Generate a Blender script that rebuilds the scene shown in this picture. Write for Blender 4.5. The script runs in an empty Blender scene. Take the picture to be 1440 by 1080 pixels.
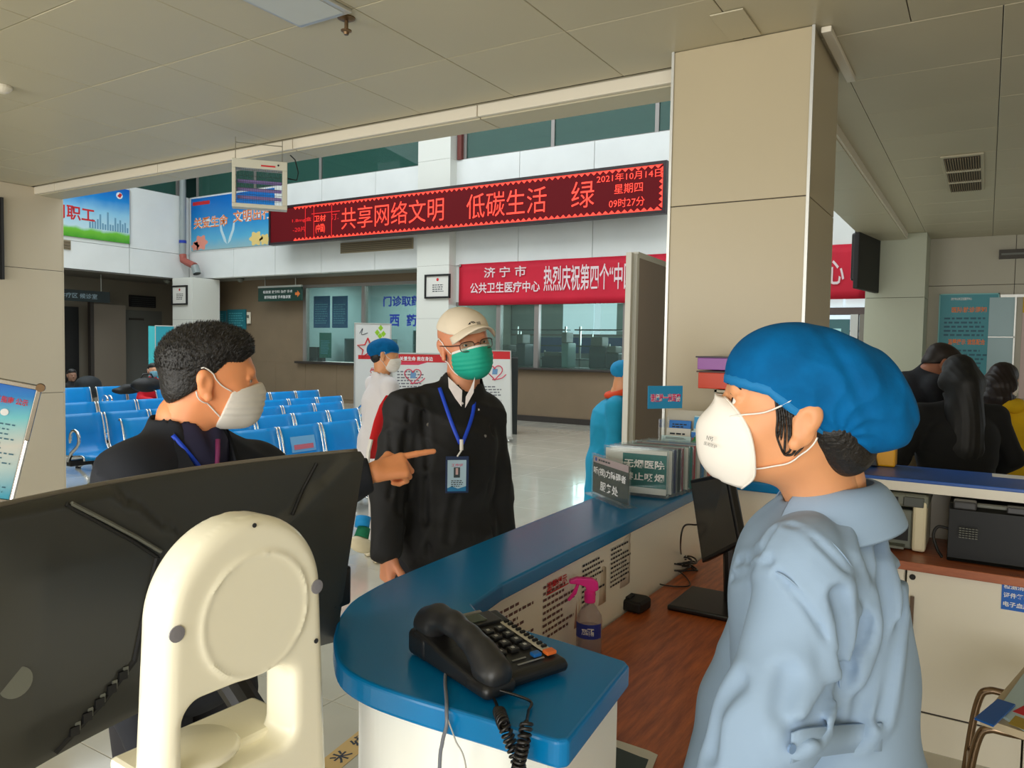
import bpy, math, random
import numpy as np
from mathutils import Vector, Matrix
random.seed(7)
rng = np.random.RandomState(5)
S = bpy.context.scene
COL = S.collection

# ------------------------------------------------------------------ camera (solved from the building's vanishing points)
FPX, CX, CY, EYE = 1072.0, 720.0, 540.0, 1.58
def nrm(v):
    v = np.array(v, float); return v / np.linalg.norm(v)
_B = nrm((668, -40, FPX)); _A = nrm((-1720, -82, FPX))
_X = -_A; _X = nrm(_X - _B * _X.dot(_B)); _Z = np.cross(_B, _X)
if _Z[1] > 0: _Z = -_Z
RC = np.array([_X, _B, _Z])
CAM = np.array([0, 0, EYE])
def ray(px, py): return RC @ nrm((px - CX, py - CY, FPX))
def onz(px, py, z): r = ray(px, py); return CAM + r * (z - EYE) / r[2]
def ony(px, py, y): r = ray(px, py); return CAM + r * y / r[1]
def onx(px, py, x): r = ray(px, py); return CAM + r * x / r[0]
def at(px, py, d):
    r = ray(px, py); return CAM + r * d / (r @ (RC @ np.array([0, 0, 1.0])))
cd = bpy.data.cameras.new('camera'); cam = bpy.data.objects.new('camera', cd); COL.objects.link(cam)
cd.sensor_width = 36; cd.lens = 36 * FPX / 1440; cd.clip_start = 0.05; cd.clip_end = 200
m = Matrix.Identity(4)
for i in range(3):
    m[i][0] = RC[i, 0]; m[i][1] = -RC[i, 1]; m[i][2] = -RC[i, 2]; m[i][3] = CAM[i]
cam.matrix_world = m
S.camera = cam

# ------------------------------------------------------------------ world, lights, exposure
W = bpy.data.worlds.new('sky'); S.world = W; W.use_nodes = True
bg = W.node_tree.nodes['Background']; bg.inputs[0].default_value = (0.80, 0.90, 1.0, 1); bg.inputs[1].default_value = 1.2
def area(name, loc, sx, sy, power, col, direction):
    l = bpy.data.lights.new(name, 'AREA'); l.shape = 'RECTANGLE'; l.size = sx; l.size_y = sy
    l.energy = power; l.color = col
    o = bpy.data.objects.new(name, l); COL.objects.link(o); o.location = loc
    o.rotation_euler = Vector(direction).to_track_quat('-Z', 'Y').to_euler()
    return o
area('atrium_skylight', (-10.5, 8.6, 9.0), 17, 8.5, 1350, (0.90, 0.97, 1.0), (0, 0.12, -1))
area('entrance_daylight_left', (-4.5, -3.85, 1.5), 5.0, 2.5, 215, (1.0, 0.96, 0.88), (0.1, 1, 0))
area('entrance_daylight_right', (1.2, -3.85, 1.5), 4.2, 2.5, 160, (1.0, 0.96, 0.88), (-0.1, 1, 0))
area('right_room_light', (3.3, 8.2, 1.7), 1.6, 1.6, 14, (0.85, 0.95, 1.0), (-1, -0.1, 0))  # small area light aimed leftwards across the right-hand room
area('laboratory_daylight', (-6.0, 17.6, 2.2), 6.0, 1.0, 150, (0.85, 0.95, 1.0), (0, -1, 0))
area('pharmacy_lamp', (-14.0, 16.5, 3.3), 3.5, 1.0, 110, (0.9, 0.97, 1.0), (0, 0, -1))
S.view_settings.view_transform = 'Standard'; S.view_settings.look = 'None'
S.view_settings.gamma = 1; S.view_settings.exposure = 0.0; S.view_settings.use_curve_mapping = False
S.cycles.use_denoising = True
S.cycles.max_bounces = 7; S.cycles.diffuse_bounces = 4; S.cycles.glossy_bounces = 3
S.cycles.transmission_bounces = 4; S.cycles.transparent_max_bounces = 40
S.cycles.caustics_reflective = False; S.cycles.caustics_refractive = False
S.cycles.sample_clamp_indirect = 6

# ------------------------------------------------------------------ materials
def lin(c):
    return tuple(((v / 255) / 12.92 if v / 255 <= 0.04045 else ((v / 255 + 0.055) / 1.055) ** 2.4) for v in c)
MATS = {}
def mat(name, rgb=(200, 200, 200), rough=0.5, metal=0.0, emis=0.0, noise=None, bump=None, coat=0.0, spec=0.5, aniso=None, sheen=0.0, sss=0.0):
    if name in MATS: return MATS[name]
    M = bpy.data.materials.new(name); M.use_nodes = True; nt = M.node_tree; N = nt.nodes; L = nt.links
    b = N['Principled BSDF']; c = lin(rgb) + (1,)
    b.inputs['Base Color'].default_value = c; b.inputs['Roughness'].default_value = rough
    b.inputs['Metallic'].default_value = metal; b.inputs['Specular IOR Level'].default_value = spec
    if coat: b.inputs['Coat Weight'].default_value = coat; b.inputs['Coat Roughness'].default_value = 0.05
    if sheen: b.inputs['Sheen Weight'].default_value = sheen
    if sss:
        b.inputs['Subsurface Weight'].default_value = sss; b.inputs['Subsurface Radius'].default_value = (1, .3, .15)
        b.inputs['Subsurface Scale'].default_value = 0.006
    if emis:
        b.inputs['Emission Color'].default_value = c; b.inputs['Emission Strength'].default_value = emis
    if noise or bump:
        tc = N.new('ShaderNodeTexCoord'); mp = N.new('ShaderNodeMapping'); L.new(tc.outputs['Object'], mp.inputs[0])
        if aniso: mp.inputs['Scale'].default_value = aniso
    if noise:
        n = N.new('ShaderNodeTexNoise'); n.inputs['Scale'].default_value = noise[0]; n.inputs['Detail'].default_value = 4
        L.new(mp.outputs[0], n.inputs['Vector'])
        r = N.new('ShaderNodeValToRGB'); a = noise[1]
        c2 = lin(noise[2]) if len(noise) > 2 else tuple(min(1, x * (1 + a)) for x in c[:3])
        c1 = c[:3] if len(noise) > 2 else tuple(x * (1 - a) for x in c[:3])
        r.color_ramp.elements[0].color = c1 + (1,); r.color_ramp.elements[1].color = c2 + (1,)
        r.color_ramp.elements[0].position = 0.35; r.color_ramp.elements[1].position = 0.65
        L.new(n.outputs['Fac'], r.inputs[0]); L.new(r.outputs[0], b.inputs['Base Color'])
    if bump:
        n = N.new('ShaderNodeTexNoise'); n.inputs['Scale'].default_value = bump[0]; n.inputs['Detail'].default_value = 3
        L.new(mp.outputs[0], n.inputs['Vector'])
        u = N.new('ShaderNodeBump'); u.inputs['Strength'].default_value = bump[1]; u.inputs['Distance'].default_value = bump[2] if len(bump) > 2 else 0.002
        L.new(n.outputs['Fac'], u.inputs['Height']); L.new(u.outputs[0], b.inputs['Normal'])
    MATS[name] = M
    return M
def ramp_mat(name, axis, lo, hi, stops, rough=0.35, emis=0):
    """printed picture: colour bands along one object axis, edges broken by noise"""
    M = bpy.data.materials.new(name); M.use_nodes = True; nt = M.node_tree; N = nt.nodes; L = nt.links
    b = N['Principled BSDF']; b.inputs['Roughness'].default_value = rough
    tc = N.new('ShaderNodeTexCoord'); sp = N.new('ShaderNodeSeparateXYZ'); L.new(tc.outputs['Object'], sp.inputs[0])
    mr = N.new('ShaderNodeMapRange'); mr.inputs[1].default_value = lo; mr.inputs[2].default_value = hi
    L.new(sp.outputs[axis], mr.inputs[0])
    ns = N.new('ShaderNodeTexNoise'); ns.inputs['Scale'].default_value = 3; L.new(tc.outputs['Object'], ns.inputs[0])
    ad = N.new('ShaderNodeMath'); ad.operation = 'MULTIPLY_ADD'; ad.inputs[1].default_value = 0.12; L.new(ns.outputs['Fac'], ad.inputs[0]); L.new(mr.outputs[0], ad.inputs[2])
    sb = N.new('ShaderNodeMath'); sb.operation = 'SUBTRACT'; sb.inputs[1].default_value = 0.06; L.new(ad.outputs[0], sb.inputs[0])
    r = N.new('ShaderNodeValToRGB'); L.new(sb.outputs[0], r.inputs[0])
    while len(r.color_ramp.elements) < len(stops): r.color_ramp.elements.new(0.5)
    for e, (p, c) in zip(r.color_ramp.elements, stops):
        e.position = p; e.color = lin(c) + (1,)
    L.new(r.outputs[0], b.inputs['Base Color'])
    return M
def wood_mat(name, c1, c2, sc=(1, 1, 1), rough=0.35):
    M = bpy.data.materials.new(name); M.use_nodes = True; nt = M.node_tree; N = nt.nodes; L = nt.links
    b = N['Principled BSDF']; b.inputs['Roughness'].default_value = rough
    tc = N.new('ShaderNodeTexCoord'); mp = N.new('ShaderNodeMapping'); L.new(tc.outputs['Object'], mp.inputs[0]); mp.inputs['Scale'].default_value = sc
    n = N.new('ShaderNodeTexNoise'); n.inputs['Scale'].default_value = 6; n.inputs['Detail'].default_value = 6; n.inputs['Roughness'].default_value = .65; L.new(mp.outputs[0], n.inputs[0])
    r = N.new('ShaderNodeValToRGB'); L.new(n.outputs['Fac'], r.inputs[0])
    r.color_ramp.elements[0].position = .35; r.color_ramp.elements[1].position = .65
    r.color_ramp.elements[0].color = lin(c1) + (1,); r.color_ramp.elements[1].color = lin(c2) + (1,)
    L.new(r.outputs[0], b.inputs['Base Color'])
    return M
def glass_mat(name, tint, alpha, rough=0.02):
    """thin pane: tinted transmission with a Fresnel reflection"""
    M = bpy.data.materials.new(name); M.use_nodes = True; nt = M.node_tree; N = nt.nodes; L = nt.links
    N.clear(); o = N.new('ShaderNodeOutputMaterial')
    t = N.new('ShaderNodeBsdfTransparent'); t.inputs[0].default_value = lin(tint) + (1,)
    g = N.new('ShaderNodeBsdfGlossy'); g.inputs['Roughness'].default_value = rough; g.inputs[0].default_value = (.9, .9, .9, 1)
    d = N.new('ShaderNodeBsdfDiffuse'); d.inputs[0].default_value = lin(tint) + (1,)
    lw = N.new('ShaderNodeLayerWeight'); lw.inputs[0].default_value = .5
    p5 = N.new('ShaderNodeMath'); p5.operation = 'POWER'; p5.inputs[1].default_value = 5; L.new(lw.outputs['Facing'], p5.inputs[0])
    f = N.new('ShaderNodeMath'); f.operation = 'MULTIPLY_ADD'; f.inputs[1].default_value = .7; f.inputs[2].default_value = .022; L.new(p5.outputs[0], f.inputs[0])
    m1 = N.new('ShaderNodeMixShader'); m1.inputs[0].default_value = alpha; L.new(t.outputs[0], m1.inputs[1]); L.new(d.outputs[0], m1.inputs[2])
    m2 = N.new('ShaderNodeMixShader'); L.new(f.outputs[0], m2.inputs[0]); L.new(m1.outputs[0], m2.inputs[1]); L.new(g.outputs[0], m2.inputs[2])
    L.new(m2.outputs[0], o.inputs[0])
    return M

WHITE = mat('white_panel', (236, 238, 236), .35, noise=(1.2, .03))
CEIL = mat('ceiling_panel', (194, 186, 160), .42, noise=(.8, .03))
CEILEDGE = mat('ceiling_trim', (226, 218, 200), .4)
PILLAR = mat('pillar_panel', (186, 173, 144), .32, noise=(.9, .02))
FLOOR = mat('floor_tile', (196, 192, 178), .12, noise=(3, .04), coat=.3)
COUNTERW = mat('counter_white', (252, 253, 246), .32)
GROUT = mat('floor_grout', (140, 136, 126), .7)
DADO = mat('lower_wall', (128, 110, 88), .45, noise=(2, .04))
DARKW = mat('corridor_wall', (120, 112, 98), .6)
TRIMD = mat('dark_trim', (52, 46, 42), .5)
STEEL = mat('brushed_steel', (190, 188, 182), .3, 1.0)
CHROME = mat('chrome', (225, 225, 225), .12, 1.0)
ALU = mat('aluminium', (205, 205, 200), .38, .6)
BLUE = mat('counter_blue', (0, 120, 184), .24, spec=.38, noise=(1.5, .02))
BLUE2 = mat('back_counter_blue', (26, 84, 170), .35)
CREAM = mat('cream_laminate', (238, 232, 216), .35, noise=(2, .02))
WOOD = wood_mat('desk_wood', (150, 70, 28), (204, 108, 52), (9, 1.0, 5))
WOODX = wood_mat('back_desk_wood', (150, 80, 48), (184, 106, 66), (1.0, 9, 5))
BLACK = mat('black_plastic', (22, 22, 24), .35)
BLACKM = mat('black_matte', (14, 14, 15), .6)
DGREY = mat('dark_grey_plastic', (48, 48, 50), .42)
GREY = mat('grey_plastic', (104, 106, 98), .45)
WPLAST = mat('cream_plastic', (238, 230, 212), .28)
CHAIRB = mat('chair_blue', (0, 138, 212), .3, noise=(6, .04), spec=.35)
RED = mat('red_cloth', (206, 20, 52), .7, noise=(2, .05))
PAPER = mat('paper', (225, 222, 215), .7)
INKD = mat('ink_dark', (40, 46, 54), .7)
INKR = mat('ink_red', (206, 40, 46), .6)
INKB = mat('ink_blue', (30, 60, 170), .6)
INKW = mat('ink_white', (240, 240, 240), .6)
TEAL = mat('teal_board', (28, 136, 150), .4)
GREEN = mat('sign_green', (20, 62, 52), .4)
GLASS = glass_mat('window_glass', (215, 232, 228), .05)
GREENGLASS = glass_mat('railing_glass', (96, 156, 142), .25)
ACRYL = glass_mat('acrylic', (250, 252, 252), .025, .08)
LEDR = mat('led_red', (255, 62, 44), emis=1.05)
LEDD = mat('led_dim', (200, 20, 24), emis=.7)

# ------------------------------------------------------------------ mesh helpers
I3 = np.eye(3)
class MB:
    def __init__(s): s.v = []; s.f = []; s.n = 0
    def add(s, v, f):
        v = np.asarray(v, float).reshape(-1, 3); s.v.append(v); s.f += [tuple(int(i) + s.n for i in q) for q in f]; s.n += len(v); return s
    def mm(s, lo, hi):
        lo = np.array(lo, float); hi = np.array(hi, float)
        return s.box((lo + hi) / 2, np.abs(hi - lo))
    def box(s, c, size, M=I3):
        h = np.array(size, float) / 2; M = np.array(M)
        co = [np.array(c, float) + (M.T @ (h * np.array(k))) for k in ((-1,-1,-1),(1,-1,-1),(1,1,-1),(-1,1,-1),(-1,-1,1),(1,-1,1),(1,1,1),(-1,1,1))]
        return s.add(co, [(0,3,2,1),(4,5,6,7),(0,1,5,4),(1,2,6,5),(2,3,7,6),(3,0,4,7)])
    def prism(s, poly, a, b, fn=None):
        """poly = list of 2-D points; fn maps (u,v,w) to 3-D, default (x,y,z)"""
        fn = fn or (lambda u, v, w: (u, v, w)); n = len(poly)
        ar = sum(poly[i][0] * poly[(i + 1) % n][1] - poly[(i + 1) % n][0] * poly[i][1] for i in range(n))
        if ar < 0: poly = poly[::-1]
        v = [fn(p[0], p[1], a) for p in poly] + [fn(p[0], p[1], b) for p in poly]
        f = [tuple(range(n))[::-1], tuple(range(n, 2 * n))] + [(i, (i + 1) % n, n + (i + 1) % n, n + i) for i in range(n)]
        return s.add(v, f)
    def tube(s, pts, r, n=8, caps=True, flat=None):
        pts = [np.array(p, float) for p in pts]; k = len(pts); rs = r if hasattr(r, '__len__') else [r] * k
        t = [nrm(pts[min(i + 1, k - 1)] - pts[max(i - 1, 0)] + 1e-9) for i in range(k)]
        up = np.array([0, 0, 1.0]) if abs(t[0][2]) < .9 else np.array([1.0, 0, 0])
        a = nrm(np.cross(t[0], up)); v = []
        for i in range(k):
            a = nrm(a - t[i] * a.dot(t[i])); b = np.cross(t[i], a)
            for j in range(n):
                w = 2 * math.pi * j / n; v.append(pts[i] + rs[i] * (math.cos(w) * a + math.sin(w) * b * (flat or 1)))
        f = [(i * n + j, i * n + (j + 1) % n, (i + 1) * n + (j + 1) % n, (i + 1) * n + j) for i in range(k - 1) for j in range(n)]
        if caps: f += [tuple(range(n))[::-1], tuple(range((k - 1) * n, k * n))]
        return s.add(v, f)
    def lathe(s, prof, c, n=24, M=I3):
        v = []; k = len(prof); M = np.array(M)
        for r, z in prof:
            for j in range(n):
                w = 2 * math.pi * j / n; v.append(np.array(c, float) + M.T @ np.array([r * math.cos(w), r * math.sin(w), z]))
        f = [(i * n + j, i * n + (j + 1) % n, (i + 1) * n + (j + 1) % n, (i + 1) * n + j) for i in range(k - 1) for j in range(n)]
        f += [tuple(range(n))[::-1], tuple(range((k - 1) * n, k * n))]
        return s.add(v, f)
    def grid(s, P):
        """P[i][j] 3-D points -> sheet"""
        P = np.asarray(P, float); a, b = P.shape[:2]
        return s.add(P.reshape(-1, 3), [(i * b + j, i * b + j + 1, (i + 1) * b + j + 1, (i + 1) * b + j) for i in range(a - 1) for j in range(b - 1)])
def wloc(o):
    p = np.zeros(3)
    while o is not None: p += np.array(o.location); o = o.parent
    return p
def mesh_from(name, v, f, mt, smooth=False):
    me = bpy.data.meshes.new(name); v = np.asarray(v, float)
    me.from_pydata(v.tolist(), [], f)
    if mt: me.materials.append(mt)
    if smooth: me.polygons.foreach_set('use_smooth', [True] * len(me.polygons))
    me.update(); return me
def tag(o, label=None, cat=None, group=None, kind=None):
    if label: o['label'] = label
    if cat: o['category'] = cat
    if group: o['group'] = group
    if kind: o['kind'] = kind
    return o
def part(name, mb, mt, parent=None, bevel=0, smooth=False, label=None, kind=None, solid=0, subd=0, auto=False, seg=2):
    v = np.concatenate(mb.v) - wloc(parent)
    me = mesh_from(name, v, mb.f, mt, smooth)
    o = bpy.data.objects.new(name, me); COL.objects.link(o); o.parent = parent
    if solid:
        md = o.modifiers.new('s', 'SOLIDIFY'); md.thickness = solid; md.offset = 0
    if bevel:
        md = o.modifiers.new('b', 'BEVEL'); md.width = bevel; md.segments = seg; md.limit_method = 'ANGLE'; md.angle_limit = .6
    if subd:
        md = o.modifiers.new('d', 'SUBSURF'); md.levels = subd; md.render_levels = subd
    if label: o['label'] = label
    if kind: o['kind'] = kind
    return o
def thing(name, label, cat, loc=(0, 0, 0), group=None, kind=None):
    o = bpy.data.objects.new(name, None); o.empty_display_size = .1; COL.objects.link(o); o.location = tuple(float(x) for x in loc)
    return tag(o, label, cat, group, kind)
def copy_tree(o, parent=None):
    c = o.copy(); COL.objects.link(c); c.parent = parent
    for ch in list(o.children): copy_tree(ch, c)
    return c
class Fr:
    """flat frame: o origin, r right, u up, n out"""
    def __init__(s, o, r, u=(0, 0, 1)):
        s.o = np.array(o, float); s.r = nrm(r); u = np.array(u, float); s.u = nrm(u - s.r * s.r.dot(u)); s.n = np.cross(s.r, s.u)
    def p(s, a, b, c=0): return s.o + s.r * a + s.u * b + s.n * c
    def box(s, mb, a0, a1, b0, b1, c0, c1):
        return mb.box(s.p((a0 + a1) / 2, (b0 + b1) / 2, (c0 + c1) / 2), (abs(a1 - a0), abs(b1 - b0), abs(c1 - c0)), np.array([s.r, s.u, s.n]))
    def poly(s, mb, pts, c0, c1): return mb.prism(pts, c0, c1, lambda a, b, c: s.p(a, b, c))
    def b(s, a0, a1, b0, b1, c0, c1): return s.box(MB(), a0, a1, b0, b1, c0, c1)
DG = None
def text_mesh(string, bold=0.0):
    cu = bpy.data.curves.new('t', 'FONT'); cu.body = string; cu.size = 1; cu.resolution_u = 2; cu.offset = bold
    o = bpy.data.objects.new('t', cu); COL.objects.link(o)
    bpy.context.view_layer.update()
    dg = bpy.context.evaluated_depsgraph_get(); me = o.evaluated_get(dg).to_mesh()
    v = np.empty(len(me.vertices) * 3); me.vertices.foreach_get('co', v); v = v.reshape(-1, 3)
    f = [tuple(p.vertices) for p in me.polygons]
    bpy.data.objects.remove(o); bpy.data.curves.remove(cu)
    return v, f
_tc = {}
def lettering(fr, string, a0, a1, b0, b1, mt, parent, c=0.001, bold=0.01, name='lettering', label=None):
    """words stretched to fill the box a0..a1 x b0..b1 on a frame"""
    key = (string, bold)
    if key not in _tc: _tc[key] = text_mesh(string, bold)
    v, f = _tc[key]
    if len(v) == 0: return None
    lo = v.min(0); hi = v.max(0); s = np.where(hi - lo < 1e-6, 1, hi - lo)
    q = (v - lo) / s; P = [fr.p(a0 + (a1 - a0) * x[0], b0 + (b1 - b0) * x[1], c) for x in q]
    mb = MB(); mb.add(P, f)
    return part(name, mb, mt, parent, label=label)
def textlines(fr, a0, a1, b0, b1, n, mt, parent, c=.001, fill=.45, name='text_lines', ragged=.25):
    mb = MB(); h = (b1 - b0) / n
    for i in range(n):
        a = a0
        end = a1 - (a1 - a0) * ragged * random.random()
        y = b1 - h * (i + .5)
        while a < end:
            w = min(h * fill * random.uniform(1.2, 3.2), end - a); fr.box(mb, a, a + w, y - h * fill / 2, y + h * fill / 2, c, c + .0004); a += w + h * .35
    return part(name, mb, mt, parent, kind='stuff')
def struct(name, mb, mt, parent=None, **k):
    o = part(name, mb, mt, parent, **k)
    if parent is None: o['kind'] = 'structure'
    return o
# ================================================================== THE BUILDING
ZC = 2.9
def tiles(parent, name, mt, x0, x1, y0, y1, dx, dy, z0, z1, gap, skip=None, jit=0.0):
    base = None; k = 0
    nx = int(round((x1 - x0) / dx)); ny = int(round((y1 - y0) / dy))
    me = None
    for i in range(nx):
        for j in range(ny):
            cx = x0 + (i + .5) * dx; cy = y0 + (j + .5) * dy
            if skip and skip(cx, cy): continue
            if me is None:
                mb = MB(); b = .0015
                mb.add([(-dx/2+gap, -dy/2+gap, z0), (dx/2-gap, -dy/2+gap, z0), (dx/2-gap, dy/2-gap, z0), (-dx/2+gap, dy/2-gap, z0),
                        (-dx/2+gap, -dy/2+gap, z1-b), (dx/2-gap, -dy/2+gap, z1-b), (dx/2-gap, dy/2-gap, z1-b), (-dx/2+gap, dy/2-gap, z1-b),
                        (-dx/2+gap+b, -dy/2+gap+b, z1), (dx/2-gap-b, -dy/2+gap+b, z1), (dx/2-gap-b, dy/2-gap-b, z1), (-dx/2+gap+b, dy/2-gap-b, z1)] ,
                       [(0,3,2,1),(0,1,5,4),(1,2,6,5),(2,3,7,6),(3,0,4,7),(4,5,9,8),(5,6,10,9),(6,7,11,10),(7,4,8,11),(8,9,10,11)])
                me = mesh_from(name, np.concatenate(mb.v), mb.f, mt)
            o = bpy.data.objects.new(name, me); COL.objects.link(o); o.parent = parent
            o.location = (cx, cy, random.uniform(0, jit)); k += 1
    return k
fl = struct('floor', MB().mm((-25, -4.2, -.2), (4.2, 18.5, -.012)), GROUT)
tiles(fl, 'tile', FLOOR, -12.8, .8, -.8, 14.4, .8, .8, -.012, 0, .0012)
# floor beyond the tiled grid: left hall, right room, behind the camera, rooms behind the glass
far = MB()
for lo, hi in (((-25, -4.2), (-12.8, 18.5)), ((-12.8, 14.4), (4.2, 18.5)), ((.8, -4.2), (4.2, 14.4)), ((-12.8, -4.2), (.8, -.8))):
    far.mm((lo[0], lo[1], -.012), (hi[0], hi[1], 0))
struct('floor_surface', far, FLOOR, fl, kind='stuff')

# ceiling: low panels over the near hall and the right room
ce = struct('ceiling', MB().mm((-25, -4.2, ZC + .012), (4.2, 3.5, ZC + .2)), TRIMD)
MBx = MB().mm((-.8, 3.5, ZC + .012), (4.2, 14.2, ZC + .2))
struct('ceiling_slab', MBx, TRIMD, ce)
me_c = None
def ceil_tiles(x0, nx, y0, ny):
    global me_c
    for i in range(nx):
        for j in range(ny):
            if me_c is None:
                g = .0018; b = .002; mb = MB(); dx, dy = .62, .6
                z0, z1 = .02, 0.0
                q = lambda k, z: [(-dx/2+k, -dy/2+k, z), (dx/2-k, -dy/2+k, z), (dx/2-k, dy/2-k, z), (-dx/2+k, dy/2-k, z)]
                mb.add(q(g, z0) + q(g, z1 + b) + q(g + b, z1), [(0,1,2,3),(4,5,1,0),(5,6,2,1),(6,7,3,2),(7,4,0,3),(8,9,5,4),(9,10,6,5),(10,11,7,6),(11,8,4,7),(11,10,9,8)])
                me_c = mesh_from('ceiling_panel', np.concatenate(mb.v), mb.f, CEIL)
            o = bpy.data.objects.new('ceiling_panel', me_c); COL.objects.link(o); o.parent = ce
            o.location = (x0 + (i + .5) * .62, y0 + (j + .5) * .6, ZC + random.uniform(0, .0012))
ceil_tiles(-.31 - .62 * 12, 18, 1.065 - .6, 5)      # near hall: y .465 .. 3.465
ceil_tiles(-.62, 3, 3.465, 11)
rest = MB()
rest.mm((-25, -4.2, ZC), (4.2, .465, ZC + .01)); rest.mm((-25, .465, ZC), (-7.75, 3.5, ZC + .01))
rest.mm((3.41, .465, ZC), (4.2, 3.465, ZC + .01)); rest.mm((1.24, 3.465, ZC), (4.2, 14.2, ZC + .01)); rest.mm((-.8, 10.065, ZC), (1.24, 14.2, ZC + .01))
rest.mm((-.8, 3.465, ZC), (-.62, 10.065, ZC + .01))
struct('ceiling_surface', rest, CEIL, ce, kind='stuff')

# bulkhead along the atrium edge, with its bright lower lip, and the one running down the right side
bh = struct('bulkhead', MB().mm((-21, 3.5, 2.845), (-.8, 3.72, 3.7)), CEIL)
x = -2.42 - 1.45 * 13
while x < -1.3:
    struct('lip_panel', MB().mm((x, 3.485, 2.838), (min(x + 1.444, -1.24), 3.515, 2.9)), CEILEDGE, bh, bevel=.004)
    struct('soffit_panel', MB().mm((x, 3.52, 2.832), (min(x + 1.444, -1.24), 3.72, 2.845)), CEIL, bh, bevel=.002)
    x += 1.45
bh2 = struct('bulkhead', MB().mm((-1.2, 3.93, 2.845), (-.8, 14.1, 3.7)), CEIL)
for k in range(8):
    struct('soffit_panel', MB().mm((-1.2, 3.95 + k * 1.2, 2.832), (-.8, 3.95 + k * 1.2 + 1.195, 2.845)), CEIL, bh2, bevel=.002)
struct('lip_panel', MB().mm((-.815, 3.93, 2.84), (-.785, 9.6, 2.9)), CEILEDGE, bh2)
# upper storey walls enclosing the atrium
struct('wall_near', MB().mm((-21, 3.5, 3.7), (-.8, 3.7, 9.3)), WHITE)
struct('wall_right', MB().mm((-1.0, 3.7, 3.7), (-.8, 17, 9.3)), WHITE)
rf = struct('atrium_roof', MB().mm((-25, 3.5, 9.3), (-.8, 17, 9.5)), WHITE)
# fascias: panels two courses high
f_n = struct('wall_back', MB().mm((-20.2, 14.14, 3.40), (-.8, 14.4, 5.77)), WHITE)
xs = [-20.0, -18.03, -16.32, -14.59, -12.77, -11.25, -10.4, -8.67, -6.90, -5.15, -3.4, -1.65, -.8]
for a, b in zip(xs[:-1], xs[1:]):
    struct('fascia_panel', MB().mm((a + .006, 14.1, 3.41), (b - .006, 14.15, 4.19)), WHITE, f_n, bevel=.004)
    struct('fascia_panel', MB().mm((a + .006, 14.1, 4.202), (b - .006, 14.15, 5.77)), WHITE, f_n, bevel=.004)
struct('fascia_ledge', MB().mm((-20, 14.085, 4.185), (-11.3, 14.1, 4.2)), WHITE, f_n)
f_l = struct('wall_left', MB().mm((-20.3, 3.9, 3.37), (-20.05, 14.1, 5.77)), WHITE)
y = 14.1
while y > 4:
    struct('fascia_panel', MB().mm((-20.05, y - 1.83, 3.38), (-20.0, y - .012, 4.10)), WHITE, f_l, bevel=.004)
    struct('fascia_panel', MB().mm((-20.05, y - 1.83, 4.11), (-20.0, y - .012, 5.77)), WHITE, f_l, bevel=.004); y -= 1.84
# second storey behind the railing glass
UP = mat('upper_wall', (74, 112, 104), .6)
struct('wall_upper_back', MB().mm((-25, 16.6, 6.0), (-.8, 16.8, 9.3)), UP)
struct('wall_upper_left', MB().mm((-22.6, 3.5, 6.0), (-22.4, 16.6, 9.3)), UP)
struct('floor_upper', MB().mm((-22.4, 14.4, 5.5), (-.8, 16.6, 5.75)), UP)
struct('ceiling_upper_blocker', MB().mm((-25, 14.3, 8.05), (-.8, 16.7, 8.2)), UP)  # unseen lid, closed over this storey so the skylight stays out
struct('ceiling_upper_blocker', MB().mm((-22.5, 3.8, 8.05), (-20.1, 14.3, 8.2)), UP)  # matching unseen lid over the left gallery
struct('floor_upper', MB().mm((-22.4, 3.9, 5.7), (-20.3, 14.4, 5.75)), UP)
FRM = mat('window_frame_grey', (146, 140, 136), .4, .3)
rail = struct('window_1', MB().mm((-20, 14.16, 5.77), (-.9, 14.22, 5.80)), FRM)
xr = [-19.7, -17.2, -14.7, -11.35, -10.15, -7.9, -5.6, -3.3, -1.2]
for a, b in zip(xr[:-1], xr[1:]):
    if (a, b) != (-11.35, -10.15):
        struct('pane', MB().mm((a + .04, 14.18, 5.80), (b - .04, 14.20, 8.0)), GREENGLASS, rail)
for a in xr:
    struct('mullion', MB().mm((a - .04, 14.15, 5.77), (a + .04, 14.24, 8.1)), FRM, rail)
struct('reveal', MB().mm((-10.3, 14.06, 5.77), (-10.19, 14.16, 9.0)), mat('brick_red_trim', (120, 62, 56), .6), rail)
raill = struct('window_2', MB().mm((-20.15, 4, 5.77), (-20.1, 14, 5.8)), FRM)
for k in range(4):
    struct('pane', MB().mm((-20.14, 4.04 + 2.45 * k, 5.8), (-20.12, 6.4 + 2.45 * k, 8.0)), GREENGLASS, raill)
    struct('mullion', MB().mm((-20.17, 6.40 + 2.45 * k, 5.77), (-20.08, 6.49 + 2.45 * k, 8.1)), FRM, raill)
# ---- pillars
def pillar(lo, hi, joints, mt=PILLAR, nm='pillar', z1=ZC, **k):
    p = struct(nm, MB().mm((lo[0] + .012, lo[1] + .012, 0), (hi[0] - .012, hi[1] - .012, z1)), TRIMD, **k)
    zs = [0] + joints + [z1]
    for a, b in zip(zs[:-1], zs[1:]):
        struct('cladding_panel', MB().mm((lo[0], lo[1], a + .002), (hi[0], lo[1] + .012, b - .002)), mt, p, bevel=.002)
        struct('cladding_panel', MB().mm((hi[0] - .012, lo[1] + .0125, a + .002), (hi[0], hi[1] - .0125, b - .002)), mt, p, bevel=.002)
        struct('cladding_panel', MB().mm((lo[0], hi[1] - .012, a + .002), (hi[0], hi[1], b - .002)), mt, p)
        struct('cladding_panel', MB().mm((lo[0], lo[1] + .0125, a + .002), (lo[0] + .012, hi[1] - .0125, b - .002)), mt, p)
    return p
pm = pillar((-1.235, 3.3), (-.645, 3.9), [1.1, 2.22])
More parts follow.
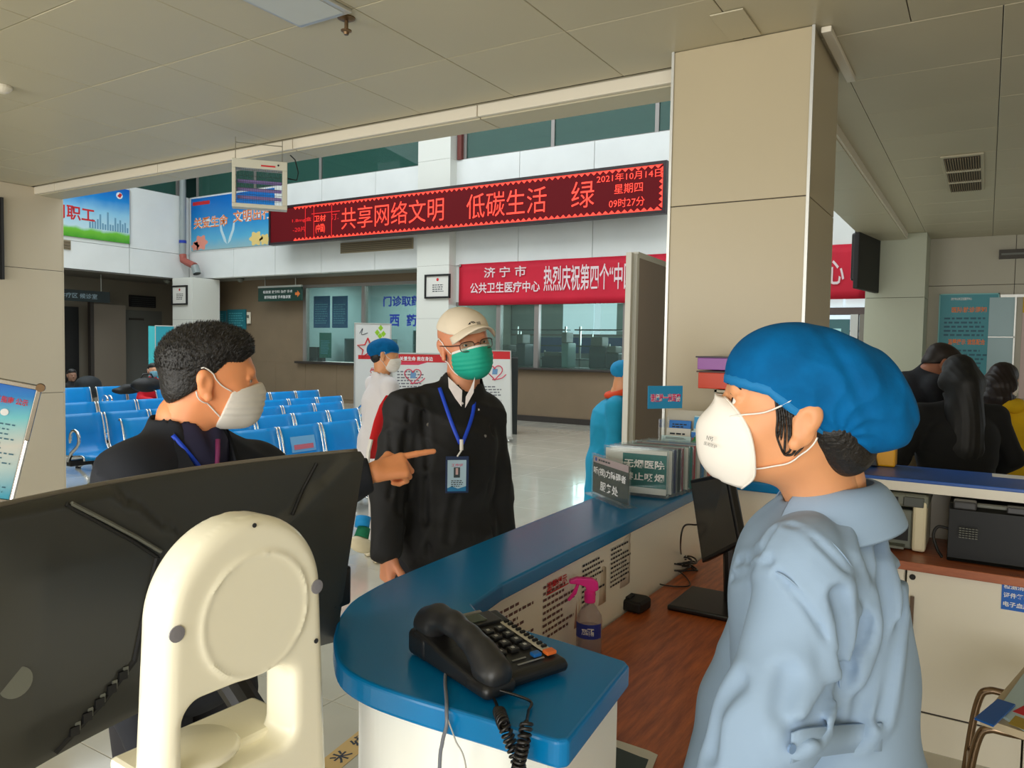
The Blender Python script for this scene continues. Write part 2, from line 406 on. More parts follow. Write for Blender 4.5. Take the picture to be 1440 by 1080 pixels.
struct('corner_bead', MB().mm((-.652, 3.293, 0), (-.640, 3.305, ZC)), ALU, pm)
struct('corner_bead', MB().mm((-1.242, 3.293, 0), (-1.230, 3.305, ZC)), ALU, pm)
pillar((-7.7, 3.15), (-7.1, 3.73), [1.1, 2.19], mt=mat('left_pillar_panel', (206, 194, 172), .32, noise=(.9, .02)))
pillar((-1.19, 9.4), (-.60, 10.0), [1.1, 2.2], mt=mat('far_pillar_panel', (176, 180, 158), .35))
WP = mat('white_pillar_panel', (228, 228, 220), .35)
pillar((-11.25, 13.85), (-10.33, 14.6), [1.1, 2.2, 3.4, 4.6, 5.77], mt=WP, z1=9.3)
pillar((-19.85, 13.45), (-18.95, 14.35), [1.1, 2.2], mt=WP, z1=3.38)
# ---- back wall, right part: dado, window band
def sill_wall(x0, x1, zs, zt, nm):
    w = struct(nm, MB().mm((x0, 14.12, 0), (x1, 14.3, zs)), DADO)
    struct('wall_panel', MB().mm((x0, 14.10, .12), (x1, 14.12, zs - .05)), DADO, w)
    struct('baseboard', MB().mm((x0, 14.07, 0), (x1, 14.12, .12)), TRIMD, w)
    struct('sill', MB().mm((x0, 14.0, zs - .05), (x1, 14.3, zs)), TRIMD, w, bevel=.01)
    return w
sill_wall(-10.33, -2.55, 1.15, 3.4, 'wall_back_lower')
struct('wall_back_header', MB().mm((-10.33, 14.14, 2.56), (-.8, 14.3, 3.42)), WHITE)
w3 = struct('window_3', MB().mm((-10.33, 14.13, 2.5), (-2.55, 14.22, 2.58)), FRM)
for a, b in ((-10.33, -9.22), (-9.12, -8.25), (-8.12, -6.2), (-6.1, -4.4), (-4.3, -2.6)):
    struct('pane', MB().mm((a, 14.16, 1.15), (b, 14.175, 2.5)), GLASS, w3)
    struct('mullion', MB().mm((b, 14.12, 1.15), (b + .11, 14.24, 2.5)), FRM, w3)
# entrance doors at far right of the back wall
d1 = struct('door_1', MB().mm((-2.6, 14.12, 2.24), (-.8, 14.3, 2.36)), mat('door_head', (92, 76, 72), .5))
LIT = mat('frosted_daylight', (226, 240, 244), .6, emis=.55)
for a, b in ((-2.5, -2.14), (-2.10, -1.76), (-1.70, -1.2)):
    struct('transom_pane', MB().mm((a, 14.18, 2.37), (b, 14.2, 2.56)), LIT, d1)
DT = mat('door_teal', (42, 104, 108), .35)
struct('door_leaf', MB().mm((-2.5, 14.17, .02), (-2.02, 14.22, 2.16)), DT, d1)
struct('door_leaf', MB().mm((-1.55, 14.17, .02), (-1.0, 14.22, 2.16)), DT, d1)
struct('door_pane', MB().mm((-2.4, 14.155, .3), (-2.15, 14.17, 2.0)), mat('pane_glow', (150, 200, 200), .3, emis=.25), d1)
struct('door_post', MB().mm((-2.0, 14.1, 0), (-1.88, 14.24, 2.24)), mat('door_post', (206, 206, 200), .4), d1)
struct('door_post', MB().mm((-1.86, 14.1, 0), (-1.6, 14.24, 2.24)), mat('door_jamb', (128, 122, 110), .4), d1)
# ---- recess with the pharmacy hatch
wl = struct('wall_pharmacy', MB().mm((-20.9, 15.0, 0), (-11.25, 15.15, 1.05)), DADO)
for k in range(8):
    struct('wall_panel', MB().mm((-20.9 + 1.2 * k, 14.985, .1), (-20.9 + 1.2 * k + 1.194, 15.0, 1.02)), DADO, wl, bevel=.003)
struct('wall_pharmacy', MB().mm((-25, 15.0, 1.05), (-16.2, 15.15, 3.4)), DADO)
struct('wall_pharmacy_header', MB().mm((-16.2, 15.0, 3.2), (-11.2, 15.15, 3.42)), DADO)
struct('soffit', MB().mm((-20, 14.3, 3.40), (-11.2, 15.2, 3.44)), mat('soffit_grey', (150, 150, 142), .45))
struct('wall_recess_end', MB().mm((-11.35, 14.5, 0), (-11.2, 18.3, 3.42)), WP)
w4 = struct('window_4', MB().mm((-16.2, 14.98, 3.12), (-11.3, 15.1, 3.2)), FRM)
for a, b in ((-16.1, -14.02), (-13.9, -11.4)):
    struct('pane', MB().mm((a, 15.03, 1.1), (b, 15.045, 3.12)), GLASS, w4)
for a in (-16.2, -14.02, -11.42):
    struct('mullion', MB().mm((a, 14.98, 1.05), (a + .11, 15.12, 3.12)), FRM, w4)
struct('inner_shelf', MB().mm((-16.3, 15.1, 1.05), (-11.36, 15.7, 1.09)), PAPER, w4)
struct('sill', MB().mm((-16.4, 14.85, 1.03), (-11.3, 15.1, 1.09)), TRIMD, w4)
# pharmacy room
PR = mat('pharmacy_wall', (168, 184, 186), .5)
struct('wall_pharmacy_back', MB().mm((-16.4, 17.9, 0), (-11.2, 18.1, 3.4)), PR)
struct('wall_pharmacy_side', MB().mm((-16.5, 15.15, 0), (-16.35, 18, 3.4)), PR)
struct('ceiling_pharmacy', MB().mm((-16.5, 15.1, 3.4), (-11.2, 18.1, 3.5)), CEIL)
# laboratory room
struct('wall_laboratory_back', MB().mm((-11.2, 17.9, 0), (-.6, 18.1, 1.9)), PR)
struct('wall_laboratory_back_upper', MB().mm((-11.2, 17.9, 2.9), (-.6, 18.1, 3.3)), PR)
struct('ceiling_laboratory', MB().mm((-11.2, 14.3, 3.3), (-.6, 18.1, 3.4)), CEIL)
struct('wall_laboratory_side', MB().mm((-.75, 14.3, 0), (-.6, 18.0, 3.4)), PR)
w5 = struct('window_5', MB().mm((-11.2, 17.92, 1.9), (-.8, 18.0, 1.95)), FRM)
for a, b, l in ((-11.2, -9.6, 0), (-9.6, -8.7, 1), (-8.5, -8.05, 1), (-8.05, -7.35, 0), (-7.35, -5.3, 1), (-5.3, -4.2, 0), (-4.2, -2, 1), (-2, -.8, 0)):
    struct('lit_pane' if l else 'wall_panel', MB().mm((a, 17.95, 1.95), (b, 17.98, 2.9)), mat('sky_pane', (222, 238, 250), .6, emis=.9) if l else PR, w5)
for k in range(12):
    struct('window_bar', MB().mm((-7.3 + k * .17, 17.9, 1.95), (-7.285 + k * .17, 17.94, 2.9)), FRM, w5)
struct('window_bar', MB().mm((-7.35, 17.9, 2.35), (-5.3, 17.94, 2.38)), FRM, w5)
# ---- dark corridor under the left gallery
struct('wall_corridor', MB().mm((-22.2, 3.5, 0), (-22.0, 15.0, 3.38)), DARKW)
struct('ceiling_corridor', MB().mm((-25, 3.5, 3.36), (-20.0, 15.1, 3.40)), mat('corridor_ceiling', (96, 92, 84), .5))
dd = struct('door_2', MB().mm((-22.0, 13.3, 0), (-21.95, 14.5, 2.5)), mat('corridor_door', (92, 92, 86), .5))
struct('door_rail', MB().mm((-21.955, 13.42, 2.2), (-21.94, 13.9, 2.26)), TRIMD, dd)
struct('door_handle', MB().mm((-21.95, 14.0, 1.0), (-21.9, 14.12, 1.04)), STEEL, dd)
struct('door_frame', MB().mm((-22.0, 13.18, 0), (-21.93, 13.3, 2.6)), TRIMD, dd)
d3 = struct('door_3', MB().mm((-21.6, 12.1, 0), (-21.5, 13.05, 2.6)), mat('corridor_screen', (118, 108, 96), .5))
struct('door_frame', MB().mm((-21.62, 12.0, 0), (-21.48, 12.1, 2.65)), TRIMD, d3)
struct('door_frame', MB().mm((-22.0, 11.5, 0), (-21.9, 11.9, 2.5)), BLACKM, d3)
vt = thing('wall_vent', 'black louvred vent above the door in the dark corridor', 'vent', (-21.98, 13.9, 2.75))
part('frame', MB().mm((-22, 13.45, 2.6), (-21.95, 14.3, 2.95)), BLACKM, vt)
for k in range(5): part('slat', MB().mm((-21.95, 13.5, 2.63 + k * .06), (-21.93, 14.25, 2.66 + k * .06)), DGREY, vt)
sg = thing('hanging_sign', 'dark hanging corridor sign with pale characters at the far left', 'sign', (-20.6, 11, 2.7))
f = Fr((-20.6, 10.6, 2.6), (0, 1, 0))
part('panel', f.b(0, 1.45, 0, .3, -.03, 0), mat('sign_dark', (24, 34, 36), .4), sg)
for k in (.2, 1.2): part('rod', f.b(k, k + .02, .3, .77, -.02, -.005), STEEL, sg)
lettering(f, '诊疗区 候诊室', .1, 1.1, .08, .22, mat('ink_pale', (130, 150, 160), .5), sg, .002)
# ---- right room beyond the back counter
RW = mat('right_room_wall', (170, 164, 144), .35, noise=(1, .03))
wr = struct('wall_right_room', MB().mm((-.6, 10.0, 0), (4.2, 10.2, ZC)), TRIMD)
for i, (a, b) in enumerate(((-.6, .22), (.225, 1.4), (1.405, 2.6), (2.605, 4.2))):
    struct('wall_panel', MB().mm((a, 9.985, .0), (b, 10.0, 2.36)), RW, wr, bevel=.002)
    struct('wall_panel', MB().mm((a, 9.985, 2.365), (b, 10.0, ZC)), RW, wr, bevel=.002)
struct('wall_outer_right', MB().mm((4.0, -4.2, 0), (4.2, 14.4, ZC)), PILLAR)
struct('wall_outer_left', MB().mm((-25, -4.2, 0), (-24.8, 18.5, 3.4)), PILLAR)
# wall behind the camera with two glazed entrances
bw = struct('wall_front', MB().mm((-25, -4.2, 0), (-7.2, -4.0, ZC)), PILLAR)
struct('wall_front_pier', MB().mm((-1.9, -4.2, 0), (-1.0, -4.0, ZC)), PILLAR)
struct('wall_front_end', MB().mm((3.4, -4.2, 0), (4.2, -4.0, ZC)), PILLAR)
struct('wall_front_header', MB().mm((-7.2, -4.2, 2.8), (3.4, -4.0, ZC)), PILLAR)
# ================================================================== CEILING FITTINGS
t = thing('ceiling_lamp', 'square recessed lamp panel at the top edge beside the sprinkler', 'lamp', (-2.3, 2.0, ZC))
part('frame', MB().mm((-2.47, 1.665, 2.885), (-2.18, 2.265, 2.9)), ALU, t, bevel=.004)
part('diffuser', MB().mm((-2.45, 1.69, 2.882), (-2.205, 2.24, 2.886)), mat('lamp_diffuser', (200, 206, 206), .5), t)
t = thing('fire_sprinkler', 'bronze ceiling sprinkler with a round escutcheon', 'sprinkler', (-2.256, 2.31, ZC))
BRZ = mat('bronze', (120, 96, 70), .35, .8)
part('escutcheon', MB().lathe([(.036, 0), (.036, -.004), (.02, -.012), (.012, -.014)], (-2.256, 2.31, ZC), 20), BRZ, t, smooth=False)
part('stem', MB().lathe([(.008, -.012), (.008, -.05)], (-2.256, 2.31, ZC), 10), BRZ, t)
part('deflector', MB().lathe([(.006, -.046), (.022, -.05), (.022, -.054), (.012, -.058), (.009, -.068)], (-2.256, 2.31, ZC), 14), BRZ, t)
p0 = onz(2, 121, ZC)
t = thing('smoke_detector', 'small white smoke detector at the left edge of the ceiling', 'detector', (p0[0], p0[1], ZC))
part('housing', MB().lathe([(.05, 0), (.05, -.012), (.034, -.03), (.02, -.036)], (p0[0], p0[1], ZC), 20), WPLAST, t)
t = thing('ceiling_vent', 'brown grilled air vent in the right-hand ceiling', 'vent', (-.19, 6.5, ZC))
part('frame', MB().mm((-.32, 5.86, 2.888), (-.07, 7.14, 2.9)), CEIL, t, bevel=.004)
part('backing', MB().mm((-.30, 5.90, 2.884), (-.09, 7.10, 2.888)), mat('vent_dark', (66, 56, 42), .6), t)
for k in range(14): part('slat', MB().mm((-.295 + .0148 * k, 5.91, 2.876), (-.290 + .0148 * k, 7.09, 2.885)), mat('vent_slat', (140, 122, 92), .5), t)
for k in range(2): part('crossbar', MB().mm((-.30, 6.28 + .4 * k, 2.872), (-.09, 6.31 + .4 * k, 2.884)), CEIL, t)
t = struct('trim_1', MB().mm((-.625, 3.33, 2.875), (-.585, 4.0, 2.899)), CEILEDGE, bevel=.004)
t = struct('trim_2', MB().mm((-.98, 3.0, 2.893), (-.85, 3.28, 2.899)), CEIL, bevel=.002)
# ================================================================== SIGNS AND FITTINGS IN THE HALL
# LED board, hung in front of the far column
LB = Fr((-15.75, 13.5, 4.10), (1, 0, 0))
o1 = ony(378, 345, 13.5); o2 = ony(938, 225, 13.5)
LB = Fr((o1[0], 13.5, o1[2]), (1, 0, 0)); LW = o2[0] - o1[0]; LH = o2[2] - o1[2]
t = thing('led_board', 'long red scrolling display board glowing with Chinese characters and the date', 'display board', LB.o)
part('panel', LB.b(.06, LW - .06, .06, LH - .06, -.12, -.01), mat('led_panel', (96, 4, 14), .7, emis=.10, spec=.2), t)
fm = MB(); LB.box(fm, 0, LW, 0, .06, -.16, .01); LB.box(fm, 0, LW, LH - .06, LH, -.16, .01); LB.box(fm, 0, .06, .06, LH - .06, -.16, .01); LB.box(fm, LW - .06, LW, .06, LH - .06, -.16, .01)
LB.box(fm, .06, LW - .06, .06, LH - .06, -.16, -.12)
part('frame', fm, mat('led_frame', (34, 14, 18), .4), t)
zz = MB(); n = 74; w = (LW - 1.45) / n
def lx(px): return ony(px, 300, 13.5)[0] - LB.o[0]
def tri(a, b, c): zz.add([LB.p(a[0], a[1], .001), LB.p(b[0], b[1], .001), LB.p(c[0], c[1], .001)], [(0, 1, 2)])
x0 = lx(413); w = (LW - .1 - x0) / n
for k in range(n):
    a = x0 + k * w
    tri((a, LH - .07), (a + w * .5, LH - .13), (a + w, LH - .07)); tri((a, .07), (a + w * .5, .13), (a + w, .07))
for k in range(7):
    b = .1 + k * (LH - .2) / 7; h = (LH - .2) / 7
    tri((LW - .07, b), (LW - .14, b + h / 2), (LW - .07, b + h))
LB.box(zz, x0, LW - .08, .062, .07, 0, .001); LB.box(zz, x0, LW - .08, LH - .07, LH - .062, 0, .001)
part('border_lights', zz, LEDR, t, kind='stuff')
lettering(LB, '共享网络文明', lx(480), lx(624), LH * .24, LH * .78, LEDR, t, bold=-.002)
lettering(LB, '低碳生活', lx(656), lx(768), LH * .22, LH * .76, LEDR, t, bold=-.002)
lettering(LB, '绿', lx(803), lx(835), LH * .24, LH * .78, LEDR, t, bold=-.002)
lettering(LB, '2021年10月14日', lx(838), lx(929), LH * .70, LH * .86, LEDR, t, bold=.0)
lettering(LB, '星期四', lx(863), lx(903), LH * .45, LH * .64, LEDR, t, bold=.0)
lettering(LB, '09时27分', lx(856), lx(906), LH * .18, LH * .36, LEDR, t, bold=.0)
lettering(LB, '1.8mg盒', lx(411), lx(438), LH * .52, LH * .64, LEDD, t, bold=.01)
lettering(LB, '-20片', lx(412), lx(430), LH * .28, LH * .42, LEDD, t, bold=.01)
lettering(LB, '卫材', lx(442), lx(458), LH * .50, LH * .66, LEDR, t, bold=.01)
lettering(LB, '(中国)', lx(444), lx(457), LH * .2, LH * .44, LEDR, t, bold=.01)
lettering(LB, '汀.', lx(466), lx(476), LH * .5, LH * .66, LEDD, t, bold=.01)
gl = MB()
for px in (429, 441, 466): a = lx(px); LB.box(gl, a, a + .02, .1, LH - .1, 0, .001)
LB.box(gl, lx(438), lx(478), LH * .70, LH * .72, 0, .001)
part('grid_lines', gl, LEDD, t, kind='stuff')
for a in (.5, 3.6, LW - .5):
    part('bracket', LB.b(a, a + .03, .3, .34, -.60, -.16), ALU, t)

# red congratulation banner
BN = Fr((ony(645, 429, 14.075)[0], 14.075, 2.50), (1, 0, 0)); bw_ = ony(1217, 415, 14.075)[0] - BN.o[0]
bx = lambda px: ony(px, 400, 14.075)[0] - BN.o[0]
t = thing('cloth_banner', 'long red cloth banner with white Chinese lettering above the laboratory window', 'banner', BN.o)
pts = [[BN.p(bw_ * i / 60, .93 * j / 6, .012 * math.sin(i * .9) * math.sin(j * .8 + i * .3)) for j in range(7)] for i in range(61)]
part('cloth', MB().grid(pts), RED, t, smooth=True, solid=.004)
IW = mat('banner_white', (236, 214, 218), .6)
lettering(BN, '济 宁 市', bx(681), bx(740), .60, .83, IW, t, c=.02, bold=.012)
lettering(BN, '公共卫生医疗中心', bx(662), bx(760), .26, .50, IW, t, c=.02, bold=.018)
lettering(BN, '热烈庆祝第四个“中国', bx(765), bx(890), .27, .80, IW, t, c=.02, bold=.012)
lettering(BN, '医师节”不忘从医', bx(897), bx(1110), .27, .78, IW, t, c=.02, bold=.012)
lettering(BN, '初心', bx(1135), bx(1187), .24, .68, IW, t, c=.02, bold=.014)
for a in (0, bw_): part('grommet', MB().lathe([(.03, -.01), (.03, .01)], BN.p(a + (.03 if a == 0 else -.03), .9, .01), 12, np.array([BN.r, BN.u, BN.n])), STEEL, t)

# wall vent under the board
f = Fr((ony(478, 352, 14.06)[0], 14.085, ony(530, 353, 14.06)[2]), (1, 0, 0)); w = ony(580, 352, 14.06)[0] - f.o[0]
t = thing('air_vent', 'brown slotted air outlet in the white wall below the display board', 'vent', f.o)
part('frame', f.b(0, w, 0, .26, -.01, .01), mat('vent_brown', (160, 146, 118), .5), t)
for k in range(5): part('slat', f.b(.03, w - .03, .03 + .045 * k, .05 + .045 * k, .01, .03), mat('vent_brown_dark', (118, 104, 82), .5), t)
f = Fr((-19.985, onx(87, 348, -19.98)[1], onx(95, 351, -19.98)[2]), (0, 1, 0))
t = thing('air_vent', 'small brown air outlet below the cityscape poster', 'vent', f.o)
part('frame', f.b(-.2, .22, 0, .24, -.01, .01), MATS['vent_brown'], t)
for k in range(3): part('slat', f.b(-.18, .2, .03 + .07 * k, .07 + .07 * k, .01, .03), MATS['vent_brown_dark'], t)

# cityscape poster on the left fascia
PL = Fr((-19.96, 9.4, 4.21), (0, 1, 0)); pw = onx(182, 300, -19.96)[1] - 9.4; ph = 1.45
py_ = lambda px, yy=300: onx(px, yy, -19.96)[1] - 9.4
t = thing('wall_poster', 'cityscape poster with blue sky, white skyline and green grass, red characters', 'poster', PL.o)
part('panel', PL.b(0, pw, 0, ph, -.03, 0), ramp_mat('sky_print', 2, 0, ph, [(0, (70, 160, 40)), (.14, (120, 200, 60)), (.2, (200, 230, 240)), (.5, (150, 210, 240)), (.75, (30, 140, 220)), (1, (10, 100, 200))]), t)
bm = MB(); mt_ = mat('skyline_print', (110, 160, 190), .6)
random.seed(3)
for k in range(16):
    a = pw - 1.1 + k * .068; h = random.uniform(.12, .45) * (1.2 if 3 < k < 8 else .8)
    PL.box(bm, a, a + .045, .28, .28 + h, 0, .002)
part('skyline', bm, mt_, t, kind='stuff')
lettering(PL, '用职工', pw - 2.05, pw - .95, .42, .78, INKR, t, c=.004, bold=.02)
part('emblem', MB().lathe([(.09, 0), (.09, .003)], PL.p(pw - .28, ph - .2, 0), 20, np.array([PL.r, PL.u, PL.n])), INKW, t)
part('emblem_swirl', PL.poly(MB(), [(pw - .34, ph - .22), (pw - .26, ph - .26), (pw - .2, ph - .16), (pw - .27, ph - .13)], .003, .005), INKR, t)
part('edge_strip', PL.b(pw, pw + .03, 0, ph, -.03, .005), ALU, t)

# life and traffic poster on the back fascia
PRr = Fr((ony(268, 352, 14.05)[0], 14.07, 4.22), (1, 0, 0)); pw = ony(384, 300, 14.05)[0] - PRr.o[0]; ph = 1.5
t = thing('wall_poster', 'blue poster with orange characters, cupped hands and flowers beside the display board', 'poster', PRr.o)
part('panel', PRr.b(0, pw, 0, ph, -.03, 0), ramp_mat('hands_print', 2, 0, ph, [(0, (150, 190, 200)), (.2, (90, 180, 220)), (.5, (30, 140, 210)), (.8, (10, 120, 205)), (1, (10, 110, 200))]), t)
OR = mat('print_orange', (240, 130, 60), .6)
lettering(PRr, '关爱生命', .12, pw * .47, .62, .95, INKW, t, c=.002, bold=.05); lettering(PRr, '关爱生命', .12, pw * .47, .62, .95, OR, t, c=.005, bold=.01)
lettering(PRr, '文明出行', pw * .53, pw - .06, .68, 1.02, INKW, t, c=.002, bold=.05); lettering(PRr, '文明出行', pw * .53, pw - .06, .68, 1.02, OR, t, c=.005, bold=.01)
part('header_mark', PRr.b(.08, .85, ph - .2, ph - .1, 0, .003), INKR, t)
for cx, s in ((.45, 1), (.2, .6), (pw - .7, .9), (pw - .35, .7)):
    q = [(cx + .27 * s * (1 + .18 * math.cos(6 * a)) * math.cos(a), .22 * s + .2 * s * (1 + .18 * math.cos(6 * a)) * math.sin(a)) for a in np.linspace(0, 2 * math.pi, 36)[:-1]]
    part('flower', PRr.poly(MB(), [(x, max(y, .01)) for x, y in q], 0, .003), mat('print_flower%d' % (cx > 1), (236, 150, 130) if cx < 1 else (240, 210, 130), .6), t)
for sgn in (-1, 1):
    q = [(pw * .46 + sgn * x, y) for x, y in ((.02, .12), (.14, .2), (.3, .5), (.34, .8), (.28, .78), (.2, .5), (.08, .3))]
    part('hand_drawing', PRr.poly(MB(), q, 0, .003), mat('print_skin', (200, 225, 235), .6), t)

# drain pipe in the atrium corner
t = thing('drain_pipe', 'grey vertical drain pipe with a red elbow in the white corner', 'pipe', (-19.6, 13.8, 4.0))
pp = [ony(p[0], p[1], 13.8) for p in ((257, 245), (257, 358))]
part('pipe', MB().tube([pp[0] + np.array([0, 0, 2]), pp[0], pp[1]], .09, 12), mat('pipe_grey', (150, 158, 158), .4), t)
pe = [ony(p[0], p[1], 13.8) for p in ((257, 358), (258, 366), (265, 370), (274, 374), (277, 385))]
part('elbow', MB().tube(pe[:4], .10, 12), mat('pipe_red', (170, 90, 78), .5), t)
part('outlet', MB().tube(pe[3:], .11, 12), mat('pipe_grey', (150, 158, 158)), t)
part('clamp', MB().tube([ony(257, 338, 13.8), ony(257, 342, 13.8)], .1, 12), INKB, t)

# framed certificates
def certificate(name_lab, f, w, h):
    t = thing('framed_certificate', name_lab, 'certificate', f.o)
    fm = MB()
    f.box(fm, 0, w, 0, .04, 0, .04); f.box(fm, 0, w, h - .04, h, 0, .04); f.box(fm, 0, .04, .04, h - .04, 0, .04); f.box(fm, w - .04, w, .04, h - .04, 0, .04)
    part('frame', fm, BLACKM, t); part('paper', f.b(.04, w - .04, .04, h - .04, .005, .015), PAPER, t)
    textlines(f, w * .3, w * .8, h * .25, h * .6, 4, INKD, t, c=.016)
    part('seal', MB().lathe([(w * .05, 0), (w * .05, .002)], f.p(w * .5, h * .78, .016), 12, np.array([f.r, f.u, f.n])), INKR, t)
a = ony(598, 420, 13.84); b = ony(634, 385, 13.84)
certificate('framed certificate on the white column left of the red banner', Fr((a[0], 13.84, a[2]), (1, 0, 0)), b[0] - a[0], b[2] - a[2])
a = ony(241, 429, 13.44); b = ony(264, 401, 13.44)
certificate('framed certificate on the corner column behind the seated rows', Fr((a[0] + .05, 13.44, a[2]), (1, 0, 0)), b[0] - a[0] - .05, b[2] - a[2])

# green direction sign hanging in the recess
a = ony(363, 424, 14.6); b = ony(424, 403, 14.6); f = Fr((a[0], 14.6, a[2]), (1, 0, 0)); w = b[0] - a[0]; h = b[2] - a[2]
t = thing('hanging_sign', 'dark green hanging sign with two rows of white characters and an orange arrow', 'sign', f.o)
part('panel', f.b(0, w, 0, h, -.05, 0), GREEN, t); part('top_rail', f.b(0, w, h, h + .05, -.05, .01), ALU, t)
lettering(f, '检验室 放射科 治疗 手术', .12 * w, .8 * w, .58 * h, .8 * h, INKW, t, .003, .02)
lettering(f, '彩超检查室 手术急诊室', .15 * w, .76 * w, .18 * h, .42 * h, INKW, t, .003, .02)
part('arrow', f.poly(MB(), [(w * .86, h * .4), (w * .91, h * .4), (w * .91, h * .25), (w * .97, h * .5), (w * .91, h * .75), (w * .91, h * .6), (w * .86, h * .6)], 0, .004), OR, t)
for k in (.15, .85): part('rod', f.b(w * k, w * k + .02, h + .05, 3.42 - f.o[2], -.03, -.01), STEEL, t)
# two teal notice boards on the recess wall
for (xa, xb, ya, yb, lab) in ((303, 317, 437, 462, 'narrow teal notice board on the recess wall'), (319, 345, 435, 463, 'wide teal notice board on the recess wall')):
    a = ony(xa, yb, 14.95); b = ony(xb, ya, 14.95); f = Fr((a[0], 14.97, a[2]), (1, 0, 0))
    t = thing('notice_board', lab, 'notice board', f.o)
    part('panel', f.b(0, b[0] - a[0], 0, b[2] - a[2], -.02, .01), mat('teal_dim', (38, 116, 128), .5), t)
    textlines(f, .08, b[0] - a[0] - .08, .08, b[2] - a[2] - .08, 6, mat('teal_text', (90, 170, 180), .5), t, c=.011)
cbx = ony(350, 447, 14.96)
t = thing('switch_box', 'pale switch box on the recess wall beside the teal boards', 'switch box', cbx)
part('housing', MB().box(cbx, (.14, .05, .34)), WPLAST, t, bevel=.01); part('switch', MB().box(cbx + np.array([0, -.035, .04]), (.06, .03, .08)), GREY, t)
# dome camera under the recess soffit
for px_, py_2, lab in ((338, 408, 'small dome camera under the recess ceiling by the green sign'), (235, 394, 'pale dome camera under the left gallery')):
    c = ony(px_, py_2, 14.4 if px_ > 300 else 13.0); c[2] = 3.40 if px_ > 300 else 3.36
    if px_ < 300: c = onx(px_, py_2, -20.25); c[2] = 3.36
    t = thing('dome_camera', lab, 'camera', c)
    part('base', MB().lathe([(.14, .04), (.14, 0)], c, 16), WPLAST, t); part('dome', MB().lathe([(.11, 0), (.1, -.05), (.06, -.1), (.01, -.12)], c, 16), GREY, t, smooth=True)

# pharmacy: lettering on the glass, notices, shelves and machines behind
gf = Fr((0, 15.02, 0), (1, 0, 0))
gx = lambda px: ony(px, 430, 15.02)[0]; gz = lambda py: ony(560, py, 15.02)[2]
t = thing('window_lettering', 'blue characters on the pharmacy hatch glass', 'lettering', (gx(540), 15.02, gz(450)))
lettering(gf, '门诊取药处', gx(539), gx(606), gz(431), gz(416), INKB, t, 0, .03)
lettering(gf, '西', gx(548), gx(562), gz(459), gz(442), INKB, t, 0, .03); lettering(gf, '药', gx(572), gx(586), gz(459), gz(442), INKB, t, 0, .03)
for xa, xb, ya, yb, lab in ((441, 464, 416, 461, 'tall blue notice behind the pharmacy glass, left one'), (467, 489, 416, 461, 'tall blue notice behind the pharmacy glass, right one'), (449, 466, 468, 503, 'green notice low behind the pharmacy glass')):
    a = ony(xa, yb, 15.058); b = ony(xb, ya, 15.058); f = Fr((a[0], 15.058, a[2]), (1, 0, 0))
    t = thing('notice', lab, 'notice', f.o)
    part('sheet', f.b(0, b[0] - a[0], 0, b[2] - a[2], -.01, 0), mat('notice_blue', (20, 104, 170), .5) if ya < 430 else mat('notice_green', (24, 128, 120), .5), t)
    textlines(f, .06, b[0] - a[0] - .06, .1, b[2] - a[2] - .2, 9, mat('notice_text', (110, 180, 220), .5), t, c=.001)
def cabinet(name, lab, lo, hi, mt, nsh=3, cat='cabinet', dirn=-1):
    t = thing(name, lab, cat, ((lo[0] + hi[0]) / 2, (lo[1] + hi[1]) / 2, lo[2]))
    th = .03; mb = MB().mm((lo[0], lo[1], lo[2]), (lo[0] + th, hi[1], hi[2])); part('side', mb, mt, t)
    part('side', MB().mm((hi[0] - th, lo[1], lo[2]), (hi[0], hi[1], hi[2])), mt, t)
    part('back', MB().mm((lo[0] + th, hi[1] - th, lo[2]), (hi[0] - th, hi[1], hi[2])), mt, t)
    for k in range(nsh + 1):
        z = lo[2] + (hi[2] - lo[2] - th) * k / nsh
        part('shelf', MB().mm((lo[0] + th, lo[1], z), (hi[0] - th, hi[1] - th, z + th)), mt, t)
    return t
SH = mat('shelf_teal', (70, 108, 108), .5)
cabinet('storage_shelf', 'open shelf in the pharmacy behind the capped man', (-13.6, 16.6, 0), (-12.3, 17.1, 2.0), SH, 5, 'shelf')
cabinet('storage_shelf', 'low grey cabinet in the pharmacy under the blue notices', (-16.0, 16.4, 0), (-14.5, 17.0, 1.75), mat('shelf_grey', (96, 120, 126), .5), 2, 'shelf')
for k, px in enumerate((440, 452)):
    c = ony(px, 498, 15.3); c[2] = 1.34
    t = thing('desk_screen', ['small dark screen on the pharmacy sill', 'dark box on the pharmacy sill beside the screen'][k], 'screen', c)
    part('screen', MB().box(c, (.3, .05, .3)), BLACKM, t, bevel=.01); part('foot', MB().box(c - np.array([0, 0, .2]), (.18, .14, .1)), BLACK, t)
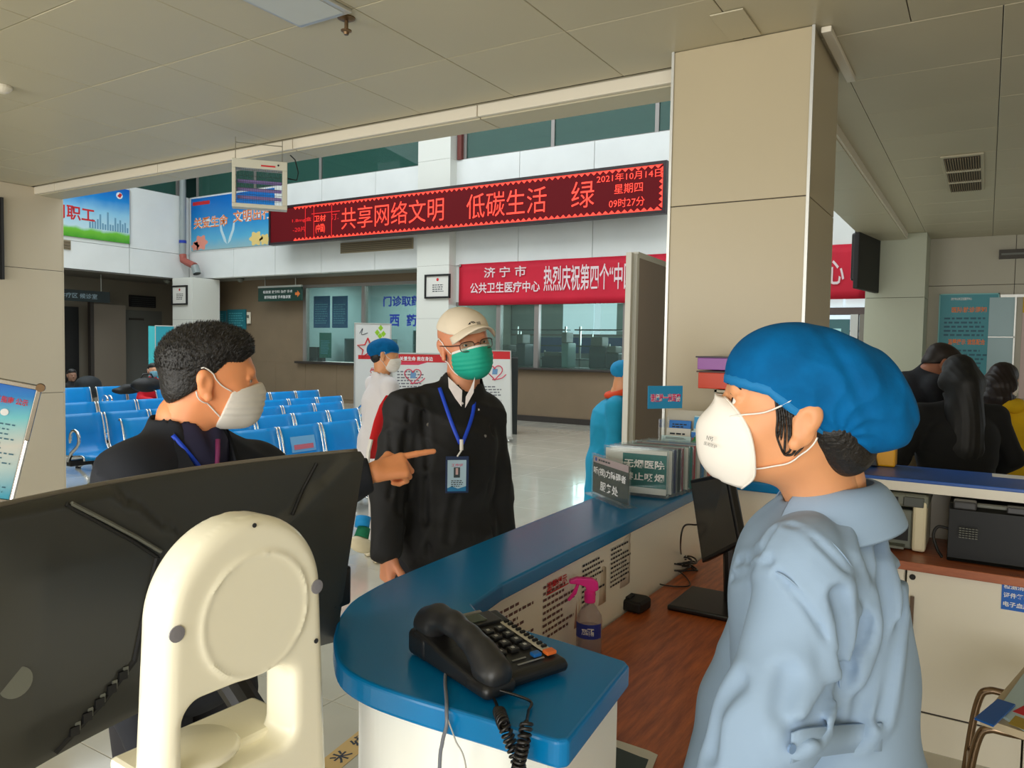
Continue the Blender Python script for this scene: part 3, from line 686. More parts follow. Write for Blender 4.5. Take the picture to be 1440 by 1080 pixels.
# laboratory: benches, analysers on stands, blue strip
for k in range(5):
    x0 = -10.1 + k * 1.75
    t = thing('lab_bench', 'dark laboratory bench behind the glass, ' + ['at its left end, behind the capped man', 'left of the window mullion', 'between the mullion and the white screen', 'hidden by the white screen', 'behind the big pillar'][k], 'bench', (x0 + .8, 15.6, 0), 'laboratory benches behind the glass')
    part('top', MB().mm((x0, 15.2, 1.1), (x0 + 1.6, 16.0, 1.14)), GREY, t); part('body', MB().mm((x0 + .04, 15.25, 0), (x0 + 1.56, 15.95, 1.1)), mat('bench_dark', (50, 74, 74), .5), t)
    t = thing('reagent_shelf', 'steel reagent shelf ' + ['behind the leftmost laboratory bench', 'behind the bench left of the mullion', 'behind the bench right of the mullion', 'behind the bench hidden by the white screen', 'behind the bench beyond the big pillar'][k], 'shelf', (x0 + .8, 16.3, 0), 'reagent shelves behind the benches')
    for q in (.1, 1.46): part('upright', MB().mm((x0 + q, 16.25, 0), (x0 + q + .04, 16.3, 2.1)), STEEL, t)
    for q in (1.3, 1.62, 2.0): part('shelf', MB().mm((x0 + .05, 16.1, q), (x0 + 1.55, 16.4, q + .03)), mat('bench_dark', (50, 74, 74)), t)
LD = mat('lab_dark', (38, 60, 62), .4)
for k, (px, py, w, h, lab) in enumerate(((715, 505, .45, .5, 'black analyser at the left of the laboratory'), (738, 490, .25, .75, 'tall analyser column left of the mullion'), (782, 500, .55, .35, 'flat microscope stage in the laboratory'), (800, 478, .18, .8, 'pale column in the middle of the laboratory'), (845, 490, .4, .7, 'glass-fronted analyser right of the pale column'), (866, 500, .3, .5, 'small analyser at the right of the laboratory'))):
    c = ony(px, py, 15.6); zb = 1.14
    t = thing('analyser', lab, 'lab device', (c[0], 15.6, zb))
    part('body', MB().mm((c[0] - w / 2, 15.4, zb), (c[0] + w / 2, 15.8, zb + h * .7)), LD if k != 3 else mat('lab_pale', (120, 156, 152), .4), t, bevel=.02)
    part('head', MB().mm((c[0] - w * .35, 15.35, zb + h * .7), (c[0] + w * .35, 15.7, zb + h)), GREY, t, bevel=.02)
    part('stand', MB().mm((c[0] - w * .6, 15.6, zb), (c[0] - w * .6 + .03, 15.63, zb + h * 1.1)), STEEL, t)
t = thing('wall_strip', 'blue strip running behind the laboratory machines', 'strip', (-6, 17.8, 1.8))
part('strip', MB().mm((-10.4, 17.78, 1.45), (-2, 17.88, 1.86)), mat('lab_blue', (30, 84, 150), .5), t)

# hanging insect killer lamp in front of the bulkhead
c0 = at(326, 290, 4.75); c1 = at(404, 283, 4.85)
r = nrm((c1 - c0) * (1, 1, 0)); w = np.linalg.norm((c1 - c0)[:2])
f = Fr(c0, r); h = .30
t = thing('insect_lamp', 'white hanging box lamp with a wire grille at the ceiling edge', 'insect lamp', f.p(w / 2, 0, -.05))
fm = MB(); f.box(fm, 0, w, 0, .025, -.09, 0); f.box(fm, 0, w, h - .055, h, -.09, 0); f.box(fm, 0, .022, .025, h - .055, -.09, 0); f.box(fm, w - .03, w, .025, h - .055, -.09, 0)
part('housing', fm, mat('lamp_housing', (206, 204, 188), .4), t, bevel=.003)
for k in range(3): part('tube', MB().tube([f.p(.03, .07 + .05 * k, -.05), f.p(w - .035, .07 + .05 * k, -.05)], .011, 10), mat('uv_tube', (150, 130, 200), .3), t)
gr = MB()
for k in range(26): gr.tube([f.p(.026 + (w - .06) * k / 25, .028, -.006), f.p(.026 + (w - .06) * k / 25, h - .058, -.006)], .0011, 4)
for k in range(6): gr.tube([f.p(.022, .045 + .038 * k, -.008), f.p(w - .03, .045 + .038 * k, -.008)], .0011, 4)
part('grille', gr, DGREY, t, kind='stuff')
part('switch', MB().lathe([(.006, 0), (.006, .003)], f.p(w - .055, h - .025, 0), 10, np.array([f.r, f.u, f.n])), BLACKM, t)
part('name_strip', f.b(w * .52, w * .78, h - .04, h - .03, 0, .001), INKR, t)
for a in (.02, w - .03): part('hanging_wire', MB().tube([f.p(a, h, -.04), f.p(a, h + .14, -.04)], .0025, 5), STEEL, t)
part('hanging_bar', MB().tube([f.p(.02, h + .10, -.02), f.p(w - .03, h + .10, -.02)], .003, 5), STEEL, t)
part('power_cord', MB().tube([f.p(w, h * .7, -.06), f.p(w + .06, h * .68, -.06), f.p(w + .07, h * .85, -.07), f.p(w + .05, h + .04, -.09), f.p(w + .02, h + .07, -.1)], .004, 6), BLACKM, t)

# television hanging on the right beam
t = thing('hanging_television', 'black television hung from the ceiling beside the far pillar, seen edge-on', 'television', (-.9, 8.8, 2.9))
tv0, tv1 = at(1206, 404, 7.9), at(1236, 406, 8.5)
tf = Fr(tv0, nrm((tv1 - tv0) * (1, 1, 0))); ww = np.linalg.norm((tv1 - tv0)[:2])
part('screen', tf.b(0, ww, -.01, .69, -.05, 0), BLACKM, t, bevel=.008)
part('rear_cover', tf.b(.1, ww - .05, .08, .58, -.11, -.05), BLACK, t, bevel=.02)
pc = tf.p(ww * .9, .36, -.13)
part('bracket', MB().box(pc, (.06, .12, .16)), BLACKM, t); part('pole', MB().tube([pc, (pc[0], pc[1], ZC)], .025, 10), BLACKM, t)
# teal poster and yellow-headed poster on the right room wall
a = ony(1316, 532, 9.97); b = ony(1406, 412, 9.97); f = Fr((a[0], 9.975, a[2] - .1), (1, 0, 0)); w = b[0] - a[0]; h = b[2] - a[2] + .1
t = thing('wall_poster', 'teal information poster with orange headings on the right-hand far wall', 'poster', f.o)
part('panel', f.b(0, w, 0, h, -.01, .01), TEAL, t)
brd = MB()
for q in ((0, .012, 0, h), (w - .012, w, 0, h), (0, w, h - .012, h), (0, w, 0, .012)): f.box(brd, *q, .01, .014)
part('border', brd, mat('pale_teal', (120, 190, 190), .4), t)
lettering(f, '医院就诊须知', .22 * w, .8 * w, h * .80, h * .86, OR, t, .012, .02)
lettering(f, '温馨提示 请您配合', .18 * w, .8 * w, h * .46, h * .52, OR, t, .012, .02)
textlines(f, .1 * w, .9 * w, h * .54, h * .76, 5, mat('poster_text', (20, 90, 110), .5), t, c=.012)
textlines(f, .1 * w, .9 * w, h * .2, h * .42, 5, mat('poster_text', (20, 90, 110)), t, c=.012)
lettering(f, '济宁市公共卫生医疗中心', .2 * w, .55 * w, h * .93, h * .96, INKW, t, .012, .02)
a = ony(1432, 560, 9.97); f = Fr((a[0], 9.975, a[2]), (1, 0, 0))
t = thing('wall_poster', 'pale poster with a yellow heading at the right edge of the picture', 'poster', f.o)
part('panel', f.b(0, .7, 0, 1.1, -.01, .01), mat('poster_pale', (200, 176, 170), .5), t)
part('heading', f.b(0, .7, .93, 1.1, .01, .013), mat('poster_yellow', (206, 168, 10), .5), t)
textlines(f, .05, .6, .1, .85, 9, INKD, t, c=.012)
w6 = struct('window_6', MB().mm((.0, 9.96, 1.2), (.25, 9.98, 2.22)), mat('pale_glass', (140, 170, 176), .3))
struct('window_frame', MB().mm((.1, 9.95, 2.22), (1.4, 9.98, 2.25)), ALU, w6)
struct('window_frame', MB().mm((.235, 9.95, 1.2), (.25, 9.97, 2.22)), ALU, w6)
struct('window_frame', MB().mm((0, 9.95, 1.78), (.25, 9.965, 1.79)), ALU, w6)
t = thing('wall_speaker', 'small dark slotted box high on the right-hand far wall', 'speaker', ony(1428, 358, 9.97))
c = ony(1428, 357, 9.96); part('housing', MB().box(c, (.3, .04, .1)), mat('slot_dark', (60, 54, 44), .5), t); part('grille', MB().box(c + np.array([0, -.022, 0]), (.26, .004, .02)), GREY, t)

# ---- waiting benches: blue moulded seats on a black beam, facing +X
def make_bench(n, stickers=(), arms=True):
    L = .525 * n
    t = thing('waiting_bench', 'b', 'bench', (0, 0, 0))
    prof = [(.50, .385), (.49, .415), (.46, .428), (.38, .425), (.25, .41), (.12, .405), (.06, .43), (.025, .50), (.005, .60), (-.02, .70), (-.045, .77), (-.06, .80), (-.075, .80), (-.082, .785)]
    for k in range(n):
        y0 = .525 * k + .018; y1 = y0 + .489
        P = [[(x, y0 + (y1 - y0) * j / 4, z + .012 * (1 - abs(j - 2) / 2) * (-1 if i < 6 else 0)) for j in range(5)] for i, (x, z) in enumerate(prof)]
        part('seat', MB().grid(P), CHAIRB, t, smooth=True, solid=.006)
        for yy in (y0, y1):
            part('side_rail', MB().tube([(x, yy, z) for x, z in prof], .0095, 6), CHROME, t, smooth=True)
        if k in stickers:
            sf = Fr((.0245, y1 - .09, .0), (0, -1, 0))
            P = [[(x + .007, y0 + .09 + .3 * j / 2, z) for j in range(3)] for x, z in ((.012, .56), (.002, .615), (-.010, .66), (-.022, .705))]
            part('sticker', MB().grid(P), mat('sticker_pale', (120, 180, 220), .5), t, label='pale printed sticker on the backrest')
            P = [[(x + .009, y0 + .12 + .24 * j / 2, z) for j in range(3)] for x, z in ((.008, .585), (.003, .61), (-.001, .63))]
            part('sticker_print', MB().grid(P), mat('sticker_red', (220, 110, 120), .5), t)
    part('beam', MB().mm((.2, 0, .31), (.28, L, .37)), BLACK, t, bevel=.006)
    for y in (.26, L - .26):
        part('leg', MB().tube([(.24, y, .33), (.24, y, .12), (.42, y, .03), (.47, y, .02)], .02, 8).tube([(.24, y, .12), (.04, y, .03), (-.01, y, .02)], .02, 8), CHROME, t, smooth=True)
        part('foot', MB().lathe([(.03, 0), (.03, .02), (.02, .03)], (.46, y, 0), 12), BLACKM, t)
        part('foot', MB().lathe([(.03, 0), (.03, .02), (.02, .03)], (0, y, 0), 12), BLACKM, t)
    for y in ((0, L) if arms else ()):
        pts = [(.24 + .0, y, .36), (.30, y, .45), (.38, y, .50)] + [(.36 + .08 * math.sin(a), y, .59 - .09 * math.cos(a)) for a in np.linspace(.3, 5.2, 10)]
        part('armrest', MB().tube(pts, .017, 8), CHROME, t, smooth=True)
    return t
proto = {}
def bench(x, ymax, n, label, st=()):
    key = (n, tuple(st))
    if key not in proto:
        o = make_bench(n, st); proto[key] = o
    else: o = copy_tree(proto[key])
    o.location = (x, ymax - .525 * n, 0)
    tag(o, label, 'bench', 'blue waiting benches in the hall')
bench(-5.47, 5.86, 3, 'nearest blue bench, its middle backrest carrying a red and white sticker', (1,))
bench(-6.45, 6.92, 4, 'blue bench in the second row, directly behind the nearest stickered bench')
bench(-7.2, 5.9, 3, 'blue bench whose end seat shows beside the dark-haired man\'s shoulder', ())
bench(-7.35, 7.56, 3, 'blue bench in the third row with a stickered middle seat, behind the second-row bench', (1,))
bench(-8.0, 6.2, 4, 'blue bench with a round chrome end arm against the left pillar', ())
bench(-8.2, 8.42, 4, 'rear blue bench ending beside the nurse in the white coat', (0,))
bench(-9.45, 6.95, 4, 'blue bench behind the one with the round arm at the left pillar')
bench(-9.5, 9.2, 4, 'blue bench in the fifth row, behind the dark-haired man\'s mask', ())
bench(-11.2, 9.4, 4, 'blue bench in front of the seated man in red')
bench(-12.45, 6.98, 4, 'farthest left blue bench, by the dark corridor')
bench(-12.45, 9.15, 4, 'blue bench on which the man in red sits')
bench(-6.45, 9.05, 3, 'blue bench mostly hidden behind the capped man, its round arm by the poster stand')
# ================================================================== RECEPTION COUNTER
CT = 1.06
outer = [(-1.16, 3.295), (-1.15, 2.35), (-1.115, 1.42), (-1.09, 1.18), (-1.045, 1.07), (-.99, .995), (-.943, .945), (-.874, .89), (-.80, .866), (-.70, .862), (-.56, .870), (-.462, .874), (-.451, .885)]
inner = [(-.481, 1.155), (-.492, 1.168), (-.62, 1.185), (-.80, 1.20), (-.862, 1.25), (-.885, 1.40), (-.895, 1.8), (-.905, 3.08), (-.47, 3.08), (-.47, 3.56), (-.64, 3.56), (-.64, 3.295)]
def arc(pts, a, b, n=5):
    c = [np.array(p, float) for p in pts]; out = []
    for i in range(len(c) - 1):
        out.append(tuple(c[i]))
        if a <= i < b:
            p0, p1, p2, p3 = c[max(i - 1, 0)], c[i], c[i + 1], c[min(i + 2, len(c) - 1)]
            for k in range(1, n):
                t_ = k / n; out.append(tuple(.5 * (2 * p1 + (p2 - p0) * t_ + (2 * p0 - 5 * p1 + 4 * p2 - p3) * t_ ** 2 + (3 * p1 - p0 - 3 * p2 + p3) * t_ ** 3)))
    return out + [tuple(c[-1])]
outer = arc(outer, 1, 11)
top = outer + inner
t = thing('reception_counter', 'white reception counter with a glossy blue top and a rounded end', 'counter', (-1.0, 2.0, 0))
part('counter_top', MB().prism(top, CT - .04, CT), BLUE, t, bevel=.006, seg=3)
body_o = [(-1.12, 3.295), (-1.11, 2.35), (-1.075, 1.42), (-1.05, 1.20), (-1.01, 1.10), (-.96, 1.03), (-.90, .965), (-.85, .925), (-.79, .903), (-.70, .90), (-.50, .915)]
body_i = [(-.505, 1.11), (-.62, 1.135), (-.83, 1.15), (-.90, 1.23), (-.93, 1.40), (-.94, 3.1), (-.94, 3.295)]
part('body', MB().prism(arc(body_o, 1, 9) + body_i, 0, CT - .04), COUNTERW, t, bevel=.003)
part('end_panel', MB().prism([(-.51, .915), (-.485, .92), (-.485, 1.12), (-.51, 1.115)], 0, CT - .04), CREAM, t)
part('wall_side', MB().mm((-.94, 3.13, 0), (-.5, 3.29, CT - .04)), CREAM, t)
t = thing('back_counter', 'rear counter with a dull blue top and a cream edge band, people standing behind it', 'counter', (.9, 3.77, 0))
part('counter_top', MB().mm((-.64, 3.57, 1.045), (3.2, 3.98, 1.06)), BLUE2, t, bevel=.003)
part('edge_band', MB().mm((-.64, 3.575, 1.005), (3.2, 3.975, 1.045)), CREAM, t)
part('upstand', MB().mm((-.64, 3.88, 0), (3.2, 3.95, 1.005)), mat('upstand_grey', (200, 192, 176), .4), t)
t = thing('work_desk', 'brown wood-grain work desk behind the reception counter', 'desk', (-.7, 2.2, 0))
part('desk_top', MB().prism([(-.925, 1.18), (-.47, 1.18), (-.47, 3.36), (-.925, 3.12)], .735, .76), WOOD, t, bevel=.003)
part('leg', MB().mm((-.5, 1.22, 0), (-.48, 1.9, .735)), CREAM, t); part('leg', MB().mm((-.5, 2.4, 0), (-.48, 3.1, .735)), CREAM, t)
t = thing('back_desk', 'brown wood-topped shelf desk under the rear counter', 'desk', (1.2, 3.6, 0))
part('desk_top', MB().mm((-.47, 3.365, .725), (3.2, 3.875, .76)), WOODX, t, bevel=.003)
cabs = [(-.47, -.245), (-.238, .168), (.176, .58), (.588, 1.0), (1.008, 1.42)]
for i, (a, b) in enumerate(cabs):
    t = thing('base_cabinet', ['narrow white cabinet mostly behind the nurse, with a black knob', 'white cabinet with a long dark handle and a blue label', 'white cabinet at the right edge behind the metal stool', 'white cabinet further right under the rear desk', 'white cabinet last in the row under the rear desk'][i], 'cabinet', ((a + b) / 2, 3.6, 0))
    part('body', MB().mm((a, 3.42, .0), (b, 3.86, .724)), CREAM, t)
    part('door', MB().mm((a + .002, 3.398, .16), (b - .002, 3.419, .722)), CREAM, t, bevel=.002)
    part('plinth', MB().mm((a, 3.405, 0), (b, 3.419, .15)), CREAM, t)
    part('shadow_gap', MB().mm((a, 3.41, .15), (b, 3.42, .16)), TRIMD, t)
    if i == 1:
        part('handle', MB().mm((a + .018, 3.375, .455), (a + .032, 3.385, .62)).mm((a + .02, 3.385, .47), (a + .03, 3.398, .48)).mm((a + .02, 3.385, .6), (a + .03, 3.398, .61)), mat('handle_dark', (90, 72, 58), .3, .7), t)
        part('lock', MB().lathe([(.011, 0), (.011, .008), (.008, .01)], (a + .022, 3.398, .694), 12, np.array([(1, 0, 0), (0, 0, 1), (0, -1, 0)])), BLACKM, t)
    if i == 0: part('knob', MB().lathe([(.009, 0), (.009, .014)], (b - .03, 3.398, .69), 12, np.array([(1, 0, 0), (0, 0, 1), (0, -1, 0)])), BLACKM, t)
lf = Fr((.083, 3.396, .625), (1, 0, 0))
t = thing('door_label', 'blue label with white characters on the white cabinet door', 'label', lf.o)
part('panel', lf.b(0, .12, 0, .118, 0, .0012), mat('label_blue', (16, 100, 200), .5), t)
for k, s in enumerate(('电子血压计', '证件复印机', '检测消毒箱', '血糖体验')): lettering(lf, s, .006 + (.02 if k == 3 else 0), .112 - (.02 if k == 3 else 0), .012 + [0, .034, .068, .092][k], .032 + [0, .034, .066, .088][k], INKW, t, .002, .02)
lettering(lf, '物品存放', .02, .1, .125, .137, INKD, t, .0005, .0)

# papers taped under the counter top, facing the desk
pf = Fr((-.9385, 0, 0), (0, 1, 0))
PINKP = mat('notice_pinkish', (204, 168, 158), .7); PINKQ = mat('notice_cream', (222, 214, 200), .7)
for i, (y0, y1, z0, z1, mt_, lab, red) in enumerate(((1.42, 1.64, .80, 1.005, PINKP, 'notice sheet taped under the counter nearest the telephone', 0), (1.65, 1.86, .81, 1.01, PINKP, 'notice sheet with a red stamp behind the spray bottle', 1), (1.87, 2.05, .83, 1.012, PINKQ, 'list sheet taped between the stamped notice and the white list', 0), (2.06, 2.24, .84, 1.015, PAPER, 'white list sheet nearest the desk monitor', 0))):
    t = thing('notice_sheet', lab, 'notice', pf.p(y0, z0, 0))
    P = [[pf.p(y0 + (y1 - y0) * a / 6, z0 + (z1 - z0) * b / 4, .003 + .004 * math.sin(a * 1.1 + i) * (1 - b / 4)) for a in range(7)] for b in range(5)]
    part('sheet', MB().grid(P), mt_, t, smooth=True, solid=.0008)
    textlines(pf, y0 + .015, y1 - .015, z0 + .02, z1 - .03, 9, INKD if i > 1 else mat('ink_brown', (110, 80, 80), .7), t, c=.0085, fill=.4, ragged=.5)
    if red:
        lettering(pf, '温馨提示', y0 + .03, y0 + .14, z1 - .055, z1 - .03, INKR, t, .0095, .02)
        part('underline', pf.b(y0 + .03, y0 + .15, z1 - .062, z1 - .059, .009, .0095), INKR, t)

# ---- telephone
dT = nrm((.935, -.355, 0)); eT = nrm((.355, .935, 0))
PO = np.array([-.672, 1.022, CT])      # centre on the counter
tel = thing('desk_telephone', 'black corded desk telephone on the blue counter end', 'telephone', PO)
def TP(u, v, w): return PO + dT * (u * .88) + eT * (v * .88) + np.array([0, 0, w * .9])     # u towards user, v across, w up
def zt(u): return .050 - .10 * (u + .115)                               # sloping top
prof = [(-.118, .004), (-.122, .03), (-.108, zt(-.115) + .006), (-.02, zt(-.02)), (.108, zt(.115)), (.118, .018), (.112, .004)]
part('base', MB().prism(prof, -.095, .098, lambda u, w, v: TP(u, v, w)), mat('phone_black', (30, 30, 31), .38), tel, bevel=.006, seg=3)
def top_box(u0, u1, v0, v1, h, nm, mt, lift=0.0, bev=.0015, **k):
    w = (zt(u0) + zt(u1)) / 2
    X = nrm(TP(u1, 0, zt(u1)) - TP(u0, 0, zt(u0))); Y = eT; Zz = np.cross(X, Y)
    c = TP((u0 + u1) / 2, (v0 + v1) / 2, w) + Zz * (h / 2 + lift)
    return part(nm, MB().box(c, (abs(u1 - u0) * .88, abs(v1 - v0) * .88, h), np.array([X, Y, Zz])), mt, tel, bevel=bev, **k)
PK = mat('phone_key', (44, 44, 46), .35)
top_box(-.105, -.06, -.02, .075, .008, 'display_bezel', PK)
top_box(-.099, -.068, -.005, .045, .0025, 'display', mat('lcd_grey', (74, 84, 70), .2), .008)
top_box(-.116, -.106, -.02, .06, .004, 'maker_strip', mat('strip_grey', (140, 140, 138), .4), .004)
for r_ in range(4):
    for c_ in range(3):
        u = -.045 + c_ * 0 + r_ * .026; v = -.012 + c_ * .028
        top_box(u, u + .017, v, v + .019, .006, 'key', PK)
        top_box(u + .005, u + .011, v + .006, v + .012, .0006, 'key_number', mat('key_white', (190, 190, 188), .5), .006, 0)
top_box(-.06, .072, .070, .090, .003, 'memory_strip', mat('strip_cream', (206, 200, 184), .4), .001)
for k in range(10): top_box(-.055 + .0128 * k, -.049 + .0128 * k, .075, .086, .004, 'memory_key', BLACKM, .004, .0008)
top_box(.076, .092, .066, .088, .006, 'orange_key', mat('orange_key', (236, 116, 50), .4), .002); top_box(.072, .086, .040, .058, .006, 'blue_key', mat('blue_key', (30, 104, 180), .4), .002)
top_box(.088, .091, .0, .06, .001, 'base_line', mat('strip_grey', (140, 140, 138)), .001, 0); top_box(.072, .075, .0, .03, .001, 'base_line', mat('strip_grey', (140, 140, 138)), .001, 0)
# handset added later with the curved-body tools
# ---- cords hanging over the counter edge
def spline(pts, n=12):
    pts = [np.array(p, float) for p in pts]; pts = [2 * pts[0] - pts[1]] + pts + [2 * pts[-1] - pts[-2]]; out = []
    for i in range(1, len(pts) - 2):
        for k in range(n):
            t_ = k / n; a, b, c, d = pts[i - 1:i + 3]
            out.append(.5 * (2 * b + (c - a) * t_ + (2 * a - 5 * b + 4 * c - d) * t_ ** 2 + (3 * b - a - 3 * c + d) * t_ ** 3))
    out.append(pts[-2]); return out
def coil(path, R, turns, r=.0022, n=5):
    P = spline(path, 60); L = len(P); out = []
    seg = np.cumsum([0] + [np.linalg.norm(P[i + 1] - P[i]) for i in range(L - 1)]); N = turns * 12
    for k in range(N + 1):
        s = seg[-1] * k / N; i = min(int(np.searchsorted(seg, s)), L - 1); i = max(i, 1)
        q = (s - seg[i - 1]) / max(seg[i] - seg[i - 1], 1e-6); p = P[i - 1] * (1 - q) + P[i] * q; t_ = nrm(P[i] - P[i - 1])
        a = nrm(np.cross(t_, (0.3, .9, .31))); b = np.cross(t_, a); w = 2 * math.pi * k / 12
        out.append(p + R * (math.cos(w) * a + math.sin(w) * b))
    return out
cordm = mat('cord_black', (26, 24, 24), .3)
g = lambda px, py, d: at(px, py, d)
E_ = lambda px, py, y=.848: ony(px, py, y)
cpath = [TP(.07, -.085, .012), onz(690, 976, 1.066), onz(702, 1000, 1.068), E_(708, 1018, .852), E_(716, 1040), E_(726, 1066, .845), E_(738, 1110), E_(742, 1190), E_(736, 1240), E_(728, 1180, .84), E_(726, 1100, .835), E_(736, 1045, .835), E_(741, 1015, .848)]
part('coiled_cord', MB().tube(coil(cpath[2:], .0072, 74), .0025, 5), cordm, tel, smooth=True)
part('cord_end', MB().tube(spline(cpath[:3]), .0025, 6), cordm, tel, smooth=True)
part('cord_end', MB().tube(spline([E_(741, 1015, .848), onz(743, 1000, 1.068), onz(744, 985, 1.066), TP(.118, -.075, .02)]), .0022, 6), cordm, tel, smooth=True)
wp = [TP(-.03, -.07, .012), onz(626, 955, 1.064), onz(628, 985, 1.065), E_(628, 1001, .858), E_(628, 1020, .852), E_(622, 1045, .856), E_(618, 1090, .86), E_(616, 1300, .87)]
part('line_cable', MB().tube(spline(wp), .0028, 6), mat('cable_grey', (120, 124, 134), .4), tel, smooth=True)
wp2 = [E_(629, 1010, .853), E_(640, 1040, .858), E_(657, 1095, .862), E_(660, 1300, .87)]
part('line_cable', MB().tube(spline(wp2), .0012, 5), mat('cable_light', (190, 186, 180), .4), tel, smooth=True)

# ---- acrylic stands and racks on the counter
def acrylic(o, r, w, h, lab, face, lines=None, header=None, tilt=0.0, group=None, name='acrylic_sign', foot=.03):
    f = Fr(o, r, (0, 0, 1)); f = Fr(o, r, np.array([0, 0, 1.0]) - f.n * tilt)
    t = thing(name, lab, 'sign', o, group)
    e = MB(); f.box(e, 0, w, 0, h, 0, .0025); f.box(e, 0, w, 0, h, -.0065, -.004); f.box(e, 0, .004, 0, h, -.004, 0); f.box(e, w - .004, w, 0, h, -.004, 0); f.box(e, 0, w, 0, .004, -.004, 0)
    part('acrylic_sleeve', e, ACRYL, t)
    part('acrylic_foot', Fr(o, r).b(-.005, w + .005, 0, .004, -foot, foot), ACRYL, t, bevel=.001)
    part('card', f.b(.006, w - .006, .008, h - .008, -.0035, -.0005), face, t)
    return t, f
SG = mat('sign_card_dark', (14, 44, 44), .5); SGT = mat('sign_card_teal', (10, 112, 108), .5)
a = onz(832, 695, CT); b = onz(884, 717, CT); sw = float(np.linalg.norm(b - a))
t, f = acrylic((a[0], a[1], CT + .004), b - a, sw, .145, 'dark green acrylic sign for hearing and sight impaired help, nearest on the counter', SG)
part('card_header', f.b(.008, sw - .008, .115, .138, -.0004, -.0002), mat('header_pink', (196, 168, 172), .5), t)
part('emblem', MB().lathe([(.007, 0), (.007, .0004)], f.p(.03, .127, -.0002), 14, np.array([f.r, f.u, f.n])), INKB, t)
textlines(f, .05, .15, .121, .133, 1, INKD, t, c=0, fill=.5)
lettering(f, '听(视)力障碍者', .018, sw - .018, .072, .102, INKW, t, .0028, .02); lettering(f, '服务处', .07, sw - .07, .024, .056, INKW, t, .0028, .02)
# row of holders, standing one behind the other
cols = [None, PAPER, mat('card_navy', (30, 44, 90), .5), SG, mat('card_maroon', (150, 30, 60), .5), PAPER, SGT, mat('card_red', (190, 30, 50), .5), PAPER, mat('card_blue', (50, 130, 190), .5), PAPER]
a = onz(858, 668, CT); rr = nrm((1, .10, 0))
for k in range(11):
    yy = 2.50 + k * .032; ox = -1.155 + .004 * k + random.uniform(-.004, .004)
    if k == 0:
        t, f = acrylic((ox, yy, CT + .004), rr, .235, .17, 'teal no smoking hospital acrylic sign behind the dark green one', PAPER, foot=.02)
        part('card_print', f.b(.07, .229, .030, .148, -.0004, -.0002), SGT, t)
        lettering(f, '无烟医院', .075, .222, .098, .128, INKW, t, .0028, .02); lettering(f, '禁止吸烟', .075, .222, .054, .082, INKW, t, .0028, .02)
    else:
        t, f = acrylic((ox, yy, CT + .004), rr, .235, .17, ['', 'first clear holder behind the no smoking sign, with a white card', 'clear holder with a navy card in the row', 'clear holder with a dark green card in the row', 'clear holder with a maroon card in the row', 'clear holder with a white card behind the maroon one', 'clear holder with a teal card towards the back of the row', 'clear holder with a bright red card near the back', 'clear holder with a white card behind the red one', 'clear holder with a light blue card near the back', 'last clear holder of the row, by the brochure rack'][k], cols[k], foot=.014, name='acrylic_holder')
# brochure rack with tiers
RK = mat('rack_grey', (196, 190, 174), .45)
t = thing('brochure_rack', 'grey tiered brochure rack beside the pillar on the counter', 'rack', (-.98, 3.1, CT))
rf = Fr((-1.15, 2.93, CT), nrm((1, .10, 0)))
part('back_panel', rf.b(.03, .29, 0, .27, -.15, -.14), RK, t, bevel=.002)
part('side_panel', rf.b(.03, .036, 0, .24, -.139, 0), ACRYL, t); part('side_panel', rf.b(.284, .29, 0, .24, -.139, 0), ACRYL, t)
for k in range(3): part('tier', rf.b(.037, .283, .02 + .06 * k, .026 + .06 * k, -.139, -.01 - .04 * k), ACRYL, t)
part('base_panel', rf.b(.037, .283, 0, .01, -.139, 0), RK, t)
def brochure(lab, u, z, w, h, c, mt, band=None, label2=None):
    f = Fr(rf.p(u, z, c), rf.r, np.array([0, 0, 1.0]) - rf.n * .22)
    t = thing('brochure', lab, 'brochure', f.o)
    part('cover', f.b(0, w, 0, h, -.012, 0), mt, t, bevel=.0008)
    if band: part('band', f.b(0, w, h * .55, h * .95, 0, .0005), band, t)
    textlines(f, w * .15, w * .85, h * .6, h * .85, 2, INKW if band else INKD, t, c=.001, fill=.5)
    return f, t
SKY = mat('print_sky', (60, 160, 220), .4); YEL = mat('print_yellow', (226, 200, 60), .5); SAL = mat('print_salmon', (228, 116, 100), .5); BRI = mat('print_blue', (20, 120, 210), .4); LBL = mat('print_light', (196, 222, 226), .5)
brochure('blue brochure standing in the rack\'s upper right slot', .150, .135, .10, .12, -.085, LBL, SKY)
brochure('deep blue brochure hidden behind the white one in the rack', .045, .15, .09, .08, -.10, BRI)
brochure('plain white brochure in the rack\'s left slot', .040, .09, .10, .11, -.070, PAPER)
brochure('blue brochure in the rack\'s middle right slot', .145, .08, .10, .115, -.06, LBL, BRI)
brochure('green brochure edge at the right of the rack', .25, .09, .028, .11, -.075, mat('print_green', (40, 140, 70), .5))
brochure('brochure with a yellow heading in the rack\'s lower left slot', .038, .045, .11, .115, -.035, LBL, YEL)
brochure('salmon brochure in the rack\'s lower right slot', .155, .02, .11, .15, -.022, SAL)
f, t = brochure('low green-tipped leaflet lying across the front of the rack', .040, .14, .12, .035, -.006, LBL)
part('green_tip', f.poly(MB(), [(.12, .01), (.14, .045), (.165, .025), (.145, .005)], 0, .002), mat('tip_green', (20, 130, 60), .5), t)
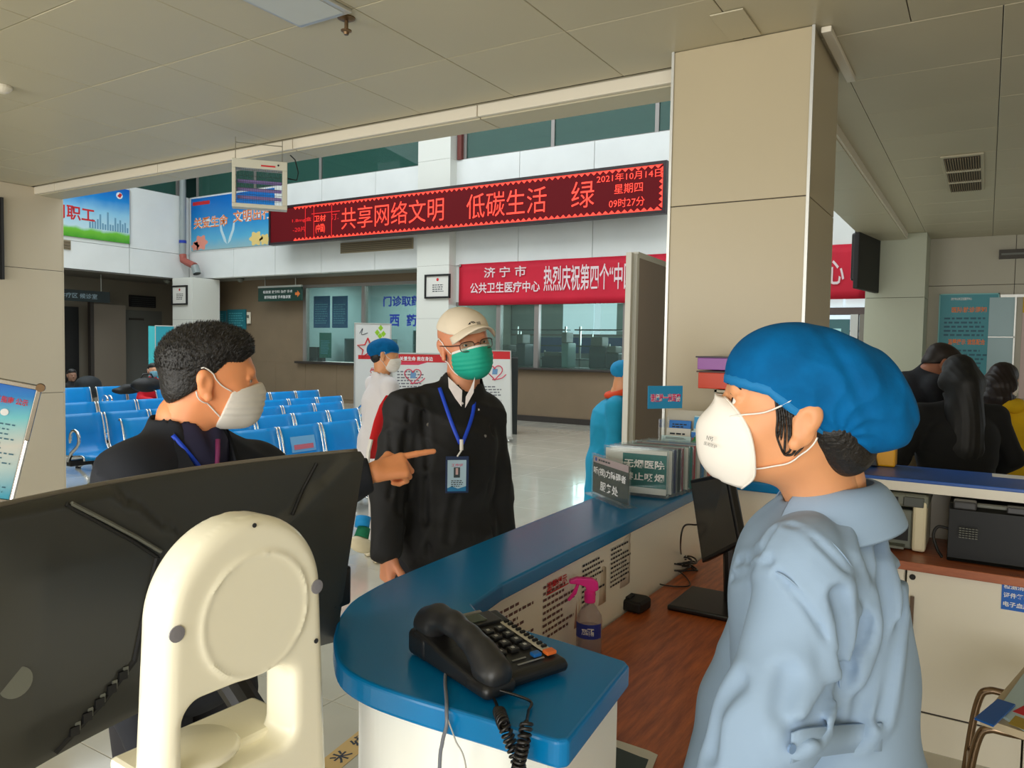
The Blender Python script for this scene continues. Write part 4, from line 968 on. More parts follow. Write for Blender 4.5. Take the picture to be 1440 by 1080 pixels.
# blue card: keep one metre apart
f = Fr(at(911, 575, 2.92), nrm(at(963, 574, 2.98) - at(911, 575, 2.92))); w = .155; h = .088
t = thing('distance_card', 'blue card with pink characters asking people to keep one metre apart', 'sign', f.o)
part('card', f.b(0, w, 0, h, -.004, 0), mat('card_cyan', (40, 150, 205), .4), t, bevel=.001)
lettering(f, '请保持一米距离', .010, w - .010, .026, .058, INKW, t, .0006, .07); lettering(f, '请保持一米距离', .010, w - .010, .026, .058, mat('print_pink', (226, 40, 110), .5), t, .0012, .02)
part('stick', MB().tube([f.p(w / 2, .01, -.006), (f.p(w / 2, 0, -.006)[0], f.p(w / 2, 0, -.006)[1], CT + .16)], .003, 6), ACRYL, t)
# cabinet box behind the rack carrying orange and purple box files
a = at(926, 549, 3.05); b = at(1030, 552, 3.3)
t = thing('file_cabinet', 'grey metal box holding folders under the orange file on the counter', 'cabinet', (-.77, 3.2, CT))
part('body', MB().mm((-.945, 3.095, CT), (-.655, 3.285, CT + .01)).mm((-.945, 3.275, CT), (-.655, 3.285, 1.42)).mm((-.945, 3.095, CT), (-.935, 3.275, 1.42)).mm((-.665, 3.095, CT), (-.655, 3.275, 1.42)).mm((-.945, 3.095, 1.41), (-.655, 3.285, 1.42)), mat('cabinet_metal', (168, 160, 138), .4, .4), t)
part('divider', MB().mm((-.75, 3.092, 1.065), (-.742, 3.27, 1.408)), ALU, t)
part('folder', MB().mm((-.735, 3.10, 1.1), (-.715, 3.26, 1.38)), mat('folder_green', (50, 110, 80), .5), t)
part('folder', MB().mm((-.71, 3.10, 1.1), (-.685, 3.26, 1.37)), PAPER, t)
for lab, col, z0, h, x0, nm in (('orange box file lying on the grey metal box', (214, 64, 26), 1.422, .075, -1.005, 'box_file'), ('purple box file lying on top of the orange one', (160, 96, 176), 1.499, .058, -1.01, 'box_file')):
    t = thing(nm, lab, 'box', ((x0 - .66) / 2, 3.19, z0))
    M_ = mat(nm + str(col[0]), col, .4)
    part('case', MB().mm((x0, 3.065, z0 + .003), (-.66, 3.29, z0 + h - .006)), M_, t, bevel=.003)
    part('lid', MB().mm((x0 - .006, 3.06, z0 + h - .006), (-.655, 3.294, z0 + h)), mat(nm + 'lid' + str(col[0]), tuple(int(v * .3) for v in col), .4), t)
# folding partition panel behind the counter
t = thing('folding_screen', 'white and grey folding partition standing beside the big pillar', 'partition', (-1.65, 4.0, 0))
pa = at(886, 700, 3.95); ptop = 2.06
A0 = onz(872, 610, 1.06)
base = at(885, 400, 3.95); base2 = at(893, 400, 4.0); e2 = at(938, 400, 4.5)
q0 = base[:2]; q1 = base2[:2]; q2 = e2[:2]
FSP = mat('screen_panel', (206, 204, 194), .4); FSG = mat('screen_grey', (150, 134, 122), .5)
d = nrm(q2 - q1); nn = np.array([-d[1], d[0]])
for nm, p, q, th, mt_ in (('panel', q1, q2, .012, FSG),):
    part(nm, MB().prism([tuple(p + nn * th), tuple(q + nn * th), tuple(q - nn * th), tuple(p - nn * th)], .06, ptop), mt_, t)
for p in (q0, q1, q2):
    part('post', MB().prism([tuple(p + (-.016, -.016)), tuple(p + (.016, -.016)), tuple(p + (.016, .016)), tuple(p + (-.016, .016))], 0, ptop + .02), FSP, t, bevel=.003)
part('top_rail', MB().prism([tuple(q1 + nn * .016), tuple(q2 + nn * .016), tuple(q2 - nn * .016), tuple(q1 - nn * .016)], ptop, ptop + .03), FSP, t)
part('foot', MB().box((q0[0], q0[1], .02), (.3, .06, .04)), FSP, t)

# ---- desk monitor and clutter
t = thing('desk_monitor', 'black desk monitor on the wood desk seen from its side', 'monitor', (-.72, 2.72, .76))
TLp = at(970, 675, 2.52); TRp = at(1022, 664, 2.36); BRp = at(1041, 765, 2.36); BLp = at(987, 792, 2.50)
def quad_slab(nm, a, b, c, d_, th, mt, bev=.003, off=0):
    n_ = nrm(np.cross(b - a, d_ - a)); P = [p + n_ * off for p in (a, b, c, d_)]
    mb = MB().add(P + [p + n_ * th for p in P], [(0, 1, 2, 3), (7, 6, 5, 4), (0, 4, 5, 1), (1, 5, 6, 2), (2, 6, 7, 3), (3, 7, 4, 0)])
    return part(nm, mb, mt, t, bevel=bev)
quad_slab('housing', TLp, TRp, BRp, BLp, .028, BLACK, .004)
n_ = nrm(np.cross(TRp - TLp, BLp - TLp)); cc = (TLp + TRp + BRp + BLp) / 4
ins = lambda p, k=.90: cc + (p - cc) * k
side = -.0015
quad_slab('screen', ins(TLp), ins(TRp), ins(BRp), ins(BLp), -.001, mat('screen_dark', (58, 56, 52), .15), 0, side)
quad_slab('rear_bulge', ins(TLp, .7), ins(TRp, .7), ins(BRp, .7), ins(BLp, .7), .03, BLACK, .006, .028)
mid = (BRp + BLp) / 2
part('neck', MB().tube([mid + n_ * .035 + np.array([0, 0, .08]), (mid[0] + n_[0] * .05, mid[1] + n_[1] * .05, .775)], .022, 10), BLACK, t)
part('foot', MB().box((mid[0] + .0, mid[1] + .0, .769), (.26, .24, .018)), BLACK, t, bevel=.006)
t = thing('cable_bundle', 'tangle of black cables on the desk at the monitor foot', 'cables', (-.9, 2.62, .76))
random.seed(11)
for k in range(9):
    c = onz(955 + random.uniform(-8, 8), 795 + random.uniform(-4, 4), .77); pts = []
    ra, rb, ph = random.uniform(.05, .09), random.uniform(.02, .045), random.uniform(0, 6)
    for a in np.linspace(0, 2 * math.pi, 14): pts.append((c[0] + ra * math.cos(a + ph) * .8 + .02 * math.sin(ph), c[1] + rb * math.sin(a + ph) * 1.5, .765 + .005 * k + .004 * math.sin(3 * a)))
    part('cable', MB().tube(spline(pts, 4), .0032, 5), BLACK, t, smooth=True)
part('power_cable', MB().tube(spline([at(980, 738, 2.5), at(962, 740, 2.5), at(957, 765, 2.55), onz(960, 785, .77), onz(975, 800, .765)]), .003, 6), BLACK, t, smooth=True)
part('thin_cable', MB().tube(spline([onz(905, 808, .764), onz(930, 822, .764), onz(968, 824, .764), onz(965, 812, .764), onz(950, 800, .77)]), .0022, 6), BLACK, t, smooth=True)
t = thing('white_cable', 'white cable running along the desk against the counter', 'cable', (-.92, 2.5, .76))
part('cable', MB().tube(spline([onz(868, 838, .765), onz(898, 815, .766), onz(925, 795, .766), onz(950, 780, .766), onz(975, 768, .77), onz(990, 775, .77)]), .003, 6), PAPER, t, smooth=True)
t = thing('card_reader', 'small black box with a looped cable on the wood desk', 'card reader', (-.91, 2.27, .76))
c = onz(890, 855, .76)
part('housing', MB().prism([(-.05, -.045), (.045, -.05), (.05, .03), (.03, .045), (-.045, .04)], 0, .035, lambda u, v, w: (c[0] + u, c[1] + v, .761 + w)), BLACKM, t, bevel=.008)
part('top_ridge', MB().mm((c[0] - .035, c[1] - .03, .795), (c[0] + .0, c[1] + .02, .802)), BLACKM, t, bevel=.003)
part('cable', MB().tube(spline([c + np.array([-.05, 0, .02]), at(866, 835, 2.6), at(868, 818, 2.6), at(880, 812, 2.62), at(892, 815, 2.6)]), .0018, 6), BLACK, t, smooth=True)
part('red_tag', MB().box(at(888, 822, 2.55), (.014, .004, .035)), INKR, t); part('red_lead', MB().tube([at(889, 826, 2.55), at(904, 829, 2.55)], .002, 5), INKR, t)
# spray bottle
c = onz(828, 915, .76); c = np.array([-.865, 1.80, .761])
t = thing('spray_bottle', 'clear spray bottle with a pink trigger head on the desk', 'spray bottle', c)
part('bottle', MB().lathe([(.03, 0), (.034, .006), (.034, .10), (.032, .115), (.018, .138), (.012, .145), (.012, .155)], c, 24), glass_mat('bottle_plastic', (226, 218, 220), .22), t, smooth=True)
part('liquid', MB().lathe([(.029, .004), (.031, .01), (.031, .085)], c, 20), glass_mat('bottle_liquid', (220, 206, 208), .25), t, smooth=True)
PINK = mat('trigger_pink', (240, 40, 150), .35)
part('collar', MB().lathe([(.014, .15), (.015, .152), (.015, .178), (.010, .182)], c, 18), PINK, t)
sd = nrm(np.array([-.849, -.529, 0])); 
def SP(u, w, v=0): return c + sd * u + np.array([0, 0, w]) + np.cross(sd, (0, 0, 1)) * v
hp = [(-.022, .185), (-.02, .205), (-.005, .214), (.035, .216), (.055, .209), (.056, .200), (.03, .198), (.012, .192), (.010, .18), (-.012, .18)]
part('trigger_head', MB().prism(hp, -.010, .010, lambda u, w, v: SP(u, w, v)), PINK, t, bevel=.003)
part('trigger', MB().prism([(.028, .199), (.036, .198), (.046, .175), (.060, .155), (.054, .152), (.036, .172)], -.005, .005, lambda u, w, v: SP(u, w, v)), PINK, t, bevel=.0015)
lb = []
for i in range(9):
    a = math.radians(-140 + i * 17)
    lb.append([(c[0] + .0348 * math.cos(a), c[1] + .0348 * math.sin(a), c[2] + z) for z in (.062, .075, .092, .1)])
part('label', MB().grid(lb), mat('bottle_label', (30, 50, 150), .5), t, label='blue round label', solid=.0006)
lfr = Fr(c + nrm(np.array([0.35, -.94, 0])) * .0355 + np.array([-.0, 0, .07]), nrm((.94, .35, 0)))
lettering(lfr, '75%酒精', -.016, .016, .002, .022, INKW, t, .0005, .02)
# red lid beside the phone
c = np.array([-.90, 1.50, .90]); c = at(775, 897, 1.72)
t = thing('ink_pad', 'round red lid showing behind the telephone', 'lid', (c[0], c[1], .761))
part('cap', MB().lathe([(.036, 0), (.038, .004), (.038, .014), (.034, .018), (.0, .019)], (c[0], c[1], .855), 24), mat('lid_red', (206, 24, 44), .35), t, smooth=False)
part('jar', MB().lathe([(.033, 0), (.035, .01), (.035, .085), (.032, .094)], (c[0], c[1], .761), 24), ACRYL, t)
# paper with dark panel at the near end of the desk
f = Fr(onz(818, 1032, .7615), nrm(onz(922, 1062, .7615) - onz(818, 1032, .7615)), (0, 0, 1))
cs = [onz(*p, .7612)[:2] for p in ((814, 1026), (870, 1042), (912, 1056), (925, 1062), (918, 1080), (900, 1110), (806, 1100))]
t = thing('desk_paper', 'white paper with a dark grey printed panel at the near end of the desk', 'paper', (-.6, 1.4, .761))
part('sheet', MB().prism([tuple(p) for p in cs], .7612, .7622), PAPER, t)
cs = [onz(*p, .763)[:2] for p in ((816, 1036), (860, 1048), (900, 1064), (912, 1068), (900, 1100), (808, 1096))]
part('print', MB().prism([tuple(p) for p in cs], .7623, .7632), mat('print_slate', (52, 70, 74), .5), t)

# ---- machines on the back desk
t = thing('printer', 'grey and cream laser printer under the rear counter beside the nurse', 'printer', (-.33, 3.66, .76))
GP = mat('printer_grey', (112, 116, 104), .45); CP = mat('printer_cream', (226, 216, 184), .4)
part('body', MB().mm((-.50, 3.56, .765), (-.235, 3.85, .93)), GP, t, bevel=.008)
part('side_tower', MB().mm((-.235, 3.53, .765), (-.183, 3.85, .975)), CP, t, bevel=.012)
part('scanner_lid', MB().mm((-.50, 3.535, .945), (-.178, 3.85, .998)), GP, t, bevel=.012)
part('control_panel', MB().mm((-.27, 3.525, .95), (-.195, 3.536, .99)), mat('panel_dark', (70, 74, 68), .4), t, bevel=.003)
part('slot', MB().mm((-.46, 3.531, .965), (-.29, 3.536, .985)), BLACKM, t)
part('paper_slot', MB().mm((-.45, 3.555, .80), (-.25, 3.562, .87)), BLACKM, t); part('tray', MB().mm((-.45, 3.50, .775), (-.26, 3.56, .785)), GP, t)
t = thing('document_machine', 'black boxy machine with a rear vent on the back desk at the right edge', 'office machine', (.1, 3.62, .76))
part('housing', MB().prism([(3.47, .765), (3.50, .77), (3.50, .965), (3.53, .985), (3.85, .985), (3.85, .765)], -.105, .34, lambda u, v, w: (w, u, v)), mat('machine_black', (15, 16, 16), .45, spec=.3), t, bevel=.01)
part('lid_hinge', MB().mm((-.09, 3.49, .968), (-.01, 3.56, 1.0)), DGREY, t, bevel=.006)
part('tray_edge', MB().mm((-.01, 3.52, .978), (.34, 3.55, .992)), GREY, t, bevel=.003); part('lid_hinge', MB().mm((.09, 3.50, .97), (.34, 3.56, .995)), DGREY, t, bevel=.004)
for i in range(6):
    for j in range(5): part('vent_slit', MB().box((-.062 + .011 * i, 3.4735 + .026 * (j * .012 + .04), .862 + j * .009), (.008, .012, .0035)), GREY, t)
part('power_cord', MB().tube(spline([(-.10, 3.52, .88), (-.14, 3.51, .885), (-.155, 3.50, .85), (-.14, 3.49, .80), (-.12, 3.47, .772)]), .006, 6), BLACKM, t, smooth=True)
# ---- things on the back counter
t = thing('counter_phone', 'black office telephone on the rear counter behind the blue cap', 'telephone', (-.52, 3.8, 1.06))
c = onz(1214, 652, 1.06)
part('base', MB().prism([(-.11, 0), (.07, 0), (.06, .05), (-.09, .035)], -.08, .08, lambda u, v, w: (c[0] + u, c[1] + w, 1.061 + v)), BLACK, t, bevel=.006)
part('handset', MB().tube([(c[0] + .02, c[1] - .09, 1.12), (c[0] + .02, c[1] - .04, 1.135), (c[0] + .02, c[1] + .05, 1.135), (c[0] + .02, c[1] + .09, 1.12)], [.02, .014, .014, .02], 10), BLACK, t, smooth=True)
t = thing('stacked_cards', 'small stack of dark red and white cards on the rear counter', 'cards', (-.53, 3.9, 1.06))
for k in range(6): part('card', MB().mm((c[0] - .02, c[1] + .11, 1.062 + .017 * k), (c[0] + .035, c[1] + .15, 1.073 + .017 * k)), mat('card_alt%d' % (k % 2), ((120, 60, 60), (206, 200, 190))[k % 2], .5), t)
t = thing('yellow_box', 'yellow plastic box on the rear counter behind the blue cap', 'box', (-.34, 4.2, 1.06))
a = at(1222, 656, 4.1); b = at(1272, 615, 4.1); YB = mat('box_yellow', (232, 166, 10), .4)
c = (a + b) / 2; part('bin', MB().mm((c[0] - .12, 3.87, 1.061), (c[0] + .10, 3.965, 1.20)), YB, t, bevel=.008); part('lid', MB().mm((c[0] - .13, 3.86, 1.20), (c[0] + .11, 3.97, 1.222)), YB, t, bevel=.004)
t = thing('paper_sheet', 'white sheet of paper lying on the rear counter at the right edge', 'paper', (.1, 3.85, 1.06))
part('sheet', MB().mm((.04, 3.86, 1.0605), (.25, 3.96, 1.0615)), PAPER, t)
# ---- stool with leaflets, lower right
t = thing('metal_stool', 'stool with bronze tube legs at the lower right corner', 'stool', (.12, 2.75, 0))
sx, sy, sz = .15, 2.80, .50
part('seat', MB().prism([(sx - .08, sy - .12), (sx + .18, sy - .12), (sx + .18, sy + .15), (sx - .02, sy + .15)], sz - .03, sz), mat('stool_wood', (196, 160, 110), .5), t, bevel=.01)
TB = mat('tube_bronze', (140, 118, 96), .22, .95)
for yy in (sy - .14, sy + .17):
    part('leg', MB().tube(spline([(sx - .17, yy, 0), (sx - .145, yy, .3), (sx - .125, yy, .43), (sx - .10, yy, .462), (sx - .05, yy, .465), (sx + .12, yy, .465), (sx + .16, yy, .43), (sx + .2, yy, 0)], 6), .012, 10), TB, t, smooth=True)
part('stretcher', MB().tube([(sx - .145, sy - .14, .25), (sx - .145, sy + .17, .25)], .009, 8), TB, t)
def leaf(lab, pts, z, th, mt_, prints=()):
    t = thing('leaflet', lab, 'leaflet', (pts[0][0], pts[0][1], z)); part('sheet', MB().prism(pts, z, z + th), mt_, t, bevel=.001)
    for q, m2 in prints: part('print', MB().prism(q, z + th, z + th + .0008), m2, t)
P_ = lambda lst, z: [tuple(onz(px, py, z)[:2]) for px, py in lst]
leaf('stack of pale brochures on the stool with a beige edge', P_([(1378, 1018), (1440, 945), (1500, 960), (1470, 1050)], .503), .501, .022, mat('leaf_beige', (206, 190, 160), .6))
leaf('pale blue magazine on the stool with a yellow map print', P_([(1400, 1003), (1446, 940), (1500, 950), (1480, 1052)], .526), .524, .008, mat('leaf_pale', (190, 214, 220), .5), [(P_([(1418, 1017), (1428, 1006), (1450, 1014), (1450, 1030)], .533), mat('leaf_yellow', (176, 150, 50), .5)), (P_([(1424, 1000), (1440, 992), (1460, 1000), (1440, 1006)], .533), INKR)])
leaf('plain blue folder lying on the leaflets on the stool', P_([(1370, 1011), (1403, 984), (1428, 992), (1397, 1022)], .536), .534, .006, mat('leaf_blue', (20, 92, 176), .4))

# ================================================================== LEFT FOREGROUND
# big curved monitor seen from behind
t = thing('curved_monitor', 'large black curved monitor seen from behind at the left', 'monitor', (-1.0, .75, .8))
MT = mat('monitor_back', (60, 60, 56), .36, noise=(3, .05), bump=(400, .05, .0004))
L0 = np.array([-.957, .40]); L1 = np.array([-.975, 1.03])
def MP(u, w, c=0):           # u 0..1 left to right, w height, c out towards the camera
    b = L0 * (1 - u) + L1 * u; dd_ = nrm(L1 - L0); n2 = np.array([dd_[1], -dd_[0]])
    bow = .055 * (1 - (2 * u - 1) ** 2)
    lean = -.066 * (1.385 - w) / .365
    p = b + n2 * (bow * 0 + c + lean * 1.0 - bow)
    return np.array([p[0], p[1], w])
zt_, zb_ = 1.385, 1.02
def sheet(u0, u1, w0, w1, c, nu=16, nw=6, fn=None):
    return [[MP(u0 + (u1 - u0) * i / nu, w0 + (w1 - w0) * j / nw, (fn(u0 + (u1 - u0) * i / nu, w0 + (w1 - w0) * j / nw) if fn else c)) for j in range(nw + 1)] for i in range(nu + 1)]
def closed(front, back):
    F_ = np.array(front); B_ = np.array(back); mb = MB(); a, b = F_.shape[:2]; mb.grid(F_); mb.grid(B_)
    for e1, e2 in ((F_[0], B_[0]), (F_[-1], B_[-1]), (F_[:, 0], B_[:, 0]), (F_[:, -1], B_[:, -1])): mb.grid([e1, e2])
    return mb
def bulge(u, w):
    q = (w - zb_) / (zt_ - zb_); e = min(u, 1 - u) * 8; k = min(e, 1) * min(q * 5, 1) * min((1 - q) * 4, 1)
    c = .012 + .016 * max(0, k) ** .6
    du = (u - .62); vline = .62 * abs(du) ** 1.0 * 1.35 + .35     # the V-shaped step
    if q < 1 - (.0 + (.9 - abs(du) * 1.7)) * 0 and q < .18 + abs(du) * 1.35 + .35: c += .010
    return c
part('rear_shell', closed(sheet(0, 1, zb_, zt_, 0, 64, 40, bulge), sheet(0, 1, zb_, zt_, -.004, 64, 40)), MT, t, smooth=True)
part('screen', closed(sheet(.005, .995, zb_ + .004, zt_ - .004, -.008, 24, 4), sheet(.005, .995, zb_ + .004, zt_ - .004, -.0045, 24, 4)), BLACKM, t, smooth=True)
bz = MB()
bz.tube([MP(u, zt_, .002) for u in np.linspace(0, 1, 30)], .005, 6)
part('top_rim', bz, mat('rim_grey', (120, 114, 104), .4), t, smooth=True)
part('side_rim', MB().tube([MP(0, w, .002) for w in np.linspace(zb_, zt_, 8)], .005, 6), mat('rim_grey', (120, 114, 104)), t)
# grooves of the V and the port recess
part('groove', MB().tube([MP(u, w, bulge(u, w) + .001) for u, w in ((.17, 1.375), (.25, 1.34), (.33, 1.305), (.40, 1.27))], .003, 6), BLACKM, t)
part('groove', MB().tube([MP(u, w, bulge(u, w) + .003) for u, w in ((.18, 1.375), (.26, 1.342), (.34, 1.308), (.405, 1.278))], .003, 6), GREY, t)
part('groove', MB().tube([MP(u, w, bulge(u, w) + .001) for u, w in ((.86, 1.372), (.82, 1.33), (.78, 1.29))], .003, 6), BLACKM, t)
part('groove', MB().tube([MP(u, w, bulge(u, w) + .001) for u, w in ((.40, 1.27), (.385, 1.20), (.37, 1.12), (.30, 1.075), (.20, 1.03))], .004, 6), BLACKM, t)
for k in range(5):
    u = .235 + .026 * k; w = 1.052 + .0135 * k
    part('port', MB().box(MP(u, w, bulge(u, w) + .002), (.008, .012, .012)), BLACKM, t); part('port_frame', MB().box(MP(u + .008, w + .004, bulge(u, w) + .001), (.006, .007, .013)), GREY, t)
part('round_plug', MB().lathe([(.019, 0), (.019, .002)], MP(.085, 1.165, bulge(.085, 1.165)), 24, np.array([(0, 1, 0), (0, 0, 1), (1, 0, 0)])), GREY, t)
part('side_bump', MB().box(MP(1.0, 1.125, .0), (.035, .05, .075)), BLACK, t, bevel=.006)
part('stand_neck', MB().tube([MP(.6, 1.08, .03), np.array([-.93, .80, .95]), np.array([-.93, .80, .80])], .025, 12), BLACK, t)
part('stand_foot', MB().box((-.93, .80, .79), (.2, .24, .018)), BLACK, t, bevel=.005)
# low kiosk plinth carrying the monitor and the white stand
t = thing('kiosk_plinth', 'pale plinth carrying the curved monitor and the white device', 'plinth', (-.8, .7, 0))
part('top', MB().mm((-1.02, .42, .75), (-.64, .92, .78)), CREAM, t, bevel=.005)
part('column', MB().mm((-.98, .5, 0), (-.78, .85, .75)), CREAM, t)
# white device: arched frame with a raised disc and an opening
WD = mat('device_white', (255, 250, 228), .25)
t = thing('white_device', 'cream white arched device with a raised disc, in front of the curved monitor', 'device', (-.7, .55, .78))
dp = .80
c_l = at(215, 900, .755); c_r = at(457, 900, .94)
dr = nrm((c_r - c_l) * (1, 1, 0)); wd = .25
cen = at(357, 860, .845); df = Fr((cen[0], cen[1], 0), dr)
hw = .118
def arch(hw_, zbase, ztop, n=24, r=None):
    r = hw_; q = [(-hw_, zbase)] + []
    for i in range(n + 1):
        a = math.pi - math.pi * i / n; q.append((hw_ * math.cos(a), ztop - r + r * math.sin(a)))
    return [( -hw_ * 1.06, zbase)] + q + [(hw_ * 1.06, zbase)]
# ================================================================== CURVED BODIES (distance fields turned into one surface)
class Field:
    def __init__(s, k=.02): s.ops = []; s.k = k
    def cap(s, a, b, ra, rb=None, k=None, sub=False):
        a = np.array(a, float); b = np.array(b, float); rb = ra if rb is None else rb; m_ = max(ra, rb)
        s.ops.append(('cap', (a, b, ra, rb), np.minimum(a, b) - m_, np.maximum(a, b) + m_, k or s.k, sub)); return s
    def ell(s, c, r, M=None, k=None, sub=False):
        c = np.array(c, float); r = np.array(r, float); M = I3 if M is None else np.array(M); m_ = np.abs(M.T) @ r
        s.ops.append(('ell', (c, r, M), c - m_, c + m_, k or s.k, sub)); return s
    def box(s, c, h, M=None, r=.01, k=None, sub=False):
        c = np.array(c, float); h = np.array(h, float); M = I3 if M is None else np.array(M); m_ = np.abs(M.T) @ h
        s.ops.append(('box', (c, h, M, r), c - m_, c + m_, k or s.k, sub)); return s
    def chain(s, pts, rs, k=None):
        for i in range(len(pts) - 1): s.cap(pts[i], pts[i + 1], rs[i], rs[i + 1], k)
        return s
    @staticmethod
    def ev(kind, a, P):
        if kind == 'cap':
            A, B, ra, rb = a; ab = B - A; t = np.clip((P - A) @ ab / max(ab @ ab, 1e-9), 0, 1)
            return np.linalg.norm(P - A - t[..., None] * ab, axis=-1) - (ra + (rb - ra) * t)
        if kind == 'ell':
            c, r, M = a; q = (P - c) @ M.T; k0 = np.linalg.norm(q / r, axis=-1); k1 = np.linalg.norm(q / (r * r), axis=-1)
            return k0 * (k0 - 1) / np.maximum(k1, 1e-6)
        c, h, M, r = a; q = np.abs((P - c) @ M.T) - (h - r)
        return np.linalg.norm(np.maximum(q, 0), axis=-1) + np.minimum(q.max(-1), 0) - r
    def dist(s, P):
        d = np.full(P.shape[:-1], 1.0)
        for kind, a, lo, hi, k, sub in s.ops:
            e = s.ev(kind, a, P)
            if sub: e = -e; h = np.clip(.5 - .5 * (d - e) / k, 0, 1); d = d + (e - d) * h + k * h * (1 - h)
            else: h = np.clip(.5 + .5 * (d - e) / k, 0, 1); d = d + (e - d) * h - k * h * (1 - h)
        return d
    def bounds(s):
        L = [o for o in s.ops if not o[5]]
        return np.min([o[2] for o in L], 0), np.max([o[3] for o in L], 0)
    def mesh(s, vox, off=0.0, clips=(), disp=None, lo=None, hi=None, inter=None):
        """clips: list of (point, outward normal) half spaces that are cut away"""
        l, h = s.bounds(); pad = abs(off) + vox * 3 + (.015 if disp else 0)
        lo = l - pad if lo is None else np.maximum(l - pad, lo); hi = h + pad if hi is None else np.minimum(h + pad, hi)
        n = np.ceil((hi - lo) / vox).astype(int) + 1
        ax = [lo[i] + vox * np.arange(n[i]) for i in range(3)]
        P = np.stack(np.meshgrid(*ax, indexing='ij'), -1).astype(np.float32)
        d = np.full(P.shape[:-1], .5, np.float32)
        for kind, a, pl, ph, k, sub in s.ops:
            g_ = k + abs(off) + .03
            i0 = np.clip(np.floor((pl - g_ - lo) / vox).astype(int), 0, n); i1 = np.clip(np.ceil((ph + g_ - lo) / vox).astype(int) + 1, 0, n)
            if (i1 <= i0).any(): continue
            sl = tuple(slice(i0[q], i1[q]) for q in range(3)); e = s.ev(kind, a, P[sl]); dd_ = d[sl]
            if sub: e = -e; hh = np.clip(.5 - .5 * (dd_ - e) / k, 0, 1); d[sl] = dd_ + (e - dd_) * hh + k * hh * (1 - hh)
            else: hh = np.clip(.5 + .5 * (dd_ - e) / k, 0, 1); d[sl] = dd_ + (e - dd_) * hh - k * hh * (1 - hh)
        d -= off
        if disp is not None:
            m_ = np.abs(d) < .03; d[m_] += disp(P[m_])
        for p, nn in clips: d = np.maximum(d, (P - np.array(p, np.float32)) @ np.array(nrm(nn), np.float32))
        if inter is not None: d = np.maximum(d, inter(P))
        return nets(d, lo, vox)
def nets(d, lo, vox):
    for a in range(3):                       # close the surface at the domain wall
        sl = [slice(None)] * 3
        for e in (0, -1): sl[a] = e; d[tuple(sl)] = np.maximum(d[tuple(sl)], vox * .5)
    s = d < 0; n = np.array(d.shape)
    C = [(i, j, k) for i in (0, 1) for j in (0, 1) for k in (0, 1)]
    sub = lambda A, c: A[c[0]:n[0] - 1 + c[0], c[1]:n[1] - 1 + c[1], c[2]:n[2] - 1 + c[2]]
    cnt = sum(sub(s, c).astype(np.int8) for c in C); mix = (cnt > 0) & (cnt < 8)
    idx = np.full(mix.shape, -1, np.int64); ii = np.argwhere(mix); idx[mix] = np.arange(len(ii))
    acc = np.zeros((len(ii), 3)); w = np.zeros(len(ii)); val = {c: sub(d, c)[mix] for c in C}
    for c in C:
        for a in range(3):
            if c[a]: continue
            c2 = list(c); c2[a] = 1; c2 = tuple(c2); va, vb = val[c], val[c2]; m_ = (va < 0) != (vb < 0)
            t = np.where(m_, va / np.where(m_, va - vb, 1), 0); p = np.tile(np.array(c, float), (len(ii), 1)); p[:, a] = t
            acc[m_] += p[m_]; w[m_] += 1
    V = lo + vox * (ii + acc / np.maximum(w, 1)[:, None]); F = []
    for a in range(3):
        b, c = (a + 1) % 3, (a + 2) % 3
        s0 = np.take(s, range(n[a] - 1), a); s1 = np.take(s, range(1, n[a]), a); e = np.argwhere(s0 != s1)
        ok = (e[:, b] > 0) & (e[:, c] > 0) & (e[:, b] < n[b] - 1) & (e[:, c] < n[c] - 1); e = e[ok]
        if not len(e): continue
        flip = s0[tuple(e.T)]; q = []
        for db, dc in ((1, 1), (0, 1), (0, 0), (1, 0)):
            g_ = e.copy(); g_[:, b] -= db; g_[:, c] -= dc; q.append(idx[tuple(g_.T)])
        q = np.stack(q, 1); q[~flip] = q[~flip][:, ::-1]; F.append(q)
    return V, np.concatenate(F) if F else np.zeros((0, 4), int)
def fmesh(name, pieces, mt, parent, label=None, relax=1):
    """join (V,F) pieces into one smooth mesh object"""
    Vs, Fs, o = [], [], 0
    w0 = wloc(parent)
    for V, F in pieces:
        for _ in range(relax):      # a light Laplacian pass removes the grid's stepping
            S_ = np.zeros_like(V); c_ = np.zeros(len(V))
            for i in range(4):
                a, b = F[:, i], F[:, (i + 1) % 4]
                np.add.at(S_, a, V[b]); np.add.at(S_, b, V[a]); np.add.at(c_, a, 1); np.add.at(c_, b, 1)
            V = V * .5 + .5 * S_ / np.maximum(c_, 1)[:, None]
        Vs.append(V - w0); Fs.append(F + o); o += len(V)
    V = np.concatenate(Vs); F = np.concatenate(Fs); me = bpy.data.meshes.new(name)
    me.vertices.add(len(V)); me.vertices.foreach_set('co', V.astype(np.float32).ravel())
    me.loops.add(F.size); me.loops.foreach_set('vertex_index', F.astype(np.int32).ravel())
    me.polygons.add(len(F)); me.polygons.foreach_set('loop_start', np.arange(0, F.size, 4, dtype=np.int32))
    me.update(calc_edges=True); me.validate()
    me.polygons.foreach_set('use_smooth', [True] * len(me.polygons)); me.materials.append(mt)
    ob = bpy.data.objects.new(name, me); COL.objects.link(ob); ob.parent = parent
    if label: ob['label'] = label
    return ob
def axes(yaw, pitch=0, roll=0):
    """rows: side (the figure's right), forward, up"""
    M_ = Matrix.Rotation(math.radians(yaw - 90), 3, 'Z') @ Matrix.Rotation(math.radians(pitch), 3, 'X') @ Matrix.Rotation(math.radians(roll), 3, 'Y')
    return np.array(M_).T
